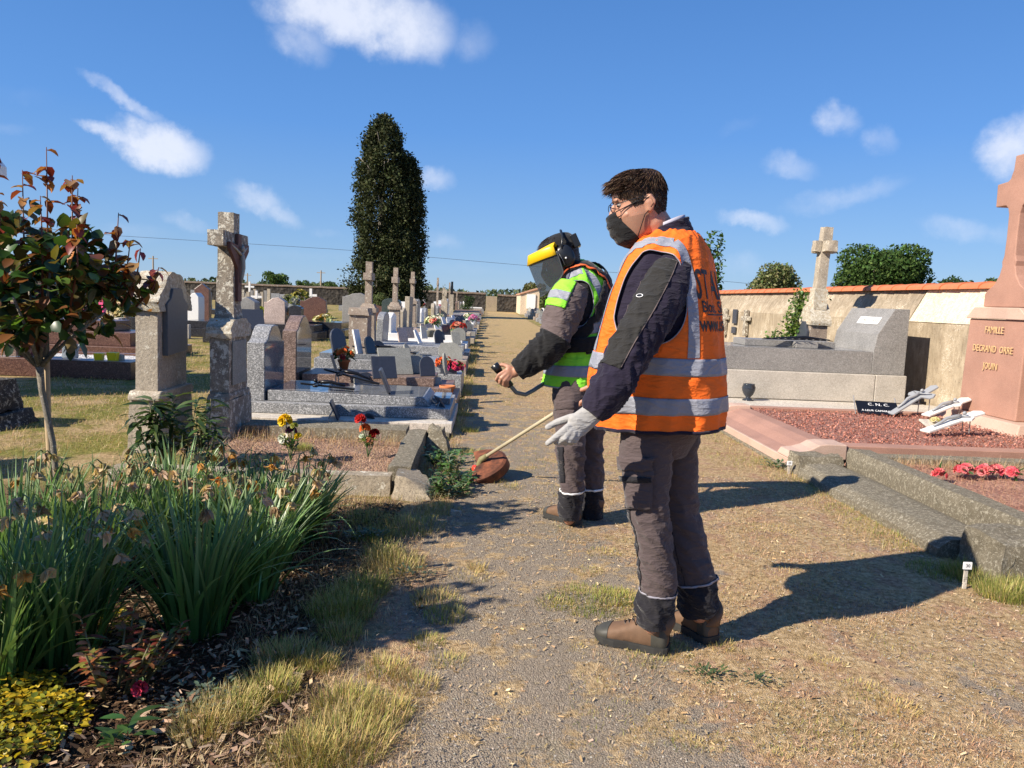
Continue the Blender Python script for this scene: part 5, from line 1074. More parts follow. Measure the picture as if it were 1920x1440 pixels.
def daffodils(x, y, label, n=120, h=.46, spread=.09, fl=9, lean=1.0, dark=1.0):
    T = thing('daffodil_clump', label, 'daffodils', (x, y, 0), 'clumps of faded daffodils')
    a = pol(n); r = np.sqrt(rng.random(n))*spread; B = np.stack([x+r*np.cos(a), y+r*np.sin(a), np.full(n, -.01)], 1)
    hd = a+rng.normal(0, .5, n); ln = rng.uniform(.72, 1.12, n)*h*1.1
    l0 = rng.uniform(.02, .28, n)*(.6+r/spread); l1 = l0+rng.uniform(.15, 1.0, n)*lean*rng.choice([.5, 1, 1.7], n)
    parts = [ribbons(B, hd, ln, rng.uniform(.014, .023, n), l0, l1, 7, vary(((.075, .18, .04), (.11, .235, .055), (.045, .12, .03)), n, .3, .1)*dark, vary(((.20, .32, .12), (.24, .32, .16)), n, .25)*dark, twist=rng.uniform(-.8, .8, n))]
    soup('leaves', [(p[0], p[1], p[2]) for p in parts], mLeaf, T)
    b = MB(); blooms = []
    for i in range(int(fl*1.35)):
        aa = float(rng.uniform(0, 6.28)); rr = float(rng.uniform(.3, 1))*spread; hh = h*float(rng.uniform(.82, 1.12)); dx, dy = math.cos(aa), math.sin(aa)
        k = float(rng.uniform(.05, .2)); p0 = Vector((x+rr*dx, y+rr*dy, 0)); p1 = p0+Vector((dx*k*.5, dy*k*.5, hh*.6)); p2 = p0+Vector((dx*k, dy*k, hh)); p3 = p2+Vector((dx*.03, dy*.03, .008)); p4 = p3+Vector((dx*.02, dy*.02, -.022))
        b.tube([p0, p1, p2, p3, p4], [.0035, .0032, .003, .0028, .004], 5)
        c = np.array(p4); kk = 11
        D = rng.normal(size=(kk, 3))*[.55, .55, .3]+[dx*.5, dy*.5, -.9]
        cc = vary(((.55, .40, .23), (.60, .46, .30), (.42, .29, .17), (.64, .34, .08), (.5, .38, .24)), 1, .2)
        blooms.append(leaves(np.repeat(c[None], kk, 0), D, rng.normal(size=(kk, 3)), rng.uniform(.03, .055, kk), rng.uniform(.012, .028, kk), np.repeat(cc, kk, 0)*rng.uniform(.7, 1.2, (kk, 1)), .3, .4))
    b.build('stems', plain('stem_%d' % int(x*100+y*10000), (.12, .17, .06), .6), T, smooth=True)
    for bl in blooms: soup('withered_flower', [bl], mPetal, T)
    return T
dl = [(370, 1185, 130, .50, .09, 5, 'big daffodil clump alone in the middle of the mulch bed', 1.0), (470, 1120, 110, .46, .09, 6, 'daffodil clump between the big one and the walk', 1.3), (500, 1060, 120, .44, .10, 9, 'leaning daffodil clump behind the big one, nearer the walk', 1.5), (110, 1235, 150, .50, .11, 10, 'daffodil clump in the left foreground with orange withered heads', 1),
      (-20, 1290, 120, .50, .1, 8, 'daffodil clump cut by the lower left edge', 1), (30, 1110, 150, .5, .12, 12, 'daffodil clump at the left edge under the rose tree', 1), (180, 1090, 150, .48, .12, 9, 'daffodil clump just right of the rose trunk', .8), (300, 1060, 130, .45, .1, 12, 'daffodil clump below the peony leaves', 1),
      (440, 1040, 130, .44, .11, 14, 'daffodil clump with many orange heads before the kerb plot', 1), (560, 1010, 120, .42, .1, 12, 'daffodil clump arching over the kerb plot corner', 1.4), (330, 985, 90, .42, .1, 9, 'distant daffodil clump touching the peony', 1.1)]
for px, py, n, h, sp_, fl, lb, le in dl:
    if lb is None: continue
    p = gp(px, py); daffodils(p.x, p.y, lb, int(n*1.35), h*1.08, sp_*1.15, fl, le)
# peony like plant
def leafy(name, label, cat, x, y, stems, h, n, L0, W0, cols, spread=.12, droop=.5):
    T = thing(name, label, cat, (x, y, 0)); b = MB(); parts = []
    for i in range(stems):
        a = float(rng.uniform(0, 6.28)); r = float(rng.uniform(.2, 1))*spread; p0 = Vector((x+r*.5*math.cos(a), y+r*.5*math.sin(a), 0)); hh = h*float(rng.uniform(.65, 1)); p1 = p0+Vector((math.cos(a)*r, math.sin(a)*r, hh)); b.tube([p0, (p0+p1)/2, p1], [.006, .005, .003], 6)
        k = n; t = rng.uniform(.2, 1, k)**.7; Q = np.array([list(p0+(p1-p0)*float(tt)) for tt in t]); aa = pol(k)
        D = np.stack([np.cos(aa), np.sin(aa), rng.uniform(-.1, .7, k)], 1)
        parts.append(leaves(Q, D, np.tile([0, 0, 1.], (k, 1))+rng.normal(size=(k, 3))*.25, rng.uniform(.6, 1.2, k)*L0, rng.uniform(.7, 1.2, k)*W0, vary(cols, k, .35, .1), .12, droop))
    b.build('stems', plain('stem_'+name+str(int(x*100)), (.13, .12, .05), .6), T, smooth=True); soup('leaves', parts, mLeaf, T); return T
p = gp(330, 885); leafy('peony', 'dark leafy peony in front of the pale stele', 'peony', p.x, p.y-.1, 7, .6, 34, .14, .035, ((.05, .09, .025), (.09, .13, .04), (.03, .06, .02)), .22)
p = gp(398, 880); leafy('peony', 'smaller leafy peony stem in front of the stone cross foot', 'peony', p.x, p.y-.15, 4, .55, 26, .13, .032, ((.05, .09, .025), (.09, .13, .04)), .14)
p = gp(215, 1300); leafy('red_leaved_shrub', 'small shrub with red and olive leaves in the mulch bed', 'shrub', p.x, p.y, 12, .26, 26, .05, .02, ((.22, .05, .03), (.3, .12, .05), (.16, .14, .03), (.10, .12, .03), (.35, .2, .12)), .16, .2)
p = gp(620, 1020); leafy('red_leaved_shrub', 'tiny red leaved shrub under the arching daffodils', 'shrub', p.x, p.y, 6, .18, 14, .045, .014, ((.3, .06, .04), (.12, .1, .03)), .12, .2)
for px, py, lb, h_, n_ in [(838, 930, 'leafy weed with pale tips at the broken kerb corner', .16, 30), (846, 895, 'dark green weed growing behind the broken kerb corner', .2, 34), (826, 875, 'broad leaved green weed on the side kerb of the old plot', .14, 20), (862, 915, 'small weed at the walk edge beside the old plot', .12, 24)]:
    p = gp(px, py); leafy('weed', lb, 'weed', p.x, p.y, 8, h_, n_, .05, .02, ((.05, .11, .03), (.09, .17, .04), (.16, .2, .11)), .13, .2)
# pink flower by the red shrub
p = gp(262, 1325); T = thing('pink_flower', 'single pink bloom at the foot of the red leaved shrub', 'flower', p); flowers(T, (p.x, p.y, .06), .012, 8, ((.6, .05, .1),), .022, nl=4)
# yellow ground cover
pts = []
for px, py, rx, n in [(30, 1375, .20, 620), (10, 1320, .15, 300), (90, 1350, .10, 150), (60, 1310, .10, 100), (200, 1180, .12, 120), (215, 1060, .16, 240), (180, 1010, .16, 200), (20, 1430, .12, 120)]:
    c = gp(px, py); a = pol(n); r = np.sqrt(rng.random(n))*rx; pts.append(np.stack([c.x+r*np.cos(a), c.y+r*np.sin(a), .02+.07*rng.random(n)*(1-(r/rx)**2)+.01], 1))
P = np.concatenate(pts); n = len(P); D = rng.normal(size=(n, 3))*[1, 1, .25]; o = soup('yellow_ground_cover', [leaves(P, D, np.tile([0, 0, 1.], (n, 1))+rng.normal(size=(n, 3))*.3, rng.uniform(.016, .03, n), rng.uniform(.013, .022, n), vary(((.40, .29, .02), (.26, .24, .025), (.52, .38, .025), (.12, .14, .025)), n, .25), .15, .1)], mLeaf); tag(o, kind='stuff')
# small broad leaved weeds
wd = []
for px, py, s, k, cc in [(240, 1400, .07, 9, ((.05, .11, .03),)), (215, 1420, .05, 7, ((.06, .12, .03),)), (385, 1310, .03, 60, ((.12, .16, .11),)), (350, 1340, .03, 50, ((.14, .17, .12),)), (770, 1085, .03, 50, ((.10, .15, .08),)), (1325, 1275, .022, 80, ((.07, .11, .04), (.1, .15, .07))), (1420, 1285, .02, 50, ((.07, .1, .04),)), (1455, 880, .05, 60, ((.08, .15, .06),)), (840, 870, .09, 40, ((.09, .2, .05),)), (840, 930, .05, 160, ((.14, .2, .09), (.07, .13, .04))), (860, 900, .06, 90, ((.05, .11, .03),)), (820, 935, .04, 120, ((.2, .24, .16),)), (690, 1010, .03, 160, ((.04, .09, .03),))]:
    c = gp(px, py); a = pol(k); r = rng.random(k)*s*(1 if k < 12 else 3.2 if s > .035 else 4); P = np.stack([c.x+r*np.cos(a)*(.2 if k < 12 else 1), c.y+r*np.sin(a)*(.2 if k < 12 else .7), .01+rng.random(k)*s*1.2], 1)
    wd.append(leaves(P, np.stack([np.cos(a), np.sin(a), rng.uniform(.1, 1.1, k)], 1), np.tile([0, 0, 1.], (k, 1)), rng.uniform(.6, 1.2, k)*s*(1.3 if k < 12 else .8), rng.uniform(.3, .5, k)*s, vary(cc, k), .1, .2))
tag(soup('low_weeds', wd, mLeaf), kind='stuff')
# grass tufts
STR = ((.50, .36, .15), (.42, .33, .12), (.56, .43, .22)); GRN = ((.12, .19, .03), (.20, .25, .05), (.32, .32, .08))
def tuft(c, r, n, h, cols, w=.0022, lean=1.0):
    a = pol(n); rr = np.sqrt(rng.random(n))*r; B = np.stack([c[0]+rr*np.cos(a), c[1]+rr*np.sin(a), np.full(n, .0)], 1)
    l0 = rng.uniform(0, .55, n)*(rr/r+.2); return ribbons(B, a+rng.normal(0, .7, n), rng.uniform(.35, 1.1, n)**1.2*h*.9, np.full(n, w)*rng.uniform(.7, 1.5, n), l0, l0+rng.uniform(.2, 1.3, n)*lean, 3, vary(cols, n, .3, .1), vary(STR, n, .25)*.35+vary(cols, n, .2)*.75)
tl = []
for px, py, r, n, h, mixg in [(640, 1400, .17, 1500, .13, .45), (570, 1420, .12, 800, .12, .3), (720, 1345, .10, 700, .11, .5), (650, 1325, .13, 900, .11, .6), (780, 1290, .09, 500, .08, .2), (720, 1260, .10, 600, .09, .4), (840, 1245, .08, 350, .06, .3), (540, 1240, .14, 1100, .12, .6), (500, 1300, .12, 900, .13, .5), (430, 1340, .12, 900, .13, .5), (380, 1370, .11, 700, .12, .2), (600, 1250, .08, 500, .1, .6),
        (640, 1150, .16, 1300, .14, .9), (640, 1190, .1, 600, .1, .6), (680, 1110, .14, 900, .12, .8), (740, 1065, .15, 900, .12, .4), (720, 1045, .1, 500, .12, .8), (820, 1130, .13, 500, .07, .4), (835, 1160, .1, 400, .07, .6), (880, 1085, .1, 300, .05, .1), (800, 1210, .08, 400, .07, .8), (895, 1070, .05, 200, .07, 0), (770, 990, .2, 900, .09, .6), (680, 975, .15, 600, .09, .7), (820, 960, .15, 600, .07, .5),
        (700, 1010, .12, 500, .09, .8), (1110, 1130, .22, 1500, .055, .75), (1040, 1135, .1, 400, .04, .5), (1160, 1125, .12, 600, .06, .7), (1100, 1075, .08, 260, .04, .4), (1130, 1040, .1, 300, .04, .5), (960, 915, .1, 250, .05, .5), (930, 905, .08, 200, .05, .3), (880, 810, .1, 500, .09, .8), (872, 850, .12, 400, .08, .5), (870, 780, .12, 500, .1, .8), (870, 740, .13, 400, .1, .8), (875, 700, .15, 300, .1, .8),
        (1830, 1085, .16, 1600, .12, .95), (1880, 1120, .14, 1300, .13, .9), (1760, 1075, .16, 900, .07, .9), (1915, 1110, .1, 500, .14, .9), (1600, 960, .2, 700, .05, .7), (1650, 990, .2, 700, .06, .7), (1700, 1020, .2, 700, .06, .8), (1560, 925, .2, 600, .06, .6), (1520, 905, .15, 500, .06, .5), (1400, 830, .2, 500, .05, .6), (1450, 870, .2, 600, .06, .7), (1370, 800, .2, 500, .05, .6),
        (1230, 1205, .1, 350, .04, .3), (1210, 1240, .09, 350, .04, .7), (1260, 1225, .1, 350, .045, .5), (1350, 1215, .07, 250, .05, .4), (1080, 1220, .05, 120, .03, 0), (1550, 1250, .08, 300, .04, .0), (1680, 1330, .09, 350, .045, .1), (1620, 1300, .09, 300, .04, .2), (1450, 1420, .06, 200, .03, .0), (1300, 1400, .06, 200, .03, .0), (1560, 870, .1, 500, .1, .3), (1350, 1120, .15, 400, .03, .2), (1430, 1000, .2, 500, .035, .15), (1500, 1100, .25, 600, .035, .15), (565, 845, .1, 500, .08, .9)]:
    c = gp(px, py, .07 if (px, py) == (565, 845) else 0); cols = vary(GRN, 12, .3)*1.0; k = max(1, int(12*mixg)); cc = np.concatenate([vary(GRN, k, .3), vary(STR, 13-k, .2)])
    t_ = tuft(c, r*(.9 if py > 1100 else 1), n, h*(.68 if py > 1180 and px < 900 else .85), cc)
    if (px, py) == (565, 845): t_[0][:, 2] += .08
    tl.append(t_)
tag(soup('grass_tufts', tl, mStraw), kind='stuff')
# short dry grass over lawn and walk; density by noise
def field(x0, x1, y0, y1, n, h, cols, thr, seedz, w=.0022, sc=1.6, z=.0, zz=None):
    X = rng.uniform(x0, x1, n); Yy = y0+(y1-y0)*rng.random(n)**1.25
    keep = np.array([noise.noise(Vector((a*sc, b_*sc, seedz)))+.55*noise.noise(Vector((a*sc*3.1, b_*sc*3.1, seedz+5)))+.4*noise.noise(Vector((a*sc*9, b_*sc*9, seedz+9))) > thr for a, b_ in zip(X, Yy)])
    X, Yy = X[keep], Yy[keep]; k = len(X); l0 = rng.uniform(.2, 1.2, k)
    ww = w*np.maximum(1, Yy/4.5)
    return ribbons(np.stack([X, Yy, np.full(k, z)], 1), pol(k), rng.uniform(.4, 1.2, k)*h, ww*rng.uniform(.6, 1.4, k), l0, l0+rng.uniform(.1, .9, k), 2, vary(cols, k, .3, .1))
DRY = ((.54, .38, .22), (.46, .31, .165), (.64, .49, .30), (.36, .25, .13)); WARM = ((.54, .33, .19), (.48, .28, .15), (.58, .41, .26)); OLV = ((.27, .25, .06), (.18, .20, .045), (.42, .35, .11))
fl_ = [field(.45, 2.62, 1.9, 6, 80000, .028, DRY+WARM, .03, 2.), field(-.35, 2.62, 1.9, 6, 26000, .024, DRY, .22, 5.), field(.3, 2.62, 2.2, 8, 26000, .03, OLV, .26, 8.), field(-.3, 2.62, 6, 20, 34000, .035, DRY+WARM, -.05, 3., w=.002), field(-.3, 2.62, 6, 24, 20000, .04, OLV, .05, 13., w=.002),
       field(-.45, -.2, 4.7, 22, 9000, .09, OLV+DRY, -.5, 4., w=.002), field(2.3, 2.7, 4.2, 20, 9000, .06, OLV+DRY, -.3, 6., w=.002), field(-6, -2.45, 5.3, 14, 42000, .05, OLV+DRY, -.2, 7.), field(-2.4, -.7, 5.25, 6.7, 5000, .035, DRY+WARM, -.1, 9., z=.08), field(-.95, -.15, 2, 5, 14000, .045, DRY, -.1, 10.), field(-2.2, -.3, 4.2, 5.1, 8000, .05, OLV+DRY, -.2, 12.), field(-7, -2.6, 14, 22, 12000, .08, OLV+DRY, .0, 14., w=.0018)]
tag(soup('dry_grass', fl_, mStraw), kind='stuff')
# tall dry stalks on the reddish soil and along kerbs
st = field(3.25, 5.2, 4.3, 6.1, 5200, .07, ((.5, .3, .2), (.45, .28, .16)), -.6, 15., w=.0016, z=.15); st2 = field(3.2, 5.6, 5.9, 6.1, 1600, .12, DRY, -.9, 16., w=.0016, z=.15); st3 = field(-2.1, -.7, 6.4, 6.95, 1300, .13, DRY+((.3, .2, .2),), -.9, 17., w=.0018, z=.08)
tag(soup('dry_stalks', [st, st2, st3], mStraw), kind='stuff')
# mulch chips and straw litter on the bed
def litter(x0, x1, y0, y1, n, s0, s1, cols, z0=.0, z1=.015, pred=None):
    X = rng.uniform(x0, x1, n); Yy = rng.uniform(y0, y1, n)
    if pred is not None: k = pred(X, Yy); X, Yy = X[k], Yy[k]
    n = len(X); a = pol(n); s = rng.uniform(s0, s1, n); w = s*rng.uniform(.12, .4, n)
    d = np.stack([np.cos(a), np.sin(a), rng.normal(0, .25, n)], 1)*s[:, None]; e = np.stack([-np.sin(a), np.cos(a), rng.normal(0, .35, n)], 1)*w[:, None]
    P = np.stack([X, Yy, rng.uniform(z0, z1, n)], 1); V = np.stack([P-d-e, P+d-e, P+d+e, P-d+e], 1).reshape(-1, 3)
    return V, (np.arange(n)*4)[:, None]+np.array([[0, 1, 2, 3]]), None, np.repeat(vary(cols, n, .4), 4, 0)
bedp = lambda X, Y: (X < -.55-.06*np.sin(Y*5)) & (Y < 4.9)
MU = ((.06, .034, .02), (.13, .075, .042), (.025, .015, .01), (.2, .13, .08), (.035, .02, .012))
tag(soup('bark_mulch', [litter(-3, -.5, 1.7, 4.9, 36000, .004, .016, MU, .0, .02, bedp), litter(-2.4, -.5, 1.9, 3.6, 2500, .006, .02, ((.45, .32, .2), (.35, .25, .15)), .012, .025, bedp)], mChip), kind='stuff')
# gravel grit on the walk
n = 42000; X = rng.uniform(-.3, 2.6, n); Yy = 1.85+4.2*rng.random(n)**1.4; s = rng.uniform(.0012, .0034, n)*rng.choice([1, 1, 1, 1.7], n)
o4 = np.array([[1, 0, 0], [-.5, .87, 0], [-.5, -.87, 0], [.1, .1, .8]]); rot = pol(n); cr, sr = np.cos(rot), np.sin(rot)
V = np.zeros((n, 4, 3)); V[:, :, 0] = X[:, None]+(o4[:, 0]*cr[:, None]-o4[:, 1]*sr[:, None])*s[:, None]; V[:, :, 1] = Yy[:, None]+(o4[:, 0]*sr[:, None]+o4[:, 1]*cr[:, None])*s[:, None]; V[:, :, 2] = .009+o4[:, 2]*s[:, None]
tr = ((np.arange(n)*4)[:, None, None]+np.array([[0, 1, 3], [1, 2, 3], [2, 0, 3]])).reshape(-1, 3)
gr = (V.reshape(-1, 3), None, tr, np.repeat(vary(((.32, .285, .235), (.20, .175, .145), (.42, .375, .31), (.14, .12, .1)), n, .3, .05), 4, 0))
tag(soup('gravel', [gr, litter(-.4, 2.6, 1.9, 6, 9000, .003, .010, ((.45, .32, .17), (.36, .24, .12), (.5, .38, .24)), .010, .018)], mChip), kind='stuff')
p = gp(855, 968); tag(roughen(MB().box(p.x-.04, p.x+.04, p.y-.03, p.y+.04, -.01, .035, .008, .01).build('loose_stone', mStoneA), .01, 2, 20), 'loose grey stone lying at the edge of the walk', 'stone')
# climbers in front of the right wall, young tree behind the workers
def climber(label, x, y, w, h, n, z0=.1, name='climbing_shrub', cat='shrub', s=.05, cols=((.12, .2, .04), (.2, .27, .06), (.07, .13, .03)), thin=.5):
    T = thing(name, label, cat, (x, y, 0)); b = MB(); P = []
    for i in range(max(4, int(w*14))):
        xx = x+rng.uniform(-w/2, w/2); hh = h*rng.uniform(.55, 1); b.tube([(xx*.5+x*.5, y, 0), (xx, y+.02, hh*.5), (xx+rng.uniform(-.08, .08), y, hh)], [.012, .008, .003], 5)
        k = n//max(4, int(w*14)); t = rng.uniform(z0/h, 1, k); P.append(np.stack([xx+rng.normal(0, .07, k), y+rng.normal(0, .08, k), hh*t], 1))
    b.build('stems', mBark, T, smooth=True); P = np.concatenate(P); k = len(P); soup('leaves', [leaves(P, rng.normal(size=(k, 3)), np.tile([0, 0, 1.], (k, 1))+rng.normal(size=(k, 3))*.4, rng.uniform(.6, 1.3, k)*s, rng.uniform(.5, .9, k)*s, vary(cols, k, .35), .15, .2)], mLeaf, T); return T
q = yp(1511, 560, 12.4); climber('tall light green climber against the wall, left of the leaning cross', q.x, 12.4, .34, yp(1520, 505, 12.4).z, 2400, s=.06)
q = yp(1475, 600, 12.2); climber('shorter light green climber left of the tall one', q.x, 12.2, .34, yp(1462, 578, 12.2).z, 1300, s=.06)
q = yp(1330, 450, 24); climber('young tree beyond the wall whose leafy top shows behind the orange vest', q.x-.2, 24, 1.1, yp(1310, 430, 24).z, 1500, z0=1.5, name='young_tree', cat='tree', s=.13, cols=((.05, .1, .02), (.08, .15, .03)))
# chapel outside the left edge whose white eave tip shows, and whose shadow crosses the lawn
e = yp(13, 334, 10.0)
T = thing('white_chapel', 'white gabled grave chapel whose eave tip juts in at the left edge', 'chapel', (e.x-1.2, 9, 0))
MB().prism([(e.x-2.2, 0), (e.x-.35, 0), (e.x-.35, e.z), (e.x-1.27, e.z+1.1), (e.x-2.2, e.z)], 8.4, 9.8, 'y').build('walls', mWhiteS, T)
MB().prism([(e.x, e.z), (e.x, e.z+.13), (e.x-1.27, e.z+1.75), (e.x-2.54, e.z+.13), (e.x-2.54, e.z), (e.x-2.2, e.z+.05), (e.x-1.27, e.z+1.22), (e.x-.35, e.z+.05)][::-1], 8.2, 10.0, 'y').build('roof', mWhiteP, T)
T = thing('headstone', 'unseen grey stone added outside the left edge to shadow the lawn', 'headstone', (-5.4, 4.6, 0)); MB().box(-5.5, -5.3, 4.1, 4.8, 0, 1.7).build('stone', mGran, T, bevel=.01); MB().box(-5.3, -4.2, 4.3, 5.0, 0, .35).build('slab', mGran, T, bevel=.01)  # added shadow caster out of view, lays the nearer shadow band on the lawn
# ------------------------------------------------------------------ people
def catmull(xs, vals, x):
    xs = np.asarray(xs, float); vals = np.asarray(vals, float); x = np.clip(x, xs[0], xs[-1])
    i = np.clip(np.searchsorted(xs, x, side='right')-1, 0, len(xs)-2)
    m = np.zeros_like(vals); n = len(xs)
    for k in range(n):
        a, b = max(k-1, 0), min(k+1, n-1); m[k] = (vals[b]-vals[a])/(xs[b]-xs[a])
    h = (xs[i+1]-xs[i]); t = (x-xs[i])/h
    if vals.ndim > 1: t = t[:, None]; h = h[:, None]
    return (2*t**3-3*t**2+1)*vals[i]+(t**3-2*t**2+t)*h*m[i]+(-2*t**3+3*t**2)*vals[i+1]+(t**3-t**2)*h*m[i+1]
class Surf:
    """rings: (v, centre, U, V, ru, rv, exponent); angle u in degrees from U towards V"""
    def __init__(s, rings, disp=None):
        s.v = [r[0] for r in rings]; s.c = [tuple(r[1]) for r in rings]; s.U = [tuple(r[2]) for r in rings]; s.V = [tuple(r[3]) for r in rings]
        s.r = [(r[4], r[5], r[6]) for r in rings]; s.disp = disp
    def raw(s, u, v):
        c = catmull(s.v, s.c, v); U = catmull(s.v, s.U, v); V = catmull(s.v, s.V, v); r = catmull(s.v, s.r, v)
        co, si = np.cos(np.radians(u)), np.sin(np.radians(u)); e = 2/r[:, 2]
        x = np.sign(co)*np.abs(co)**e*r[:, 0]; y = np.sign(si)*np.abs(si)**e*r[:, 1]
        return c+U*x[:, None]+V*y[:, None]
    def at(s, u, v, off=0.0):
        u = np.asarray(u, float).ravel(); v = np.asarray(v, float).ravel(); P = s.raw(u, v)
        h = 1e-3; span = s.v[-1]-s.v[0]
        du = s.raw(u+.5, v)-s.raw(u-.5, v); dv = s.raw(u, np.clip(v+h*span, s.v[0], s.v[-1]))-s.raw(u, np.clip(v-h*span, s.v[0], s.v[-1]))
        N_ = np.cross(du, dv); N_ /= np.linalg.norm(N_, axis=1, keepdims=True)+1e-12
        o = catmull(s.v, s.c, v); sg = np.sign(np.sum(N_*(P-o), 1)); sg[sg == 0] = 1; N_ *= sg[:, None]
        d = off
        if s.disp is not None: d = d+s.disp(u, v, P)
        return P+N_*(np.asarray(d).reshape(-1, 1) if np.ndim(d) else d)
    def grid(s, u0, u1, nu, v0, v1, nv, off=0, hole=None, cap0=False, cap1=False):
        uu = np.linspace(u0, u1, nu+1); vv = np.linspace(v0, v1, nv+1); Ug, Vg = np.meshgrid(uu, vv); Ug = Ug.copy(); Vg = Vg.copy()
        closed = abs((u1-u0)-360) < 1e-6; keep = np.ones((nv, nu), bool)
        if hole is not None:
            uc, vc, ru, rv, ex = hole
            g = lambda U_, V_: (np.abs((U_-uc)/ru)**ex+np.abs((V_-vc)/rv)**ex)**(1/ex)
            cu = (Ug[:-1, :-1]+Ug[1:, 1:])/2; cv = (Vg[:-1, :-1]+Vg[1:, 1:])/2; keep = g(cu, cv) > 1
            K = np.zeros((nv+1, nu+1), int); Dn = np.zeros((nv+1, nu+1), int)
            for a in (0, 1):
                for b_ in (0, 1): K[a:nv+a, b_:nu+b_] += keep; Dn[a:nv+a, b_:nu+b_] += ~keep
            bd = (K > 0) & (Dn > 0); gg = g(Ug, Vg); Ug[bd] = uc+(Ug[bd]-uc)/gg[bd]; Vg[bd] = vc+(Vg[bd]-vc)/gg[bd]
        P = s.at(Ug, Vg, off); F = []; w = nu+1
        idx = lambda j, i: j*w+(i % nu if closed else i)
        for j in range(nv):
            for i in range(nu):
                if keep[j, i]: F.append((idx(j, i), idx(j, i+1), idx(j+1, i+1), idx(j+1, i)))
        if cap0: F.append(tuple(idx(0, i) for i in range(nu))[::-1])
        if cap1: F.append(tuple(idx(nv, i) for i in range(nu)))
        used = sorted({i for f in F for i in f}); mp = {a: k for k, a in enumerate(used)}
        return [tuple(P[i]) for i in used], [tuple(mp[i] for i in f) for f in F]
    def build(s, name, mat, parent, u=(0, 360), v=None, nu=48, nv=60, off=0, hole=None, thick=0, caps=(False, False), smooth=True):
        v = v or (s.v[0], s.v[-1]); V, F = s.grid(u[0], u[1], nu, v[0], v[1], nv, off, hole, *caps)
        o = mesh(name, V, F, mat, parent, smooth)
        if thick: m = o.modifiers.new('solid', 'SOLIDIFY'); m.thickness = thick; m.offset = 0
        return o
def limb_rings(pts, rad, ref=(0, -1, 0), e=2.0):
    """rings at right angles to a path; rad = list of r or (r_ref, r_side)"""
    pts = [Vector(p) for p in pts]; out = []; L_ = [0]
    for a, b in zip(pts, pts[1:]): L_.append(L_[-1]+(b-a).length)
    for i, p in enumerate(pts):
        t = (pts[min(i+1, len(pts)-1)]-pts[max(i-1, 0)]).normalized(); U = Vector(ref); U = (U-t*U.dot(t)).normalized(); V = t.cross(U)
        r = rad[i] if isinstance(rad[i], (tuple, list)) else (rad[i], rad[i]); out.append((L_[i]/L_[-1], p, U, V, r[0], r[1], e))
    return out
def folds(amp, nv, nu=1.2, seed=0, zones=None, sharp=1.0, drift=0):
    """cloth folds running around the limb"""
    def f(u, v, P):
        a = np.radians(u); out = np.zeros(len(v))
        for i in range(len(v)):
            q = Vector((math.cos(a[i])*nu, math.sin(a[i])*nu, v[i]*nv+drift*math.sin(a[i]*1.0)+seed))
            w = 1-abs(noise.noise(q))*2.6; q2 = q*2.1+Vector((3, 1, 7)); out[i] = 1.25*w*abs(w)*.6+noise.noise(q*.6)*.7+(1-abs(noise.noise(q2))*2.4)*.38*sharp-.42
        k = np.full(len(v), amp) if zones is None else amp*np.interp(v, zones[0], zones[1])
        return out*k
    return f
def organic(name, parts, voxel, smooth, mat, parent, iters=6):
    """one continuous surface grown over overlapping closed pieces"""
    V = []; F = []
    for v, f in parts: n = len(V); V += [tuple(x) for x in v]; F += [tuple(i+n for i in g) for g in f]
    me = bpy.data.meshes.new('tmp'); me.from_pydata(V, [], F); t = bpy.data.objects.new('tmp', me); col.objects.link(t)
    m = t.modifiers.new('r', 'REMESH'); m.mode = 'VOXEL'; m.voxel_size = voxel
    if iters: s_ = t.modifiers.new('s', 'SMOOTH'); s_.factor = smooth; s_.iterations = iters
    dg = bpy.context.evaluated_depsgraph_get(); dg.update(); ev = t.evaluated_get(dg); m2 = ev.to_mesh()
    nv = len(m2.vertices); co = np.zeros(nv*3, np.float32); m2.vertices.foreach_get('co', co); fs = [tuple(p.vertices) for p in m2.polygons]
    ev.to_mesh_clear(); bpy.data.objects.remove(t)
    return mesh(name, [tuple(c) for c in co.reshape(-1, 3)], fs, mat, parent, True)
def capsule(pts, rad, seg=14, ref=(0, -1, 0), e=2.0):
    """closed tapered limb piece with rounded ends"""
    pts = [Vector(p) for p in pts]; rad = [r if isinstance(r, (tuple, list)) else (r, r) for r in rad]
    def ends(p, q, r):
        d = (p-q).normalized(); m_ = min(r); return [(p+d*m_*.5, (r[0]*.82, r[1]*.82)), (p+d*m_*.85, (r[0]*.5, r[1]*.5)), (p+d*m_*.98, (r[0]*.12, r[1]*.12))]
    a = ends(pts[0], pts[1], rad[0])[::-1]; b = ends(pts[-1], pts[-2], rad[-1])
    PP = [x[0] for x in a]+pts+[x[0] for x in b]; RR = [x[1] for x in a]+rad+[x[1] for x in b]
    s = Surf(limb_rings(PP, RR, ref, e)); V = []; F = []
    for j, (c, U, Vv, r) in enumerate(zip(s.c, s.U, s.V, s.r)):
        for k in range(seg):
            an = 2*math.pi*k/seg; co, si = math.cos(an), math.sin(an); x = math.copysign(abs(co)**(2/e), co)*r[0]; y = math.copysign(abs(si)**(2/e), si)*r[1]
            V.append(tuple(Vector(c)+Vector(U)*x+Vector(Vv)*y))
    n = len(s.c)
    for j in range(n-1):
        for k in range(seg): k2 = (k+1) % seg; F.append((j*seg+k, j*seg+k2, (j+1)*seg+k2, (j+1)*seg+k))
    F += [tuple(range(seg))[::-1], tuple(range((n-1)*seg, n*seg))]
    return V, F
def bvh_of(o):
    off = Vector((0, 0, 0)); p = o.parent
    while p is not None: off += Vector(p.location); p = p.parent
    return BVHTree.FromPolygons([v.co+off for v in o.data.vertices], [tuple(p.vertices) for p in o.data.polygons])
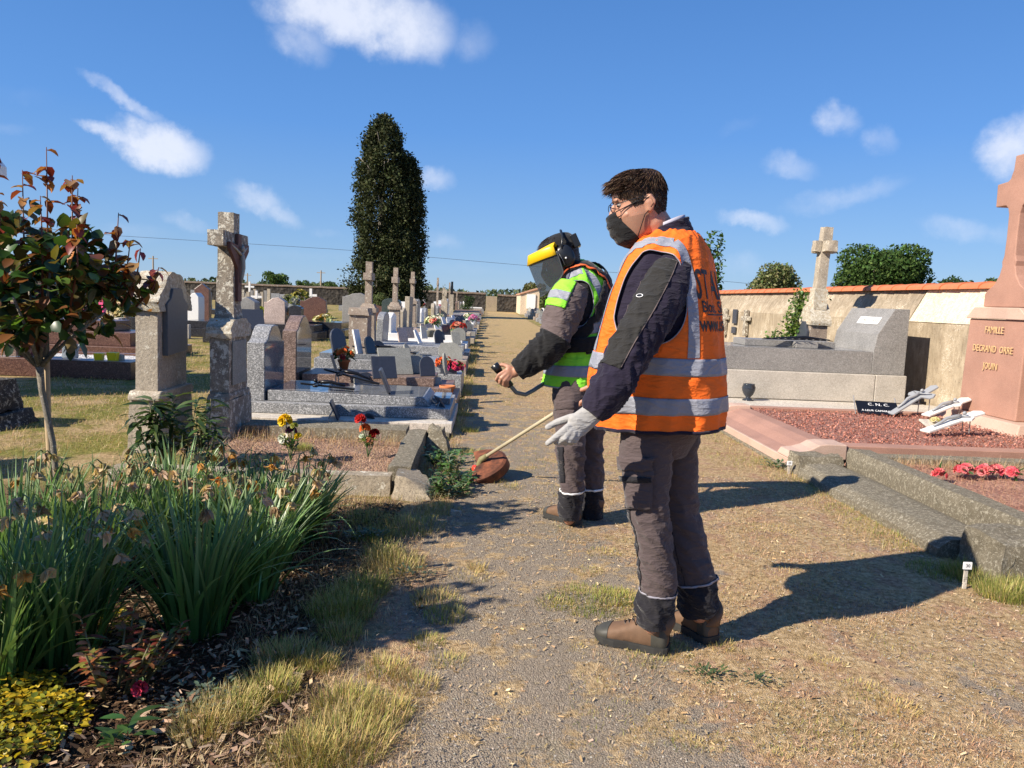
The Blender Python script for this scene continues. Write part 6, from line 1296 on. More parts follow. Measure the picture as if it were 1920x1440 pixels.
def hit(bv, px, py):
    d = ray(px, py).normalized(); r = bv.ray_cast(Vector((0, 0, EYE)), d); return r[0]
def strip(name, bv, P, width, mat, parent, off=.003, nx=4, step_=.012, thick=0):
    """a band laid on a surface along points P"""
    P = [p for p in P if p is not None]; d = [0]
    for a, b in zip(P, P[1:]): d.append(d[-1]+(b-a).length)
    n = max(2, int(d[-1]/step_)); t = np.linspace(0, d[-1], n+1); Q = catmull(d, [tuple(p) for p in P], t) if len(P) > 2 else np.array([np.interp(t, d, [p[k] for p in P]) for k in range(3)]).T
    V = []; F = []
    for i in range(n+1):
        q = Vector(Q[i]); T_ = Vector(Q[min(i+1, n)]-Q[max(i-1, 0)]).normalized(); l, nn, _, _ = bv.find_nearest(q)
        if nn.dot(Vector((0, 0, EYE))-q) < 0 and False: nn = -nn
        sd = nn.cross(T_).normalized(); w = width if not callable(width) else width(i/n)
        for k in range(nx+1):
            x = q+sd*w*(k/nx-.5); l2, n2, _, _ = bv.find_nearest(x)
            if n2.dot(nn) < 0: n2 = -n2
            V.append(l2+nn*off)
    for i in range(n):
        for k in range(nx): a = i*(nx+1)+k; F.append((a, a+1, a+nx+2, a+nx+1))
    o = mesh(name, V, F, mat, parent, True)
    if thick: m = o.modifiers.new('solid', 'SOLIDIFY'); m.thickness = thick; m.offset = 0
    return o
def text_on(name, bv, body, size, mat, parent, place, off=.0035, sx=1):
    """lettering laid on a surface; place(x, y) -> 3-D point near it"""
    cu = bpy.data.curves.new('t', 'FONT'); cu.body = body; cu.size = size; cu.align_x = 'CENTER'; cu.align_y = 'CENTER'; cu.resolution_u = 3; cu.offset = size*.018
    tmp = bpy.data.objects.new('t', cu); col.objects.link(tmp); dg = bpy.context.evaluated_depsgraph_get(); me = bpy.data.meshes.new_from_object(tmp.evaluated_get(dg)); bpy.data.objects.remove(tmp)
    bm = bmesh.new(); bm.from_mesh(me); bmesh.ops.triangulate(bm, faces=bm.faces)
    for _ in range(3): bmesh.ops.subdivide_edges(bm, edges=[e for e in bm.edges if e.calc_length() > .012], cuts=1)
    bmesh.ops.triangulate(bm, faces=bm.faces); V = []
    for v in bm.verts:
        p = place(v.co.x*sx, v.co.y); l, nn, _, _ = bv.find_nearest(Vector(p)); 
        V.append(l+(nn if nn.dot(Vector(p)-Vector(parent.location)) > 0 or True else -nn)*off)
    F = [tuple(v.index for v in f.verts) for f in bm.faces]; bm.verts.index_update(); o = mesh(name, V, F, mat, parent); bm.free(); return o

mSkin = plain('skin', (.46, .235, .155), .5, var=.08, scale=20); mSkin.node_tree.nodes['Principled BSDF'].inputs['Subsurface Weight'].default_value = .15; mSkin.node_tree.nodes['Principled BSDF'].inputs['Subsurface Radius'].default_value = (.01, .004, .002)
mEyeW = plain('eye_white', (.42, .36, .33), .3)
mSkinD = plain('shaded_tan_skin', (.42, .22, .15), .5, var=.08, scale=20)
mHair = plain('dark_brown_hair', (.035, .02, .013), .45, var=.5, scale=120, bmp=.6, bscale=400)
mBeard = plain('stubble', (.30, .155, .10), .6, var=.25, scale=300)
mTrou = fabric('warm_grey_twill', (.088, .066, .066), var=.05, wr=.38, wscale=20); mTrouD = fabric('charcoal_twill', (.017, .016, .020), wr=.55)
mNavy = fabric('navy_jacket', (.016, .012, .027), wr=.48); mChar = fabric('charcoal_panel', (.022, .021, .020), wr=.6)
mOr = fabric('orange_vest', (.95, .165, .02), var=.05, wr=.36, sheen=0, rough=.7); mGr = fabric('green_vest', (.27, .80, .05), var=.06, wr=.42, sheen=0, rough=.65)
mTape = fabric('grey_tape', (.27, .28, .325), var=.05, wr=.33, wscale=16, sheen=0, rough=.45); mTapeL = plain('pale_piping', (.28, .27, .31), .5)
mGreyJ = fabric('mauve_grey_sleeve', (.12, .092, .09), wr=.5); mBlk = fabric('black_cloth', (.012, .012, .013), wr=.5, var=.3); mBlkP = plain('black_plastic', (.012, .013, .015), .3)
mGlove = fabric('white_knit_glove', (.36, .35, .335), wr=.4, var=.05, weave=700)
mBoot = plain('brown_nubuck', (.15, .085, .048), .75, var=.25, scale=25, bmp=.3, bscale=200); mRub = plain('grey_green_rubber', (.055, .053, .044), .6, var=.2, scale=30); mSole = plain('dark_sole', (.03, .03, .028), .7, var=.3)
mOrS = plain('orange_strap', (.75, .13, .03), .7, var=.1)

def boot(T, toe, heel, s=1.0, tone=None, ankle=None):
    """work boot from heel to toe points on the ground"""
    toe, heel = Vector(toe), Vector(heel); X = (toe-heel).normalized(); Z = Vector((0, 0, 1)); Yv = Z.cross(X); Ln = (toe-heel).length
    g0 = heel+Vector((0, 0, 0))
    P3 = lambda x, y, z: g0+X*x*Ln+Yv*y+Z*z
    st = [(.0, .035, .075, .026), (.03, .028, .13, .036), (.12, .026, .15, .040), (.28, .026, .14, .041), (.45, .026, .118, .041), (.6, .026, .098, .045), (.75, .028, .083, .050), (.88, .03, .072, .047), (.96, .034, .062, .034), (1.0, .04, .052, .012)]
    rings = [(x, P3(x, 0, (a+b)/2), Z, Yv, (b-a)/2*s, w*s, 2.5) for x, a, b, w in st]
    S = Surf(rings, folds(.0025, 7, 1.5, 2, ([0, .4, .55, .75, 1], [.6, .8, 1.6, .6, 0])))
    V, F = S.grid(0, 360, 32, 0, 1, 44, 0, None, True, True); up_ = mesh('upper', V, F, mBoot, T, True)
    S.build('toe_cap', mRub, T, v=(.80, 1), nu=32, nv=12, off=.0025); S.build('heel_counter', mRub, T, v=(0, .20), nu=32, nv=12, off=.0025, u=(0, 360))
    # sole with lugs
    outl = [(0, .03), (.03, .036), (.15, .041), (.35, .038), (.5, .04), (.7, .052), (.85, .051), (.95, .038), (1.02, .016)]
    pts = [(x, w*1.06*s) for x, w in outl]+[(x, -w*1.06*s) for x, w in outl[::-1]]
    pts[0] = (-.02, .03*s); pts[-1] = (-.02, -.03*s)
    n = len(pts); V = []
    for z in (.012, .030, .036): V += [P3(x, y*(1 if z > .012 else .97), z*s+(.012*max(0, (x-.8)/.2)**1.5)) for x, y in pts]
    F = [tuple(range(n))[::-1], tuple(range(2*n, 3*n))]
    for k in range(2): F += [(k*n+i, k*n+(i+1) % n, (k+1)*n+(i+1) % n, (k+1)*n+i) for i in range(n)]
    b = MB(); b.add(V, F)
    for x in (.02, .11, .2, .48, .58, .68, .78, .87):
        w = np.interp(x, [o[0] for o in outl], [o[1] for o in outl])*s
        for sg in (1, -1): b.add([P3(x+dx, sg*(w*yy), z*s) for z in (0, .0119) for dx, yy in ((0, .45), (.055, .45), (.055, 1.04), (0, 1.04))], [(0, 1, 2, 3), (7, 6, 5, 4), (0, 4, 5, 1), (1, 5, 6, 2), (2, 6, 7, 3), (3, 7, 4, 0)])
    b.build('sole', mSole, T)
    if ankle is not None:
        S2 = Surf(limb_rings([P3(.17, 0, .09), P3(.15, 0, .15), Vector(ankle)], [(.045*s, .05*s), (.045*s, .052*s), (.042*s, .046*s)], tuple(Yv))); S2.build('ankle_collar', mBoot, T, nu=24, nv=10, caps=(True, True))
    b = MB()
    for k in range(5):
        x = .36+.055*k; z = np.interp(x, [q[0] for q in st], [q[2] for q in st])+.004; w = .02
        b.tube([P3(x, -w, z-.006), P3(x+.03, 0, z+.003), P3(x, w, z-.006)], .0024, 5)
    b.tube([P3(.38, -.01, .135), P3(.47, -.04, .155), P3(.5, -.045, .125), P3(.42, -.03, .12)], .0022, 5); b.tube([P3(.38, .01, .135), P3(.46, .045, .15), P3(.42, .04, .115)], .0022, 5)
    b.build('laces', mBlkP, T, smooth=True)
    return P3
def bar(a, b, k): return Vector(a)+(Vector(b)-Vector(a))*k
def hand_parts(wrist, palm, th, fingers, rp=(.018, .036), rw=(.022, .028), nrm=(0, -1, 0), rf=.0088):
    parts = [capsule([wrist, bar(wrist, palm, .55), palm], [rw, (rp[0]*1.05, rp[1]*.95), rp], 14, nrm, 2.3)]
    for f in fingers: parts.append(capsule(f[:-1] if isinstance(f[-1], float) else f, [(f[-1] if isinstance(f[-1], float) else rf)*q for q in (1.12, 1.05, 1.0, .85)][:len(f)-(1 if isinstance(f[-1], float) else 0)], 10, nrm))
    parts.append(capsule(th, [rf*1.6, rf*1.25, rf*1.08, rf*.9][:len(th)], 10, nrm))
    return parts

# ---------------- person in the orange vest
T1 = thing('person', 'man in orange high visibility vest, black mask and white glove, standing in profile', 'person', (.72, 2.93, 0))
f1 = Vector((-.89, .454, 0)); l1 = Vector((-.454, -.89, 0)); Zu = Vector((0, 0, 1))
YC = 2.95
# torso
def tor(py, pxc, hb, ha, v, e=2.3, dy=0, tilt=0):
    c = yp(pxc, py, YC+dy); U = (f1+Zu*tilt).normalized(); return (v, c, U, l1, hb, ha, e)
tr = [tor(799, 1234, .246, .225, 0, 2.4, tilt=-.06), tor(755, 1232, .256, .228, .1, 2.4, tilt=-.04), tor(700, 1230, .256, .228, .22, tilt=0), tor(640, 1237, .232, .228, .36, tilt=.0), tor(580, 1244, .207, .230, .5, tilt=.0), tor(525, 1252, .172, .23, .63), tor(492, 1256, .155, .222, .72), tor(470, 1258, .135, .20, .79), tor(455, 1260, .115, .165, .86), tor(444, 1262, .098, .125, .93), tor(436, 1262, .085, .10, 1.0)]
def vdisp(u, v, P):
    a = np.radians(u); o = np.zeros(len(v))
    for i in range(len(v)):
        o[i] = .010*(noise.noise(Vector((math.cos(a[i])*2.0, math.sin(a[i])*2.0, v[i]*1.6+4)))*(1.3-v[i]))+.010*(1-abs(noise.noise(Vector((math.cos(a[i])*3.2+v[i]*2.4, math.sin(a[i])*3.2, v[i]*3.2+9))))*2.4)-.002
    return o
VS = Surf(tr, vdisp)
AH = (91, .56, 35, .205, 2.3)      # arm opening, left side
AH2 = (272, .56, 48, .20, 2.3)
vest = None
def vest_build(T, S, mat, AHs, name='vest', nu=120, nv=110, v0=0):
    # two holes: build front half and back half of the angle range separately then weld
    Va, Fa = S.grid(0, 180, nu//2, v0, S.v[-1], nv, 0, AHs[0]); Vb, Fb = S.grid(180, 360, nu//2, v0, S.v[-1], nv, 0, AHs[1])
    V = list(Va)+list(Vb); F = list(Fa)+[tuple(i+len(Va) for i in f) for f in Fb]
    bm = bmesh.new(); vs = [bm.verts.new(v) for v in V]
    for f in F:
        try: bm.faces.new([vs[i] for i in f])
        except Exception: pass
    bmesh.ops.remove_doubles(bm, verts=bm.verts, dist=.0004); bm.verts.index_update(); V = [tuple(v.co) for v in bm.verts]; F = [tuple(v.index for v in f.verts) for f in bm.faces]; bm.free()
    o = mesh(name, V, F, mat, T, True); m = o.modifiers.new('solid', 'SOLIDIFY'); m.thickness = .003; m.offset = 0; return o
vest = vest_build(T1, VS, mOr, (AH, AH2)); bv = bvh_of(vest)
VS.build('jacket_body', mNavy, T1, off=-.014, nu=72, nv=60, v=(.08, 1.0), caps=(True, True))
VS.build('hem_binding', mNavy, vest, v=(-.0, .014), nu=120, nv=2, off=.0028, thick=.002)
def hole_tube(S, AHs, mat, parent, r=.0022, name='arm_binding', off=.001):
    pts = []
    for k in range(73):
        t = 2*math.pi*k/72; e = AHs[4]; pts.append((AHs[0]+AHs[2]*math.copysign(abs(math.cos(t))**(2/e), math.cos(t)), AHs[1]+AHs[3]*math.copysign(abs(math.sin(t))**(2/e), math.sin(t))))
    P = S.at([p[0] for p in pts], [p[1] for p in pts], off); return MB().tube([Vector(p) for p in P], r, 6).build(name, mat, parent, smooth=True)
hole_tube(VS, AH, mTapeL, vest); hole_tube(VS, AH2, mTapeL, vest)
def ringpts(S, v, u0, u1, n, off=0): return [Vector(p) for p in S.at(np.linspace(u0, u1, n), np.full(n, v), off)]
def band(S, va, vb, name, parent, u=(0, 360), nu=110, mat=None, off=.004): S.build(name, mat or mTape, parent, u=u, v=(va, vb), nu=nu, nv=6, off=off, thick=.0012)
band(VS, .078, .146, 'reflective_band', vest); band(VS, .235, .305, 'reflective_band', vest, u=(0, 360))
def vband(S, pts, name, parent, mat=None, w=.05, off=.0045):
    """vertical tape given as (u, v) points"""
    P = S.at([p[0] for p in pts], [p[1] for p in pts], 0); return strip(name, bvv, [Vector(p) for p in P], w, mat or mTape, parent, off)
bvv = bv
vband(VS, [(132, .31), (132, .42), (132, .55), (129, .68), (121, .78), (110, .83)], 'shoulder_tape', vest, w=.047)
vband(VS, [(110, .83), (95, .835), (70, .82), (50, .78), (36, .70), (30, .58), (29, .45), (29, .31)], 'shoulder_tape', vest, w=.047)
vband(VS, [(212, .31), (212, .45), (214, .6), (222, .74), (240, .82), (262, .83), (290, .82), (315, .76), (328, .62), (331, .45), (331, .31)], 'shoulder_tape', vest, w=.047)
# lettering across the back
def back_place(S, v0_, hgt):
    def f(x, y):
        u = 180+math.degrees(x/.225); v = v0_+y/hgt; return tuple(S.at([u], [v], .003)[0])
    return f
H_ = .70
text_on('lettering', bv, 'IST AN', .125, mBlackT, vest, lambda x, y: back_place(VS, .605, H_)(x-.062, y), sx=.66)
text_on('lettering', bv, 'Block. Ss-Trait.', .046, mBlackT, vest, back_place(VS, .515, H_))
text_on('lettering', bv, 'www.ist49.fr', .062, mBlackT, vest, back_place(VS, .445, H_))
strip('underline', bv, [Vector(p) for p in VS.at(np.linspace(150, 205, 14), np.full(14, .486), 0)], .006, mBlackT, vest, .004, 1)
# near (left) arm
aY = [2.80, 2.76, 2.70, 2.66, 2.63, 2.61, 2.60, 2.60]
ap = [(1266, 500), (1249, 540), (1217, 600), (1184, 655), (1160, 700), (1137, 738), (1119, 764), (1110, 776)]
arm = [yp(a, b, y) for (a, b), y in zip(ap, aY)]
sleeve_r = [(.066, .072), (.076, .083), (.074, .081), (.070, .077), (.067, .075), (.061, .068), (.050, .054), (.038, .040)]
AS = Surf(limb_rings(arm, sleeve_r, (0, -1, 0), 2.1), folds(.013, 8, .9, 3, ([0, .15, .4, .6, .8, 1], [.2, .5, .7, 1.1, 1.2, .5]), drift=1.2))
sl = AS.build('jacket_sleeve', mNavy, T1, nu=56, nv=90, caps=(True, True))
ut, uw = None, None
# find the angle on the sleeve that looks towards the front (left in the picture)
test = AS.at([0, 90, 180, 270], [.4]*4); lft = [0, 90, 180, 270][int(np.argmin(test[:, 0]))]
sgn = 1 if lft == 90 else -1
AS.build('sleeve_panel', mChar, sl, u=(lft-sgn*78 if False else min(lft+sgn*5, lft-sgn*80), max(lft+sgn*5, lft-sgn*80)), v=(.03, .74), nu=24, nv=70, off=.0025, thick=.001)
pnl = bpy.data.objects.get('sleeve_panel')
for ue in (lft-sgn*78, lft+sgn*2): AS.build('panel_stitching', mGreyJ, sl, u=(ue-.9, ue+.9), v=(.035, .73), nu=1, nv=80, off=.0042)
bs_ = bvh_of(sl); hp = hit(bs_, 1200, 556)
if hp:
    l, nn, _, _ = bs_.find_nearest(hp); M = frame(l+nn*.005, (1, 0, 0), (0, 0, 1)); M = Matrix.Translation(l+nn*.0055) @ nn.to_track_quat('Z', 'Y').to_matrix().to_4x4()
    b = MB(); b.prism([(math.cos(t)*.013, math.sin(t)*.008) for t in np.linspace(0, 2*math.pi, 20, endpoint=False)], 0, .001, 'z', M); b.build('sleeve_badge', mWhiteT, sl)
    b = MB(); b.prism([(math.cos(t)*.010, math.sin(t)*.0058) for t in np.linspace(0, 2*math.pi, 20, endpoint=False)], .0012, .0016, 'z', M); b.build('badge_middle', mBlkP, sl)
# far arm, mostly hidden: hangs in front
armR = [Vector(tr[6][1])-l1*.2+Zu*.0, Vector(tr[4][1])-l1*.27, Vector(tr[2][1])-l1*.27+f1*.06, Vector(tr[1][1])-l1*.18+f1*.26]
Surf(limb_rings(armR, [.085, .085, .07, .045]), folds(.006, 6)).build('jacket_sleeve', mNavy, T1, nu=32, nv=40, caps=(True, True))
# legs
def leg(pts, rad, name='trouser_leg', mat=mTrou, seed=0, e=2.2, ref=None):
    return Surf(limb_rings(pts, rad, ref or tuple(l1), e), folds(.0125, 13, .8, seed, ([0, .15, .35, .5, .62, .8, .93, 1], [.3, .6, .5, 1.0, .9, .8, 1.5, .8]), drift=1.3))
LP = [(1222, 765, 2.88), (1214, 830, 2.86), (1212, 900, 2.85), (1218, 960, 2.84), (1226, 1020, 2.84), (1233, 1070, 2.85), (1233, 1105, 2.86), (1227, 1140, 2.86), (1224, 1172, 2.86)]
LR = [(.10, .115), (.098, .102), (.086, .090), (.076, .077), (.070, .071), (.070, .070), (.069, .069), (.068, .068), (.062, .062)]
RP = [(1264, 765, 3.02), (1264, 830, 3.02), (1266, 900, 3.01), (1274, 960, 3.0), (1287, 1020, 2.98), (1300, 1065, 2.97), (1307, 1098, 2.96), (1310, 1125, 2.96), (1311, 1150, 2.96)]
RR_ = [(.10, .115), (.10, .10), (.09, .088), (.078, .078), (.072, .074), (.072, .074), (.074, .076), (.078, .080), (.066, .066)]
LL = leg([yp(*q) for q in LP], LR, seed=1); RL = leg([yp(*q) for q in RP], RR_, seed=7)
for S_, nm in ((LL, 'near'), (RL, 'far')):
    o = S_.build('trouser_leg', mTrou, T1, v=(0, .84), nu=56, nv=110, caps=(True, False))
    S_.build('gaiter_cuff', mTrouD, o, v=(.835, 1), nu=48, nv=36, off=.003, caps=(False, True)); S_.build('piping', mTapeL, o, v=(.834, .843), nu=48, nv=2, off=.0058, thick=.001)
    S_.build('side_seam', mTrouD, o, u=(100 if nm == 'near' else 20, 102.5 if nm == 'near' else 22.5), v=(.12, .83), nu=1, nv=90, off=.0022)
    # dark reinforcement down the front of the knee
    tst = S_.at([0, 45, 90, 135, 180, 225, 270, 315], [.5]*8); fr_ = [0, 45, 90, 135, 180, 225, 270, 315][int(np.argmin(tst[:, 0]-tst[:, 1]*.3))]
    S_.build('knee_patch', mTrouD, o, u=(fr_-42, fr_+42), v=(.40, .80), nu=14, nv=50, off=.003, thick=.001)
    if nm == 'near': oL = o
pel = Surf([(0, yp(1240, 745, YC), f1, l1, .15, .185, 2.3), (.5, yp(1238, 800, YC), f1, l1, .15, .185, 2.3), (1, yp(1238, 850, YC), f1, l1, .10, .14, 2.3)]); pel.build('trouser_seat', mTrou, T1, nu=40, nv=16, caps=(True, True))
# cargo pocket on the near leg
bl = bvh_of(oL)
def patch_px(name, bv_, quad, nx, ny, mat, parent, off, thick):
    """cloth patch laid over a surface between four picture corners (tl, tr, br, bl)"""
    V = []; F = []
    for j in range(ny+1):
        for i in range(nx+1):
            s_, t_ = i/nx, j/ny; ax = quad[0][0]*(1-s_)+quad[1][0]*s_; ay = quad[0][1]*(1-s_)+quad[1][1]*s_; bx = quad[3][0]*(1-s_)+quad[2][0]*s_; by = quad[3][1]*(1-s_)+quad[2][1]*s_
            px, py = ax*(1-t_)+bx*t_, ay*(1-t_)+by*t_; h = hit(bv_, px, py)
            if h is None:
                h = V[-1][0] if V else yp(px, py, 2.8)
                V.append((Vector(h), Vector((0, -1, 0)))); continue
            V.append((h, bv_.find_nearest(h)[1]))
    P = [p+n_*off for p, n_ in V]
    for j in range(ny):
        for i in range(nx): a = j*(nx+1)+i; F.append((a, a+nx+1, a+nx+2, a+1))
    o = mesh(name, P, F, mat, parent, True); m = o.modifiers.new('solid', 'SOLIDIFY'); m.thickness = thick; m.offset = 0; return o
patch_px('cargo_pocket', bl, [(1172, 880), (1224, 882), (1222, 954), (1178, 952)], 10, 12, mTrou, oL, .008, .012)
patch_px('pocket_flap', bl, [(1163, 856), (1225, 858), (1221, 882), (1166, 880)], 10, 6, mTrou, oL, .014, .006)
patch_px('pocket_band', bl, [(1168, 891), (1222, 893), (1222, 903), (1170, 902)], 10, 3, mTrouD, oL, .0165, .003)
# boots
tB, hB = gp(1118, 1200), gp(1252, 1232); boot(T1, (tB.x, tB.y, 0), (hB.x, hB.y+.015, 0), 1.12, ankle=yp(1226, 1165, 2.86))
tB, hB = gp(1262, 1168), gp(1338, 1215); boot(T1, (tB.x, tB.y-.01, 0), (hB.x, hB.y+.02, 0), 1.12, ankle=yp(1312, 1150, 2.96))
# gloved hand
w_ = yp(1112, 774, 2.60); hn = Vector((.25, -1, .15)).normalized()
k = lambda px, py, y: yp(px, py, y)
fing = [[k(1066, 800, 2.58), k(1051, 812, 2.575), k(1038, 823, 2.575), k(1027, 831, 2.58)], [k(1071, 808, 2.575), k(1058, 823, 2.57), k(1047, 830, 2.585), k(1042, 829, 2.60)], [k(1077, 812, 2.575), k(1067, 827, 2.575), k(1059, 831, 2.59), k(1056, 828, 2.605)], [k(1084, 814, 2.58), k(1077, 827, 2.585), k(1071, 830, 2.60), k(1069, 827, 2.61)]]
parts = hand_parts(w_, k(1080, 800, 2.59), [k(1092, 782, 2.61), k(1068, 784, 2.63), k(1044, 792, 2.64), k(1027, 801, 2.64)], fing, rp=(.021, .043), rw=(.030, .038), nrm=tuple(hn), rf=.0122)
parts.append(capsule([k(1122, 764, 2.60), w_], [(.032, .038), (.028, .036)], 14, tuple(hn)))
organic('glove', parts, .0035, .5, mGlove, T1, 5)
# head
def headM(px, py, Y, az, pitch, roll=0, s=1.0):
    return Matrix.Translation(yp(px, py, Y)) @ Matrix.Rotation(R(az), 4, 'Z') @ Matrix.Rotation(R(pitch), 4, 'Y') @ Matrix.Rotation(R(roll), 4, 'X') @ Matrix.Scale(s, 4)
HT = [(-.128, .078, .03, .018), (-.118, .090, .0, .036), (-.10, .094, -.03, .050), (-.08, .094, -.06, .058), (-.06, .095, -.075, .063), (-.04, .096, -.083, .067), (-.02, .097, -.09, .070), (0, .095, -.096, .073), (.018, .090, -.1, .075), (.032, .087, -.102, .076), (.046, .096, -.103, .077), (.065, .097, -.103, .077), (.085, .086, -.098, .073), (.105, .064, -.085, .063), (.118, .04, -.062, .047), (.127, .008, -.03, .02)]
def head_surf(M, grow=0.0, zt=1.0, table=HT):
    X, Y_, Z_ = M.to_3x3().col; sc_ = X.length; X, Y_ = X.normalized(), Y_.normalized(); rg = []
    z0, z1 = table[0][0], table[-1][0]
    for z, fx, bx, hw in table: rg.append(((z-z0)/(z1-z0), M @ Vector(((fx+bx)/2, 0, z)), X, Y_, (fx-bx)/2*sc_+grow, hw*sc_+grow, 2.15))
    return Surf(rg)
def head_build(T, M, skin, neck_to, neck_r=.056):
    S = head_surf(M); V, F = S.grid(0, 360, 40, 0, 1, 44, 0, None, True, True); g = lambda x, y, z: M @ Vector((x, y, z)); sc_ = M.to_3x3().col[0].length
    parts = [(V, F), capsule([g(.098, 0, .028), g(.112, 0, .0), g(.122, 0, -.022)], [(.007*sc_, .009*sc_), (.009*sc_, .012*sc_), (.011*sc_, .015*sc_)], 10, tuple(M.to_3x3().col[0]))]
    for s_ in (-1, 1):
        parts.append(capsule([g(.112, s_*.012, -.026), g(.108, s_*.013, -.022)], [.007*sc_, .007*sc_], 8))
        parts.append(capsule([g(.088, s_*.045, .044), g(.092, s_*.02, .048)], [.008*sc_, .008*sc_], 8))
        parts.append(capsule([g(.075, s_*.04, -.02), g(.06, s_*.052, -.015)], [.009*sc_, .011*sc_], 8))
        parts.append(capsule([g(-.022, s_*.073, .034), g(-.028, s_*.080, .012), g(-.022, s_*.076, -.020)], [(.007*sc_, .017*sc_), (.007*sc_, .018*sc_), (.006*sc_, .010*sc_)], 10, tuple(M.to_3x3().col[1])))
        parts.append(capsule([g(-.010, s_*.074, .024), g(-.030, s_*.086, .034), g(-.043, s_*.087, .010), g(-.028, s_*.079, -.020)], [.0045*sc_, .0055*sc_, .0055*sc_, .004*sc_], 8))
    for s_ in (-1, 1): parts.append(capsule([g(.079, s_*.022, .0375), g(.083, s_*.034, .0385), g(.074, s_*.046, .035)], [.0065*sc_, .0072*sc_, .006*sc_], 8))
    parts.append(capsule([g(.103, 0, -.058), g(.10, .0, -.056)], [(.008*sc_, .022*sc_), (.008*sc_, .022*sc_)], 10, tuple(M.to_3x3().col[2])))
    n0 = g(-.03, 0, -.05); parts.append(capsule([n0, bar(n0, neck_to, .5), neck_to], [neck_r*1.0, neck_r, neck_r*1.15], 18))
    return parts, S
def eyes(T, M):
    for s_ in (-1, 1):
        c = M @ Vector((.0765, s_*.033, .028)); V, F = ball(c, .0115, 12, 8); mesh('eye', V, F, mEyeW, T, True); c = M @ Vector((.0850, s_*.034, .0235)); V, F = ball(c, .0055, 10, 6); mesh('iris', V, F, mBlkP, T, True)
def hairs(name, S, T, M, n, length, zlo, mat_cols, front_bias, lift=.4, table=None, w=.0016, fr=.5, seg=4, away=None):
    """short strands growing off a head surface"""
    uu = rng.uniform(0, 360, n); vv = rng.uniform(zlo, 1, n)**.9
    return uu, vv
HM = headM(1201, 391, 2.93, 180-3, 14, 0, 1.0)
neckto = yp(1254, 462, 2.96)
parts, HS = head_build(T1, HM, mSkin, neckto, .064)
# hidden trunk, arms and legs keep the body one continuous figure
parts += [capsule([neckto, Vector(tr[5][1]), Vector(tr[2][1]), yp(1238, 800, YC)], [(.07, .07), (.10, .15), (.10, .14), (.10, .14)], 16, tuple(f1)), capsule(arm[:-1], [.05, .05, .045, .042, .038, .032, .027], 12), capsule(armR, [.05, .045, .04, .03], 12), capsule([Vector(p) for p in LL.c], [.08, .08, .075, .055, .05, .05, .045, .04, .04], 12), capsule([Vector(p) for p in RL.c], [.08, .08, .075, .055, .05, .05, .045, .04, .04], 12), capsule([Vector(tr[5][1])-l1*.14, Vector(tr[5][1])+l1*.14], [.07, .07], 12)]
fh = armR[-1]; parts += hand_parts(fh, fh+f1*.08-Zu*.03, [fh+f1*.04+Zu*.02, fh+f1*.09+Zu*.015, fh+f1*.12], [[fh+f1*(.08)+l1*q-Zu*.03, fh+f1*(.11)+l1*q-Zu*.05, fh+f1*.12+l1*q-Zu*.08, fh+f1*.11+l1*q-Zu*.10] for q in (-.03, -.01, .01, .03)], nrm=(0, 0, 1))
organic('body', parts, .0045, .5, mSkin, T1, 5)
eyes(T1, HM)
sc_ = 1.13
# stubble along the jaw
HS.build('beard', mBeard, T1, u=(35, 102), v=(.12, .40), nu=24, nv=20, off=.0015)
MB().tube([HM @ Vector((-.020, .083, .028)), HM @ Vector((-.032, .088, .022)), HM @ Vector((-.034, .088, .004)), HM @ Vector((-.024, .083, -.008))], .0022, 6).build('ear_fold', mBeard, T1, smooth=True)
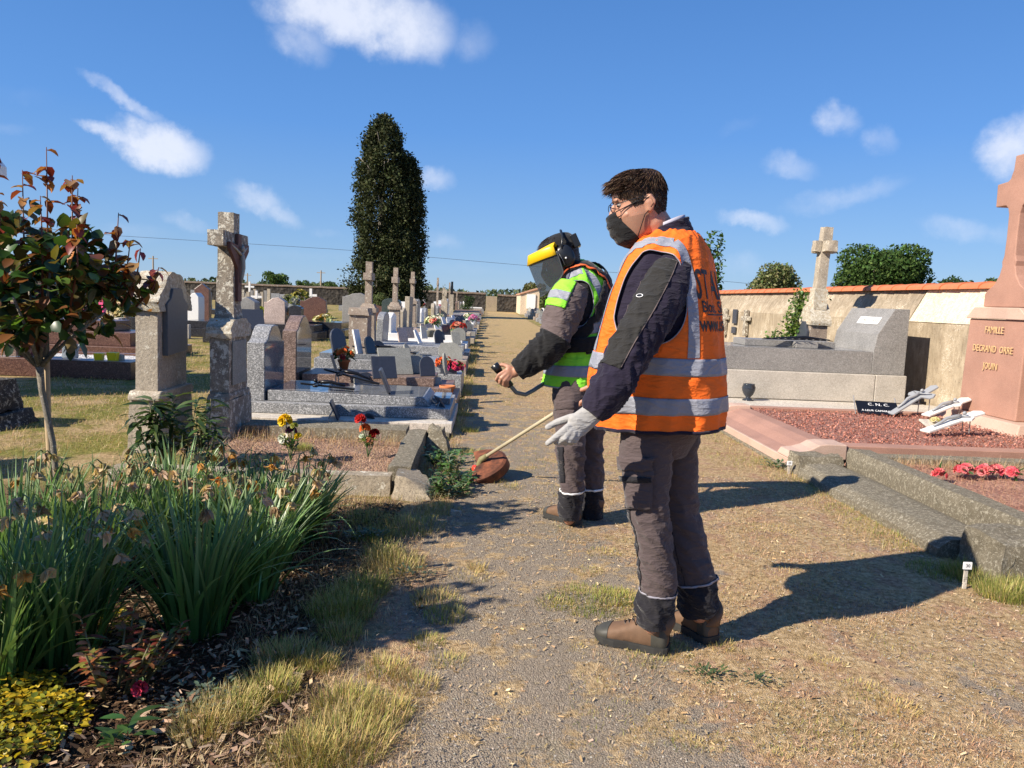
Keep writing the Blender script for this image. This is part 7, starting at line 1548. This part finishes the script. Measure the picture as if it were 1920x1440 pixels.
# hair: close cap at the sides, thicker swept top, built from strands
def hair_build(T, S, M, mat, tip=(.155, .062), n1=5200, n2=3800, colr=((.05, .028, .017), (.09, .055, .035), (.025, .014, .01))):
    hairline = lambda u: .80 if abs(((u+180) % 360)-180) < 38 else (.66 if abs(((u+180) % 360)-180) < 62 else (.52 if abs(((u+180) % 360)-180) < 88 else (.56 if abs(((u+180) % 360)-180) < 100 else max(.28, .50-.22*(abs(((u+180) % 360)-180)-100)/40))))
    V = []; F = []; nu, nv = 72, 26
    for j in range(nv+1):
        for i in range(nu):
            u = 360*i/nu; h0 = np.mean([hairline(u+d) for d in (-10, -5, 0, 5, 10)]); v = h0+(1.0-h0)*j/nv
            a = abs(((u+180) % 360)-180); thick = .0015+.007*min(1, max(0, (v-.70)/.15))+.010*min(1, max(0, (v-.86)/.1))
            if j == 0: thick = .0008
            V.append(tuple(S.at([u], [min(v, .999)], thick*.75)[0]))
    for j in range(nv):
        for i in range(nu): F.append((j*nu+i, j*nu+(i+1) % nu, (j+1)*nu+(i+1) % nu, (j+1)*nu+i))
    F.append(tuple(range(nv*nu, nv*nu+nu))); cap = mesh('hair', V, F, mat, T, True)
    X, Y_, Z_ = [c.normalized() for c in M.to_3x3().col]; X = np.array(X); Z_ = np.array(Z_); Yn = np.array(Y_)
    Q, U2, C = [], [], []; base = []; D = []; Ln = []
    for k in range(n1+n2):
        u = float(rng.uniform(0, 360)); h0 = hairline(u); v = h0+(1-h0)*float(rng.random())**.8; a = abs(((u+180) % 360)-180); top = v > .76
        thick = .001+.007*min(1, max(0, (v-.70)/.15))+.008*min(1, max(0, (v-.86)/.1))
        p = S.at([u], [min(v, .995)], thick)[0]; p2 = S.at([u], [min(v, .995)], thick+.01)[0]; nn = (p2-p)/.01
        if top: d = X*max(.05, min(1, (150-a)/90))+nn*.22-Z_*max(0, min(.8, (a-70)/80))+Yn*rng.normal(0, .25)+Z_*.1; ln = float(rng.uniform(.014, .03))*(1+.35*(a < 60))
        else: d = -Z_*1.0+nn*.22-X*.25+rng.normal(0, .15, 3); ln = float(rng.uniform(.003, .006))*(1+1.2*max(0, (v-.6)/.16))
        base.append(p); D.append(d/np.linalg.norm(d)); Ln.append(ln)
    B = np.array(base); D = np.array(D); Ln = np.array(Ln); n = len(B); sd = np.cross(D, rng.normal(size=(n, 3))); sd /= np.linalg.norm(sd, axis=1, keepdims=True); w = rng.uniform(.0008, .0016, n)[:, None]
    dn = -Z_*.25; P1 = B+D*Ln[:, None]*.5; P2 = B+D*Ln[:, None]+dn*Ln[:, None]*.9
    Vv = np.stack([B-sd*w, B+sd*w, P1+sd*w*.8, P1-sd*w*.8, P2], 1).reshape(-1, 3); b0 = (np.arange(n)*5)[:, None]
    soup('hair_strands', [(Vv, b0+np.array([[0, 1, 2, 3]]), b0+np.array([[3, 2, 4]]), np.repeat(vary(colr, n, .4, .1), 5, 0))], mStrand, cap)
    return cap
mStrand = vcmat('hair_strand', .65, .0, .15)
hair_build(T1, HS, HM, mHair)
# quiff over the forehead
n = 1100; B = np.array([list(HM @ Vector((float(rng.uniform(.0, .094)), float(rng.uniform(-.05, .055)), float(rng.uniform(.084, .120))))) for _ in range(n)]); X = np.array(HM.to_3x3().col[0].normalized()); Zh = np.array(HM.to_3x3().col[2].normalized()); Yh = np.array(HM.to_3x3().col[1].normalized())
B[:, :] += 0; D = X*1+Zh*rng.uniform(-.55, .05, (n, 1))+Yh*rng.normal(0, .22, (n, 1)); D /= np.linalg.norm(D, axis=1, keepdims=True); Ln = rng.uniform(.024, .048, n)[:, None]; sd = np.cross(D, rng.normal(size=(n, 3))); sd /= np.linalg.norm(sd, axis=1, keepdims=True); w = .0013
P1_ = B+D*Ln*.55; P2_ = B+D*Ln-Zh*Ln*.15; Vv = np.stack([B-sd*w, B+sd*w, P1_+sd*w, P1_-sd*w, P2_], 1).reshape(-1, 3); b0 = (np.arange(n)*5)[:, None]
soup('quiff', [(Vv, b0+np.array([[0, 1, 2, 3]]), b0+np.array([[3, 2, 4]]), np.repeat(vary(((.09, .055, .035), (.17, .11, .07), (.07, .042, .026)), n, .35, .1), 5, 0))], mStrand, T1)
# eyebrow
for s_ in (-1, 1): MB().tube([HM @ Vector((.094, s_*.018, .052)), HM @ Vector((.092, s_*.035, .056)), HM @ Vector((.078, s_*.055, .050))], [.003, .0035, .002], 6).build('eyebrow', mHair, T1, smooth=True)
# mask
MT = [(-.138, .070, -.005, .020), (-.131, .088, -.02, .042), (-.108, .112, -.045, .062), (-.085, .126, -.06, .072), (-.055, .134, -.065, .076), (-.03, .136, -.06, .078), (-.012, .133, -.05, .078), (.002, .120, -.04, .075)]
MS = head_surf(HM, 0, table=MT); MS.disp = lambda u, v, P: .0022*np.sin(v*26+np.cos(np.radians(u))*3)*np.cos(np.radians(u)).clip(0, 1)
def mask_build(T, MS, M, mat):
    V = []; F = []; nu, nv = 40, 24
    for j in range(nv+1):
        v = j/nv; half = np.interp(v, [0, .15, .5, .8, 1], [110, 92, 74, 58, 44])
        for i in range(nu+1): V.append(tuple(MS.at([-half+2*half*i/nu], [v])[0]))
    for j in range(nv):
        for i in range(nu): a = j*(nu+1)+i; F.append((a, a+1, a+nu+2, a+nu+1))
    o = mesh('face_mask', V, F, mat, T, True); m = o.modifiers.new('s', 'SOLIDIFY'); m.thickness = .0018
    for s_ in (-1, 1):
        a = V[nv*(nu+1)+(nu if s_ > 0 else 0)]; b_ = V[6*(nu+1)+(nu if s_ > 0 else 0)]; e_ = M @ Vector((-.028, s_*.086, .028)); e2 = M @ Vector((-.036, s_*.08, -.005))
        MB().tube([a, M @ Vector((.02, s_*.079, .022)), e_, e2], .0018, 6).build('ear_loop', mat, o, smooth=True); MB().tube([b_, M @ Vector((.0, s_*.074, -.03)), e2], .0018, 6).build('ear_loop', mat, o, smooth=True)
    return o
mask_build(T1, MS, HM, mBlk)
# glasses
gl = MB(); 
for s_ in (-1, 1):
    cpt = [HM @ Vector((.106-.006*math.cos(t)*s_*s_, s_*.034+.025*math.cos(t), .021+.018*math.sin(t))) for t in np.linspace(0, 2*math.pi, 22)]
    gl.tube(cpt, .0015, 6, cap=False); gl.tube([HM @ Vector((.100, s_*.060, .027)), HM @ Vector((.05, s_*.080, .032)), HM @ Vector((-.02, s_*.082, .034)), HM @ Vector((-.045, s_*.082, .018))], .0016, 6)
gl.tube([HM @ Vector((.108, -.010, .026)), HM @ Vector((.112, 0, .028)), HM @ Vector((.108, .010, .026))], .0015, 6)
gl.build('glasses', mBlkP, T1, smooth=True)
# jacket collar
cc = [yp(1250, 470, 2.96), yp(1250, 452, 2.955), yp(1248, 436, 2.95), yp(1247, 426, 2.95)]
nv_ = Vector((-.42, .1, .9)).normalized(); U_ = (f1-nv_*f1.dot(nv_)).normalized(); V_ = nv_.cross(U_)
CS = Surf([(0, cc[0], U_, V_, .115, .125, 2.1), (.35, cc[1], U_, V_, .100, .105, 2.1), (.75, cc[2], U_, V_, .092, .088, 2.1), (1, cc[3], U_, V_, .090, .084, 2.1)], folds(.003, 3, 1.5))
CS.build('jacket_collar', mNavy, T1, nu=48, nv=16, thick=.012)
CS2 = Surf([(0, cc[1], U_, V_, .082, .082, 2.1), (1, cc[3]+nv_*.012, U_, V_, .083, .078, 2.1)]); CS2.build('shirt_collar', plain('pale_knit', (.45, .43, .5), .8), T1, nu=40, nv=6, thick=.004)

# ---------------- person in the green vest
T2 = thing('person', 'man in green high visibility vest with yellow browed mesh visor, working a string trimmer', 'person', (.62, 4.65, 0))
f2 = Vector((-.90, .435, 0)); l2 = Vector((-.435, -.90, 0)); Y2 = 4.65
def tor2(py, pxc, hb, ha, v, tilt=0, e=2.3): return (v, yp(pxc, py, Y2), (f2-Zu*tilt).normalized(), l2, hb, ha, e)
tr2 = [tor2(724, 1078, .185, .205, 0, -.02), tor2(695, 1081, .175, .20, .13, .02), tor2(660, 1086, .16, .195, .28, .12), tor2(620, 1093, .155, .20, .44, .25), tor2(585, 1097, .155, .21, .58, .38), tor2(553, 1096, .15, .215, .70, .5), tor2(532, 1092, .13, .20, .79, .6), tor2(518, 1085, .11, .165, .87, .7), tor2(510, 1078, .092, .12, .94, .8), tor2(504, 1072, .08, .09, 1.0, .8)]
VS2 = Surf(tr2, lambda u, v, P: 1.2*vdisp(u+40, v+.3, P)); A1, A2 = (88, .62, 44, .17, 2.3), (272, .62, 44, .17, 2.3)
v2 = vest_build(T2, VS2, mGr, (A1, A2), nu=96, nv=90); bv2 = bvh_of(v2); bvv = bv2
VS2.build('jacket_body', mTrouD, T2, off=-.016, nu=60, nv=50, v=(.05, 1), caps=(True, True)); hole_tube(VS2, A1, mTapeL, v2); hole_tube(VS2, A2, mTapeL, v2)
band(VS2, .10, .185, 'reflective_band', v2); band(VS2, .40, .47, 'reflective_band', v2); VS2.build('hem_binding', mTapeL, v2, v=(0, .012), nu=96, nv=2, off=.0028, thick=.002)
vband(VS2, [(150, .47), (150, .58), (148, .68), (140, .78), (122, .85), (100, .865)], 'shoulder_tape', v2, w=.05); vband(VS2, [(212, .47), (212, .6), (220, .75), (245, .85), (275, .86), (305, .82), (325, .7), (330, .55), (330, .47)], 'shoulder_tape', v2, w=.05)
vband(VS2, [(110, .86), (80, .85), (58, .8), (42, .7), (32, .55), (30, .47)], 'shoulder_tape', v2, w=.05)
text_on('lettering', bv2, 'IS', .15, mBlackT, v2, back_place(VS2, .70, .72), sx=.9)
# harness
def hstrip(pts, w, mat, name, off=.012, par=None): P = VS2.at([p[0] for p in pts], [p[1] for p in pts], 0); return strip(name, bv2, [Vector(p) for p in P], w, mat, par or T2, off, thick=.008 if w > .03 else .004)
T2h = thing('harness', 'black padded trimmer harness with orange edging worn over the green vest', 'harness', (.66, 4.65, 1.1))
def hs(pts, w, mat, name, off=.014): return hstrip(pts, w, mat, name, off, T2h)
hs([(60, .55), (64, .72), (75, .86), (100, .93), (135, .90), (160, .82), (185, .68), (200, .5), (205, .35)], .07, mBlk, 'shoulder_pad'); hs([(300, .55), (296, .72), (285, .86), (262, .93), (225, .90), (200, .82), (178, .66), (165, .5), (150, .34), (120, .30)], .06, mBlk, 'shoulder_pad', .017)
hs([(52, .56), (56, .71), (68, .83), (95, .90), (128, .875), (152, .80), (175, .68), (190, .5), (196, .35)], .012, mOrS, 'orange_edging', .022)
hs([(92, .37), (112, .42), (132, .50), (152, .60), (170, .70)], .075, mBlk, 'shoulder_pad', .016)
VS2.build('hip_belt', mBlk, T2h, v=(.285, .385), nu=90, nv=6, off=.02, thick=.012)
text_on('lettering', bv2, 'STIHL', .055, plain('dull_orange_print', (.45, .1, .05), .7), T2h, lambda x, y: tuple(VS2.at([198-8*(y/.05)], [.62-x/.72], .03)[0]), off=.030)
# near sleeve
a2 = [yp(1076, 540, 4.50), yp(1062, 572, 4.46), yp(1048, 610, 4.44), yp(1036, 640, 4.42), yp(1012, 664, 4.42), yp(988, 683, 4.43), yp(970, 695, 4.44)]
r2_ = [(.085, .095), (.10, .11), (.098, .105), (.088, .095), (.075, .082), (.062, .068), (.052, .056)]
AS2 = Surf(limb_rings(a2, r2_, (0, -1, 0), 2.1), folds(.015, 8, .9, 5, ([0, .2, .5, .75, 1], [.3, .8, 1.2, 1.3, .6]), drift=1.2))
s2_ = AS2.build('upper_sleeve', mGreyJ, T2, v=(0, .53), nu=44, nv=44, caps=(True, False)); AS2.build('lower_sleeve', mBlk, T2, v=(.51, 1), nu=44, nv=48, off=.003, caps=(False, False), thick=.003)
# green shoulder flap over the sleeve top
tst = AS2.at([0, 90, 180, 270], [.2]*4); lf = [0, 90, 180, 270][int(np.argmin(tst[:, 0]))]; tp = [0, 90, 180, 270][int(np.argmax(tst[:, 2]))]
AS2.build('shoulder_flap', mGr, v2, u=(lf-85, lf+95), v=(.0, .27), nu=36, nv=20, off=.005, thick=.002); AS2.build('reflective_band', mTape, v2, u=(lf-84, lf+94), v=(.12, .20), nu=36, nv=6, off=.0085, thick=.001)
aR2 = [Vector(tr2[6][1])-l2*.18, Vector(tr2[4][1])-l2*.27+f2*.05, Vector(tr2[3][1])-l2*.22+f2*.27-Zu*.05, Vector(tr2[3][1])-l2*.05+f2*.42-Zu*.12]
aR2[3] = yp(1045, 700, 5.05); aR2[2] = yp(1085, 640, 5.0)
Surf(limb_rings(aR2, [.09, .09, .075, .05]), folds(.006, 6)).build('far_sleeve', mBlk, T2, nu=28, nv=36, caps=(True, True))
# legs
L2 = [(1072, 700, 4.55), (1070, 745, 4.52), (1068, 800, 4.50), (1070, 850, 4.49), (1073, 890, 4.50), (1073, 920, 4.51), (1069, 945, 4.52), (1067, 972, 4.52)]
R2 = [(1100, 700, 4.74), (1103, 745, 4.74), (1105, 800, 4.73), (1107, 850, 4.72), (1110, 890, 4.71), (1110, 920, 4.70), (1110, 945, 4.70), (1110, 970, 4.70)]
rr2 = [(.10, .11), (.10, .105), (.09, .092), (.08, .082), (.074, .075), (.070, .071), (.066, .067), (.062, .062)]
for pts_, sd_ in ((L2, 11), (R2, 13)):
    S_ = Surf(limb_rings([yp(*q) for q in pts_], rr2, tuple(l2), 2.2), folds(.014, 12, .8, sd_, ([0, .3, .5, .8, 1], [.5, .9, 1.2, 1.2, .8]), drift=1.3))
    o = S_.build('trouser_leg', mTrou, T2, v=(0, .80), nu=44, nv=80, caps=(True, False)); S_.build('gaiter_cuff', mTrouD, o, v=(.795, 1), nu=40, nv=26, off=.003, caps=(False, True)); S_.build('piping', mWhiteT, o, v=(.79, .803), nu=40, nv=2, off=.0055, thick=.001)
    if sd_ == 11:
        b2 = bvh_of(o); patch_px('pocket_flap', b2, [(1043, 752), (1075, 750), (1078, 766), (1043, 768)], 8, 4, mTrou, o, .012, .006); patch_px('cargo_pocket', b2, [(1043, 768), (1078, 766), (1080, 812), (1048, 812)], 8, 8, mTrou, o, .007, .010); patch_px('knee_patch', b2, [(1045, 838), (1056, 838), (1060, 905), (1050, 905)], 4, 8, mTrouD, o, .004, .003)
    keepS = S_
pel = Surf([(0, yp(1085, 680, Y2), f2, l2, .14, .18, 2.3), (.5, yp(1085, 725, Y2), f2, l2, .145, .185, 2.3), (1, yp(1087, 765, Y2), f2, l2, .09, .13, 2.3)]); pel.build('trouser_seat', mTrou, T2, nu=36, nv=14, caps=(True, True))
tB, hB = gp(1024, 968), gp(1084, 990); boot(T2, (tB.x, tB.y, 0), (hB.x, hB.y+.02, 0), 1.1, ankle=yp(1068, 965, 4.52))
tB, hB = gp(1078, 962), gp(1124, 980); boot(T2, (tB.x, tB.y, 0), (hB.x, hB.y+.03, 0), 1.1, ankle=yp(1110, 965, 4.70))
# head bent down
HM2 = headM(1055, 489, 4.62, 180-6, 27, 0, 1.12)
nk2 = yp(1082, 520, 4.66); parts, HS2 = head_build(T2, HM2, mSkinD, nk2, .062)
wr = yp(967, 698, 4.45); kn = lambda px, py, y=4.45: yp(px, py, y)
# grip first, the fingers close round it
gA, gB = yp(930, 687, 4.47), yp(960, 722, 4.47)
fing2 = [[kn(946, 696, 4.43), kn(935, 703, 4.425), kn(930, 712, 4.45), kn(935, 717, 4.48)], [kn(950, 700, 4.425), kn(940, 709, 4.42), kn(937, 718, 4.445), kn(942, 722, 4.475)], [kn(954, 704, 4.425), kn(946, 713, 4.42), kn(944, 722, 4.445), kn(949, 725, 4.475)], [kn(959, 706, 4.43), kn(952, 714, 4.425), kn(951, 721, 4.445), kn(955, 724, 4.47)]]
parts += hand_parts(wr, kn(952, 698, 4.435), [kn(958, 690, 4.46), kn(944, 684, 4.475), kn(932, 685, 4.48)], fing2, rp=(.017, .038), rw=(.025, .03), nrm=(.1, -1, .2), rf=.0096)
parts += [capsule([nk2, Vector(tr2[5][1]), Vector(tr2[2][1]), yp(1086, 725, Y2)], [(.07, .07), (.10, .14), (.09, .13), (.09, .13)], 16, tuple(f2)), capsule(a2+[wr], [.05, .05, .05, .045, .04, .035, .03, .027], 12), capsule(aR2, [.05, .045, .04, .03], 12), capsule([yp(*q) for q in L2], [.08, .08, .075, .055, .05, .045, .04, .04], 12), capsule([yp(*q) for q in R2], [.08, .08, .075, .055, .05, .045, .04, .04], 12), capsule([Vector(tr2[5][1])-l2*.14, Vector(tr2[5][1])+l2*.14], [.07, .07], 12)]
fh = aR2[-1]; parts += hand_parts(fh, fh+f2*.07-Zu*.03, [fh+f2*.03+Zu*.02, fh+f2*.07+Zu*.03, fh+f2*.10+Zu*.01], [[fh+f2*.07+l2*q-Zu*.03, fh+f2*.10+l2*q-Zu*.04, fh+f2*.10+l2*q-Zu*.07, fh+f2*.07+l2*q-Zu*.08] for q in (-.03, -.01, .01, .03)], nrm=(0, 0, 1))
organic('body', parts, .005, .5, mSkin, T2, 4); eyes(T2, HM2)
hair_build(T2, HS2, HM2, mHair, n1=900, n2=700, colr=((.02, .014, .01), (.035, .02, .015)))
MS2 = head_surf(HM2, 0, table=MT); mask_build(T2, MS2, HM2, mBlk)
# cloth cap, ear defenders, brow guard and mesh visor
G = lambda x, y, z: HM2 @ Vector((x, y, z))
CT = [(.045, .108, -.112, .086), (.07, .110, -.112, .087), (.10, .096, -.10, .080), (.122, .07, -.08, .062), (.138, .03, -.05, .035), (.142, .0, -.02, .01)]
cap2 = head_surf(HM2, .004, table=CT); cap2.disp = folds(.003, 5, 1.2); cap2.build('cloth_cap', mBlk, T2, nu=40, nv=18, caps=(False, True), thick=.003)
GT = [(-.14, .02, -.06, .05), (-.11, .06, -.09, .066), (-.08, .04, -.10, .074), (-.06, .02, -.105, .078)]
head_surf(HM2, .006, table=GT).build('neck_gaiter', mBlk, T2, nu=32, nv=10, thick=.004)
for s_ in (-1, 1):
    Xd = HM2.to_3x3().col[1].normalized()*s_; e0 = G(-.02, s_*.080, .012); e1 = e0+Xd*.042
    S_ = Surf([(0, e0, HM2.to_3x3().col[2].normalized(), HM2.to_3x3().col[0].normalized(), .064, .052, 2.4), (.7, bar(e0, e1, .7), HM2.to_3x3().col[2].normalized(), HM2.to_3x3().col[0].normalized(), .064, .052, 2.4), (1, e1, HM2.to_3x3().col[2].normalized(), HM2.to_3x3().col[0].normalized(), .048, .038, 2.4)]); o = S_.build('ear_defender', mBlkP, T2, nu=28, nv=10, caps=(True, True))
    MB().tube([e1+HM2.to_3x3().col[2]*.04, G(-.03, s_*.115, .075), G(-.05, s_*.10, .11), G(-.055, s_*.05, .142), G(-.055, 0, .150)], [.004, .005, .006, .007, .007], 8).build('headband', mBlkP, o, smooth=True)
    MB().tube([G(.005, s_*.118, .05), G(.0, s_*.124, .0), G(.0, s_*.12, -.03)], .0018, 5).build('wire', mSilver, o, smooth=True)
    if s_ == 1: MB().add(*ball(tuple(e1+HM2.to_3x3().col[2]*-.012+Xd*.002), .006, 8, 6)).build('white_dot', mWhiteP, o)
MB().box(-.12, -.085, -.07, .07, .03, .10, M=HM2).build('rear_clip', mBlkP, T2, bevel=.004)
# brow guard: curved yellow shield standing off the forehead
V = []; F = []; na = 24
for j, (x, z, rr_) in enumerate([(.0, .075, .118), (.0, .098, .130), (.012, .098, .165), (.012, .052, .190)]):
    for i in range(na+1):
        t = R(-82+164*i/na); V.append(G(x-.02+rr_*math.cos(t), rr_*.80*math.sin(t), z-.02*(1-math.cos(t))*(j > 1)))
for j in range(3):
    for i in range(na): a = j*(na+1)+i; F.append((a, a+1, a+na+2, a+na+1))
o = mesh('brow_guard', V, F, plain('yellow_guard', (.85, .52, .01), .35, var=.04), T2, True); m = o.modifiers.new('s', 'SOLIDIFY'); m.thickness = .003; o.data.set_sharp_from_angle(angle=R(30))
m, n, b = newmat('visor_mesh'); b.inputs['Base Color'].default_value = (.06, .07, .08, 1); b.inputs['Roughness'].default_value = .3; b.inputs['Alpha'].default_value = .62; m_vis = m
V = []; F = []; nz_ = 18
for j in range(nz_+1):
    q = j/nz_; z = .05-.175*q; half = 84 if q < .6 else 84-50*((q-.6)/.4)**2
    for i in range(na+1):
        t = R(-half+2*half*i/na); rr_ = .186-.012*q; V.append(G(-.01+rr_*math.cos(t)+.02*q, rr_*.80*math.sin(t), z))
for j in range(nz_):
    for i in range(na): a = j*(na+1)+i; F.append((a, a+1, a+na+2, a+na+1))
vis = mesh('mesh_visor', V, F, m_vis, T2, True)
edge = [V[j*(na+1)] for j in range(nz_+1)]+[V[nz_*(na+1)+i] for i in range(na+1)]+[V[j*(na+1)+na] for j in range(nz_, -1, -1)]
MB().tube([Vector(e) for e in edge], .0035, 6).build('visor_rim', plain('grey_rim', (.07, .075, .08), .4), vis, smooth=True)
sh_ = [V[j*(na+1)+i] for j in (3,) for i in range(na+1)]

# ---------------- string trimmer
hd = yp(908, 858, gp(930, 895, .02).y)
T3 = thing('string_trimmer', 'brushcutter with pale shaft and grass stained guard, held by the man in green', 'string trimmer', (hd.x, hd.y, 0))
sA, sB = hd, yp(1034, 778, hd.y-.32); dr = (sB-sA).normalized(); sE = sA+dr*1.75
MB().tube([sA, sE], .0135, 12).build('shaft', plain('pale_grimy_shaft', (.48, .42, .28), .5, var=.25, scale=12), T3, smooth=True)
MB().tube([sA+dr*.03, sA-dr*.03, sA-dr*.05+Vector((0, 0, -.03)), sA-dr*.055+Vector((0, 0, -.055))], [.02, .024, .026, .02], 12).build('gearbox', plain('grass_stained_metal', (.2, .18, .08), .7, var=.4), T3, smooth=True)
c0 = sA-dr*.06+Vector((0, 0, -.06)); MB().lathe([(.012, .02), (.048, .014), (.052, 0), (.048, -.022), (.02, -.03)], c0, 22, M=Matrix.Translation(c0) @ Matrix.Rotation(R(16), 4, 'Y') @ Matrix.Translation(-c0)).build('line_spool', plain('red_spool', (.75, .05, .02), .4), T3, smooth=True)
MB().tube([c0+Vector((-.04, 0, -.005)), c0+Vector((-.12, .01, .0)), c0+Vector((-.17, .02, -.01))], .0012, 5).build('cutting_line', mBlkP, T3)
# guard: deep curved skirt, stained with clippings
GM = Matrix.Translation(c0) @ Matrix.Rotation(R(-8), 4, 'Z') @ Matrix.Rotation(R(-17), 4, 'Y') @ Matrix.Rotation(R(22), 4, 'X'); V = []; F = []; na = 30
for j, (r, z) in enumerate([(.03, .035), (.12, .040), (.205, .034), (.222, .022), (.228, -.045)]):
    for i in range(na+1): t = R(-100+200*i/na); V.append(GM @ Vector((r*math.cos(t)*1.02, r*.9*math.sin(t), z*.9+.01)))
for j in range(4):
    for i in range(na): a = j*(na+1)+i; F.append((a, a+1, a+na+2, a+na+1))
m, n, b = newmat('grass_stained_guard'); c = ramp(n, tex(n, 'Noise', 14, 6, .65), [(.3, (.03, .011, .006)), (.48, (.12, .038, .016)), (.64, (.24, .075, .03)), (.8, (.10, .09, .025))]); L(n, c, b.inputs['Base Color']); b.inputs['Roughness'].default_value = .8; bump(n, b, tex(n, 'Noise', 90, 3), .5, .002)
b = MB(); b.tube([Vector(V[4*(na+1)+i]) for i in range(na+1)], .006, 6); b.build('guard_rim', mSole, T3, smooth=True)
o = mesh('guard', V, F, m, T3, True); o.data.set_sharp_from_angle(angle=R(28)); s__ = o.modifiers.new('s', 'SOLIDIFY'); s__.thickness = .005
# bar handle: from the shaft, down and up to the grip in his hand
j0 = sA+dr*1.08
hb = [j0, j0+Vector((.0, -.05, .06)), yp(1045, 712, 4.66), yp(1020, 719, 4.58), yp(1000, 732, 4.52), yp(985, 740, 4.50), yp(968, 736, 4.48), yp(957, 723, 4.47), yp(952, 715, 4.47)]
MB().tube(hb, .0125, 12).build('bar_handle', plain('grey_tube', (.16, .18, .18), .35, metal=.3, var=.1), T3, smooth=True)
MB().tube([yp(958, 724, 4.47), yp(952, 716, 4.47), yp(942, 704, 4.47), yp(935, 694, 4.47)], [.021, .019, .018, .02], 12).build('grip', mBlkP, T3, smooth=True); MB().tube([yp(937, 697, 4.47), yp(926, 684, 4.47)], [.022, .026], 10).build('throttle_housing', mBlkP, T3, smooth=True)
b = MB(); mo = sA+dr*1.72; b.tube([mo, mo+dr*.06, mo+dr*.22, mo+dr*.27], [.05, .10, .11, .07], 16); b.build('engine', mOrS, T3, smooth=True)
MB().tube([mo-dr*.4, mo-dr*.36+Vector((0, -.02, .05)), Vector((.72, 4.62, .98))], .006, 6).build('harness_hook_strap', mBlkP, T3)
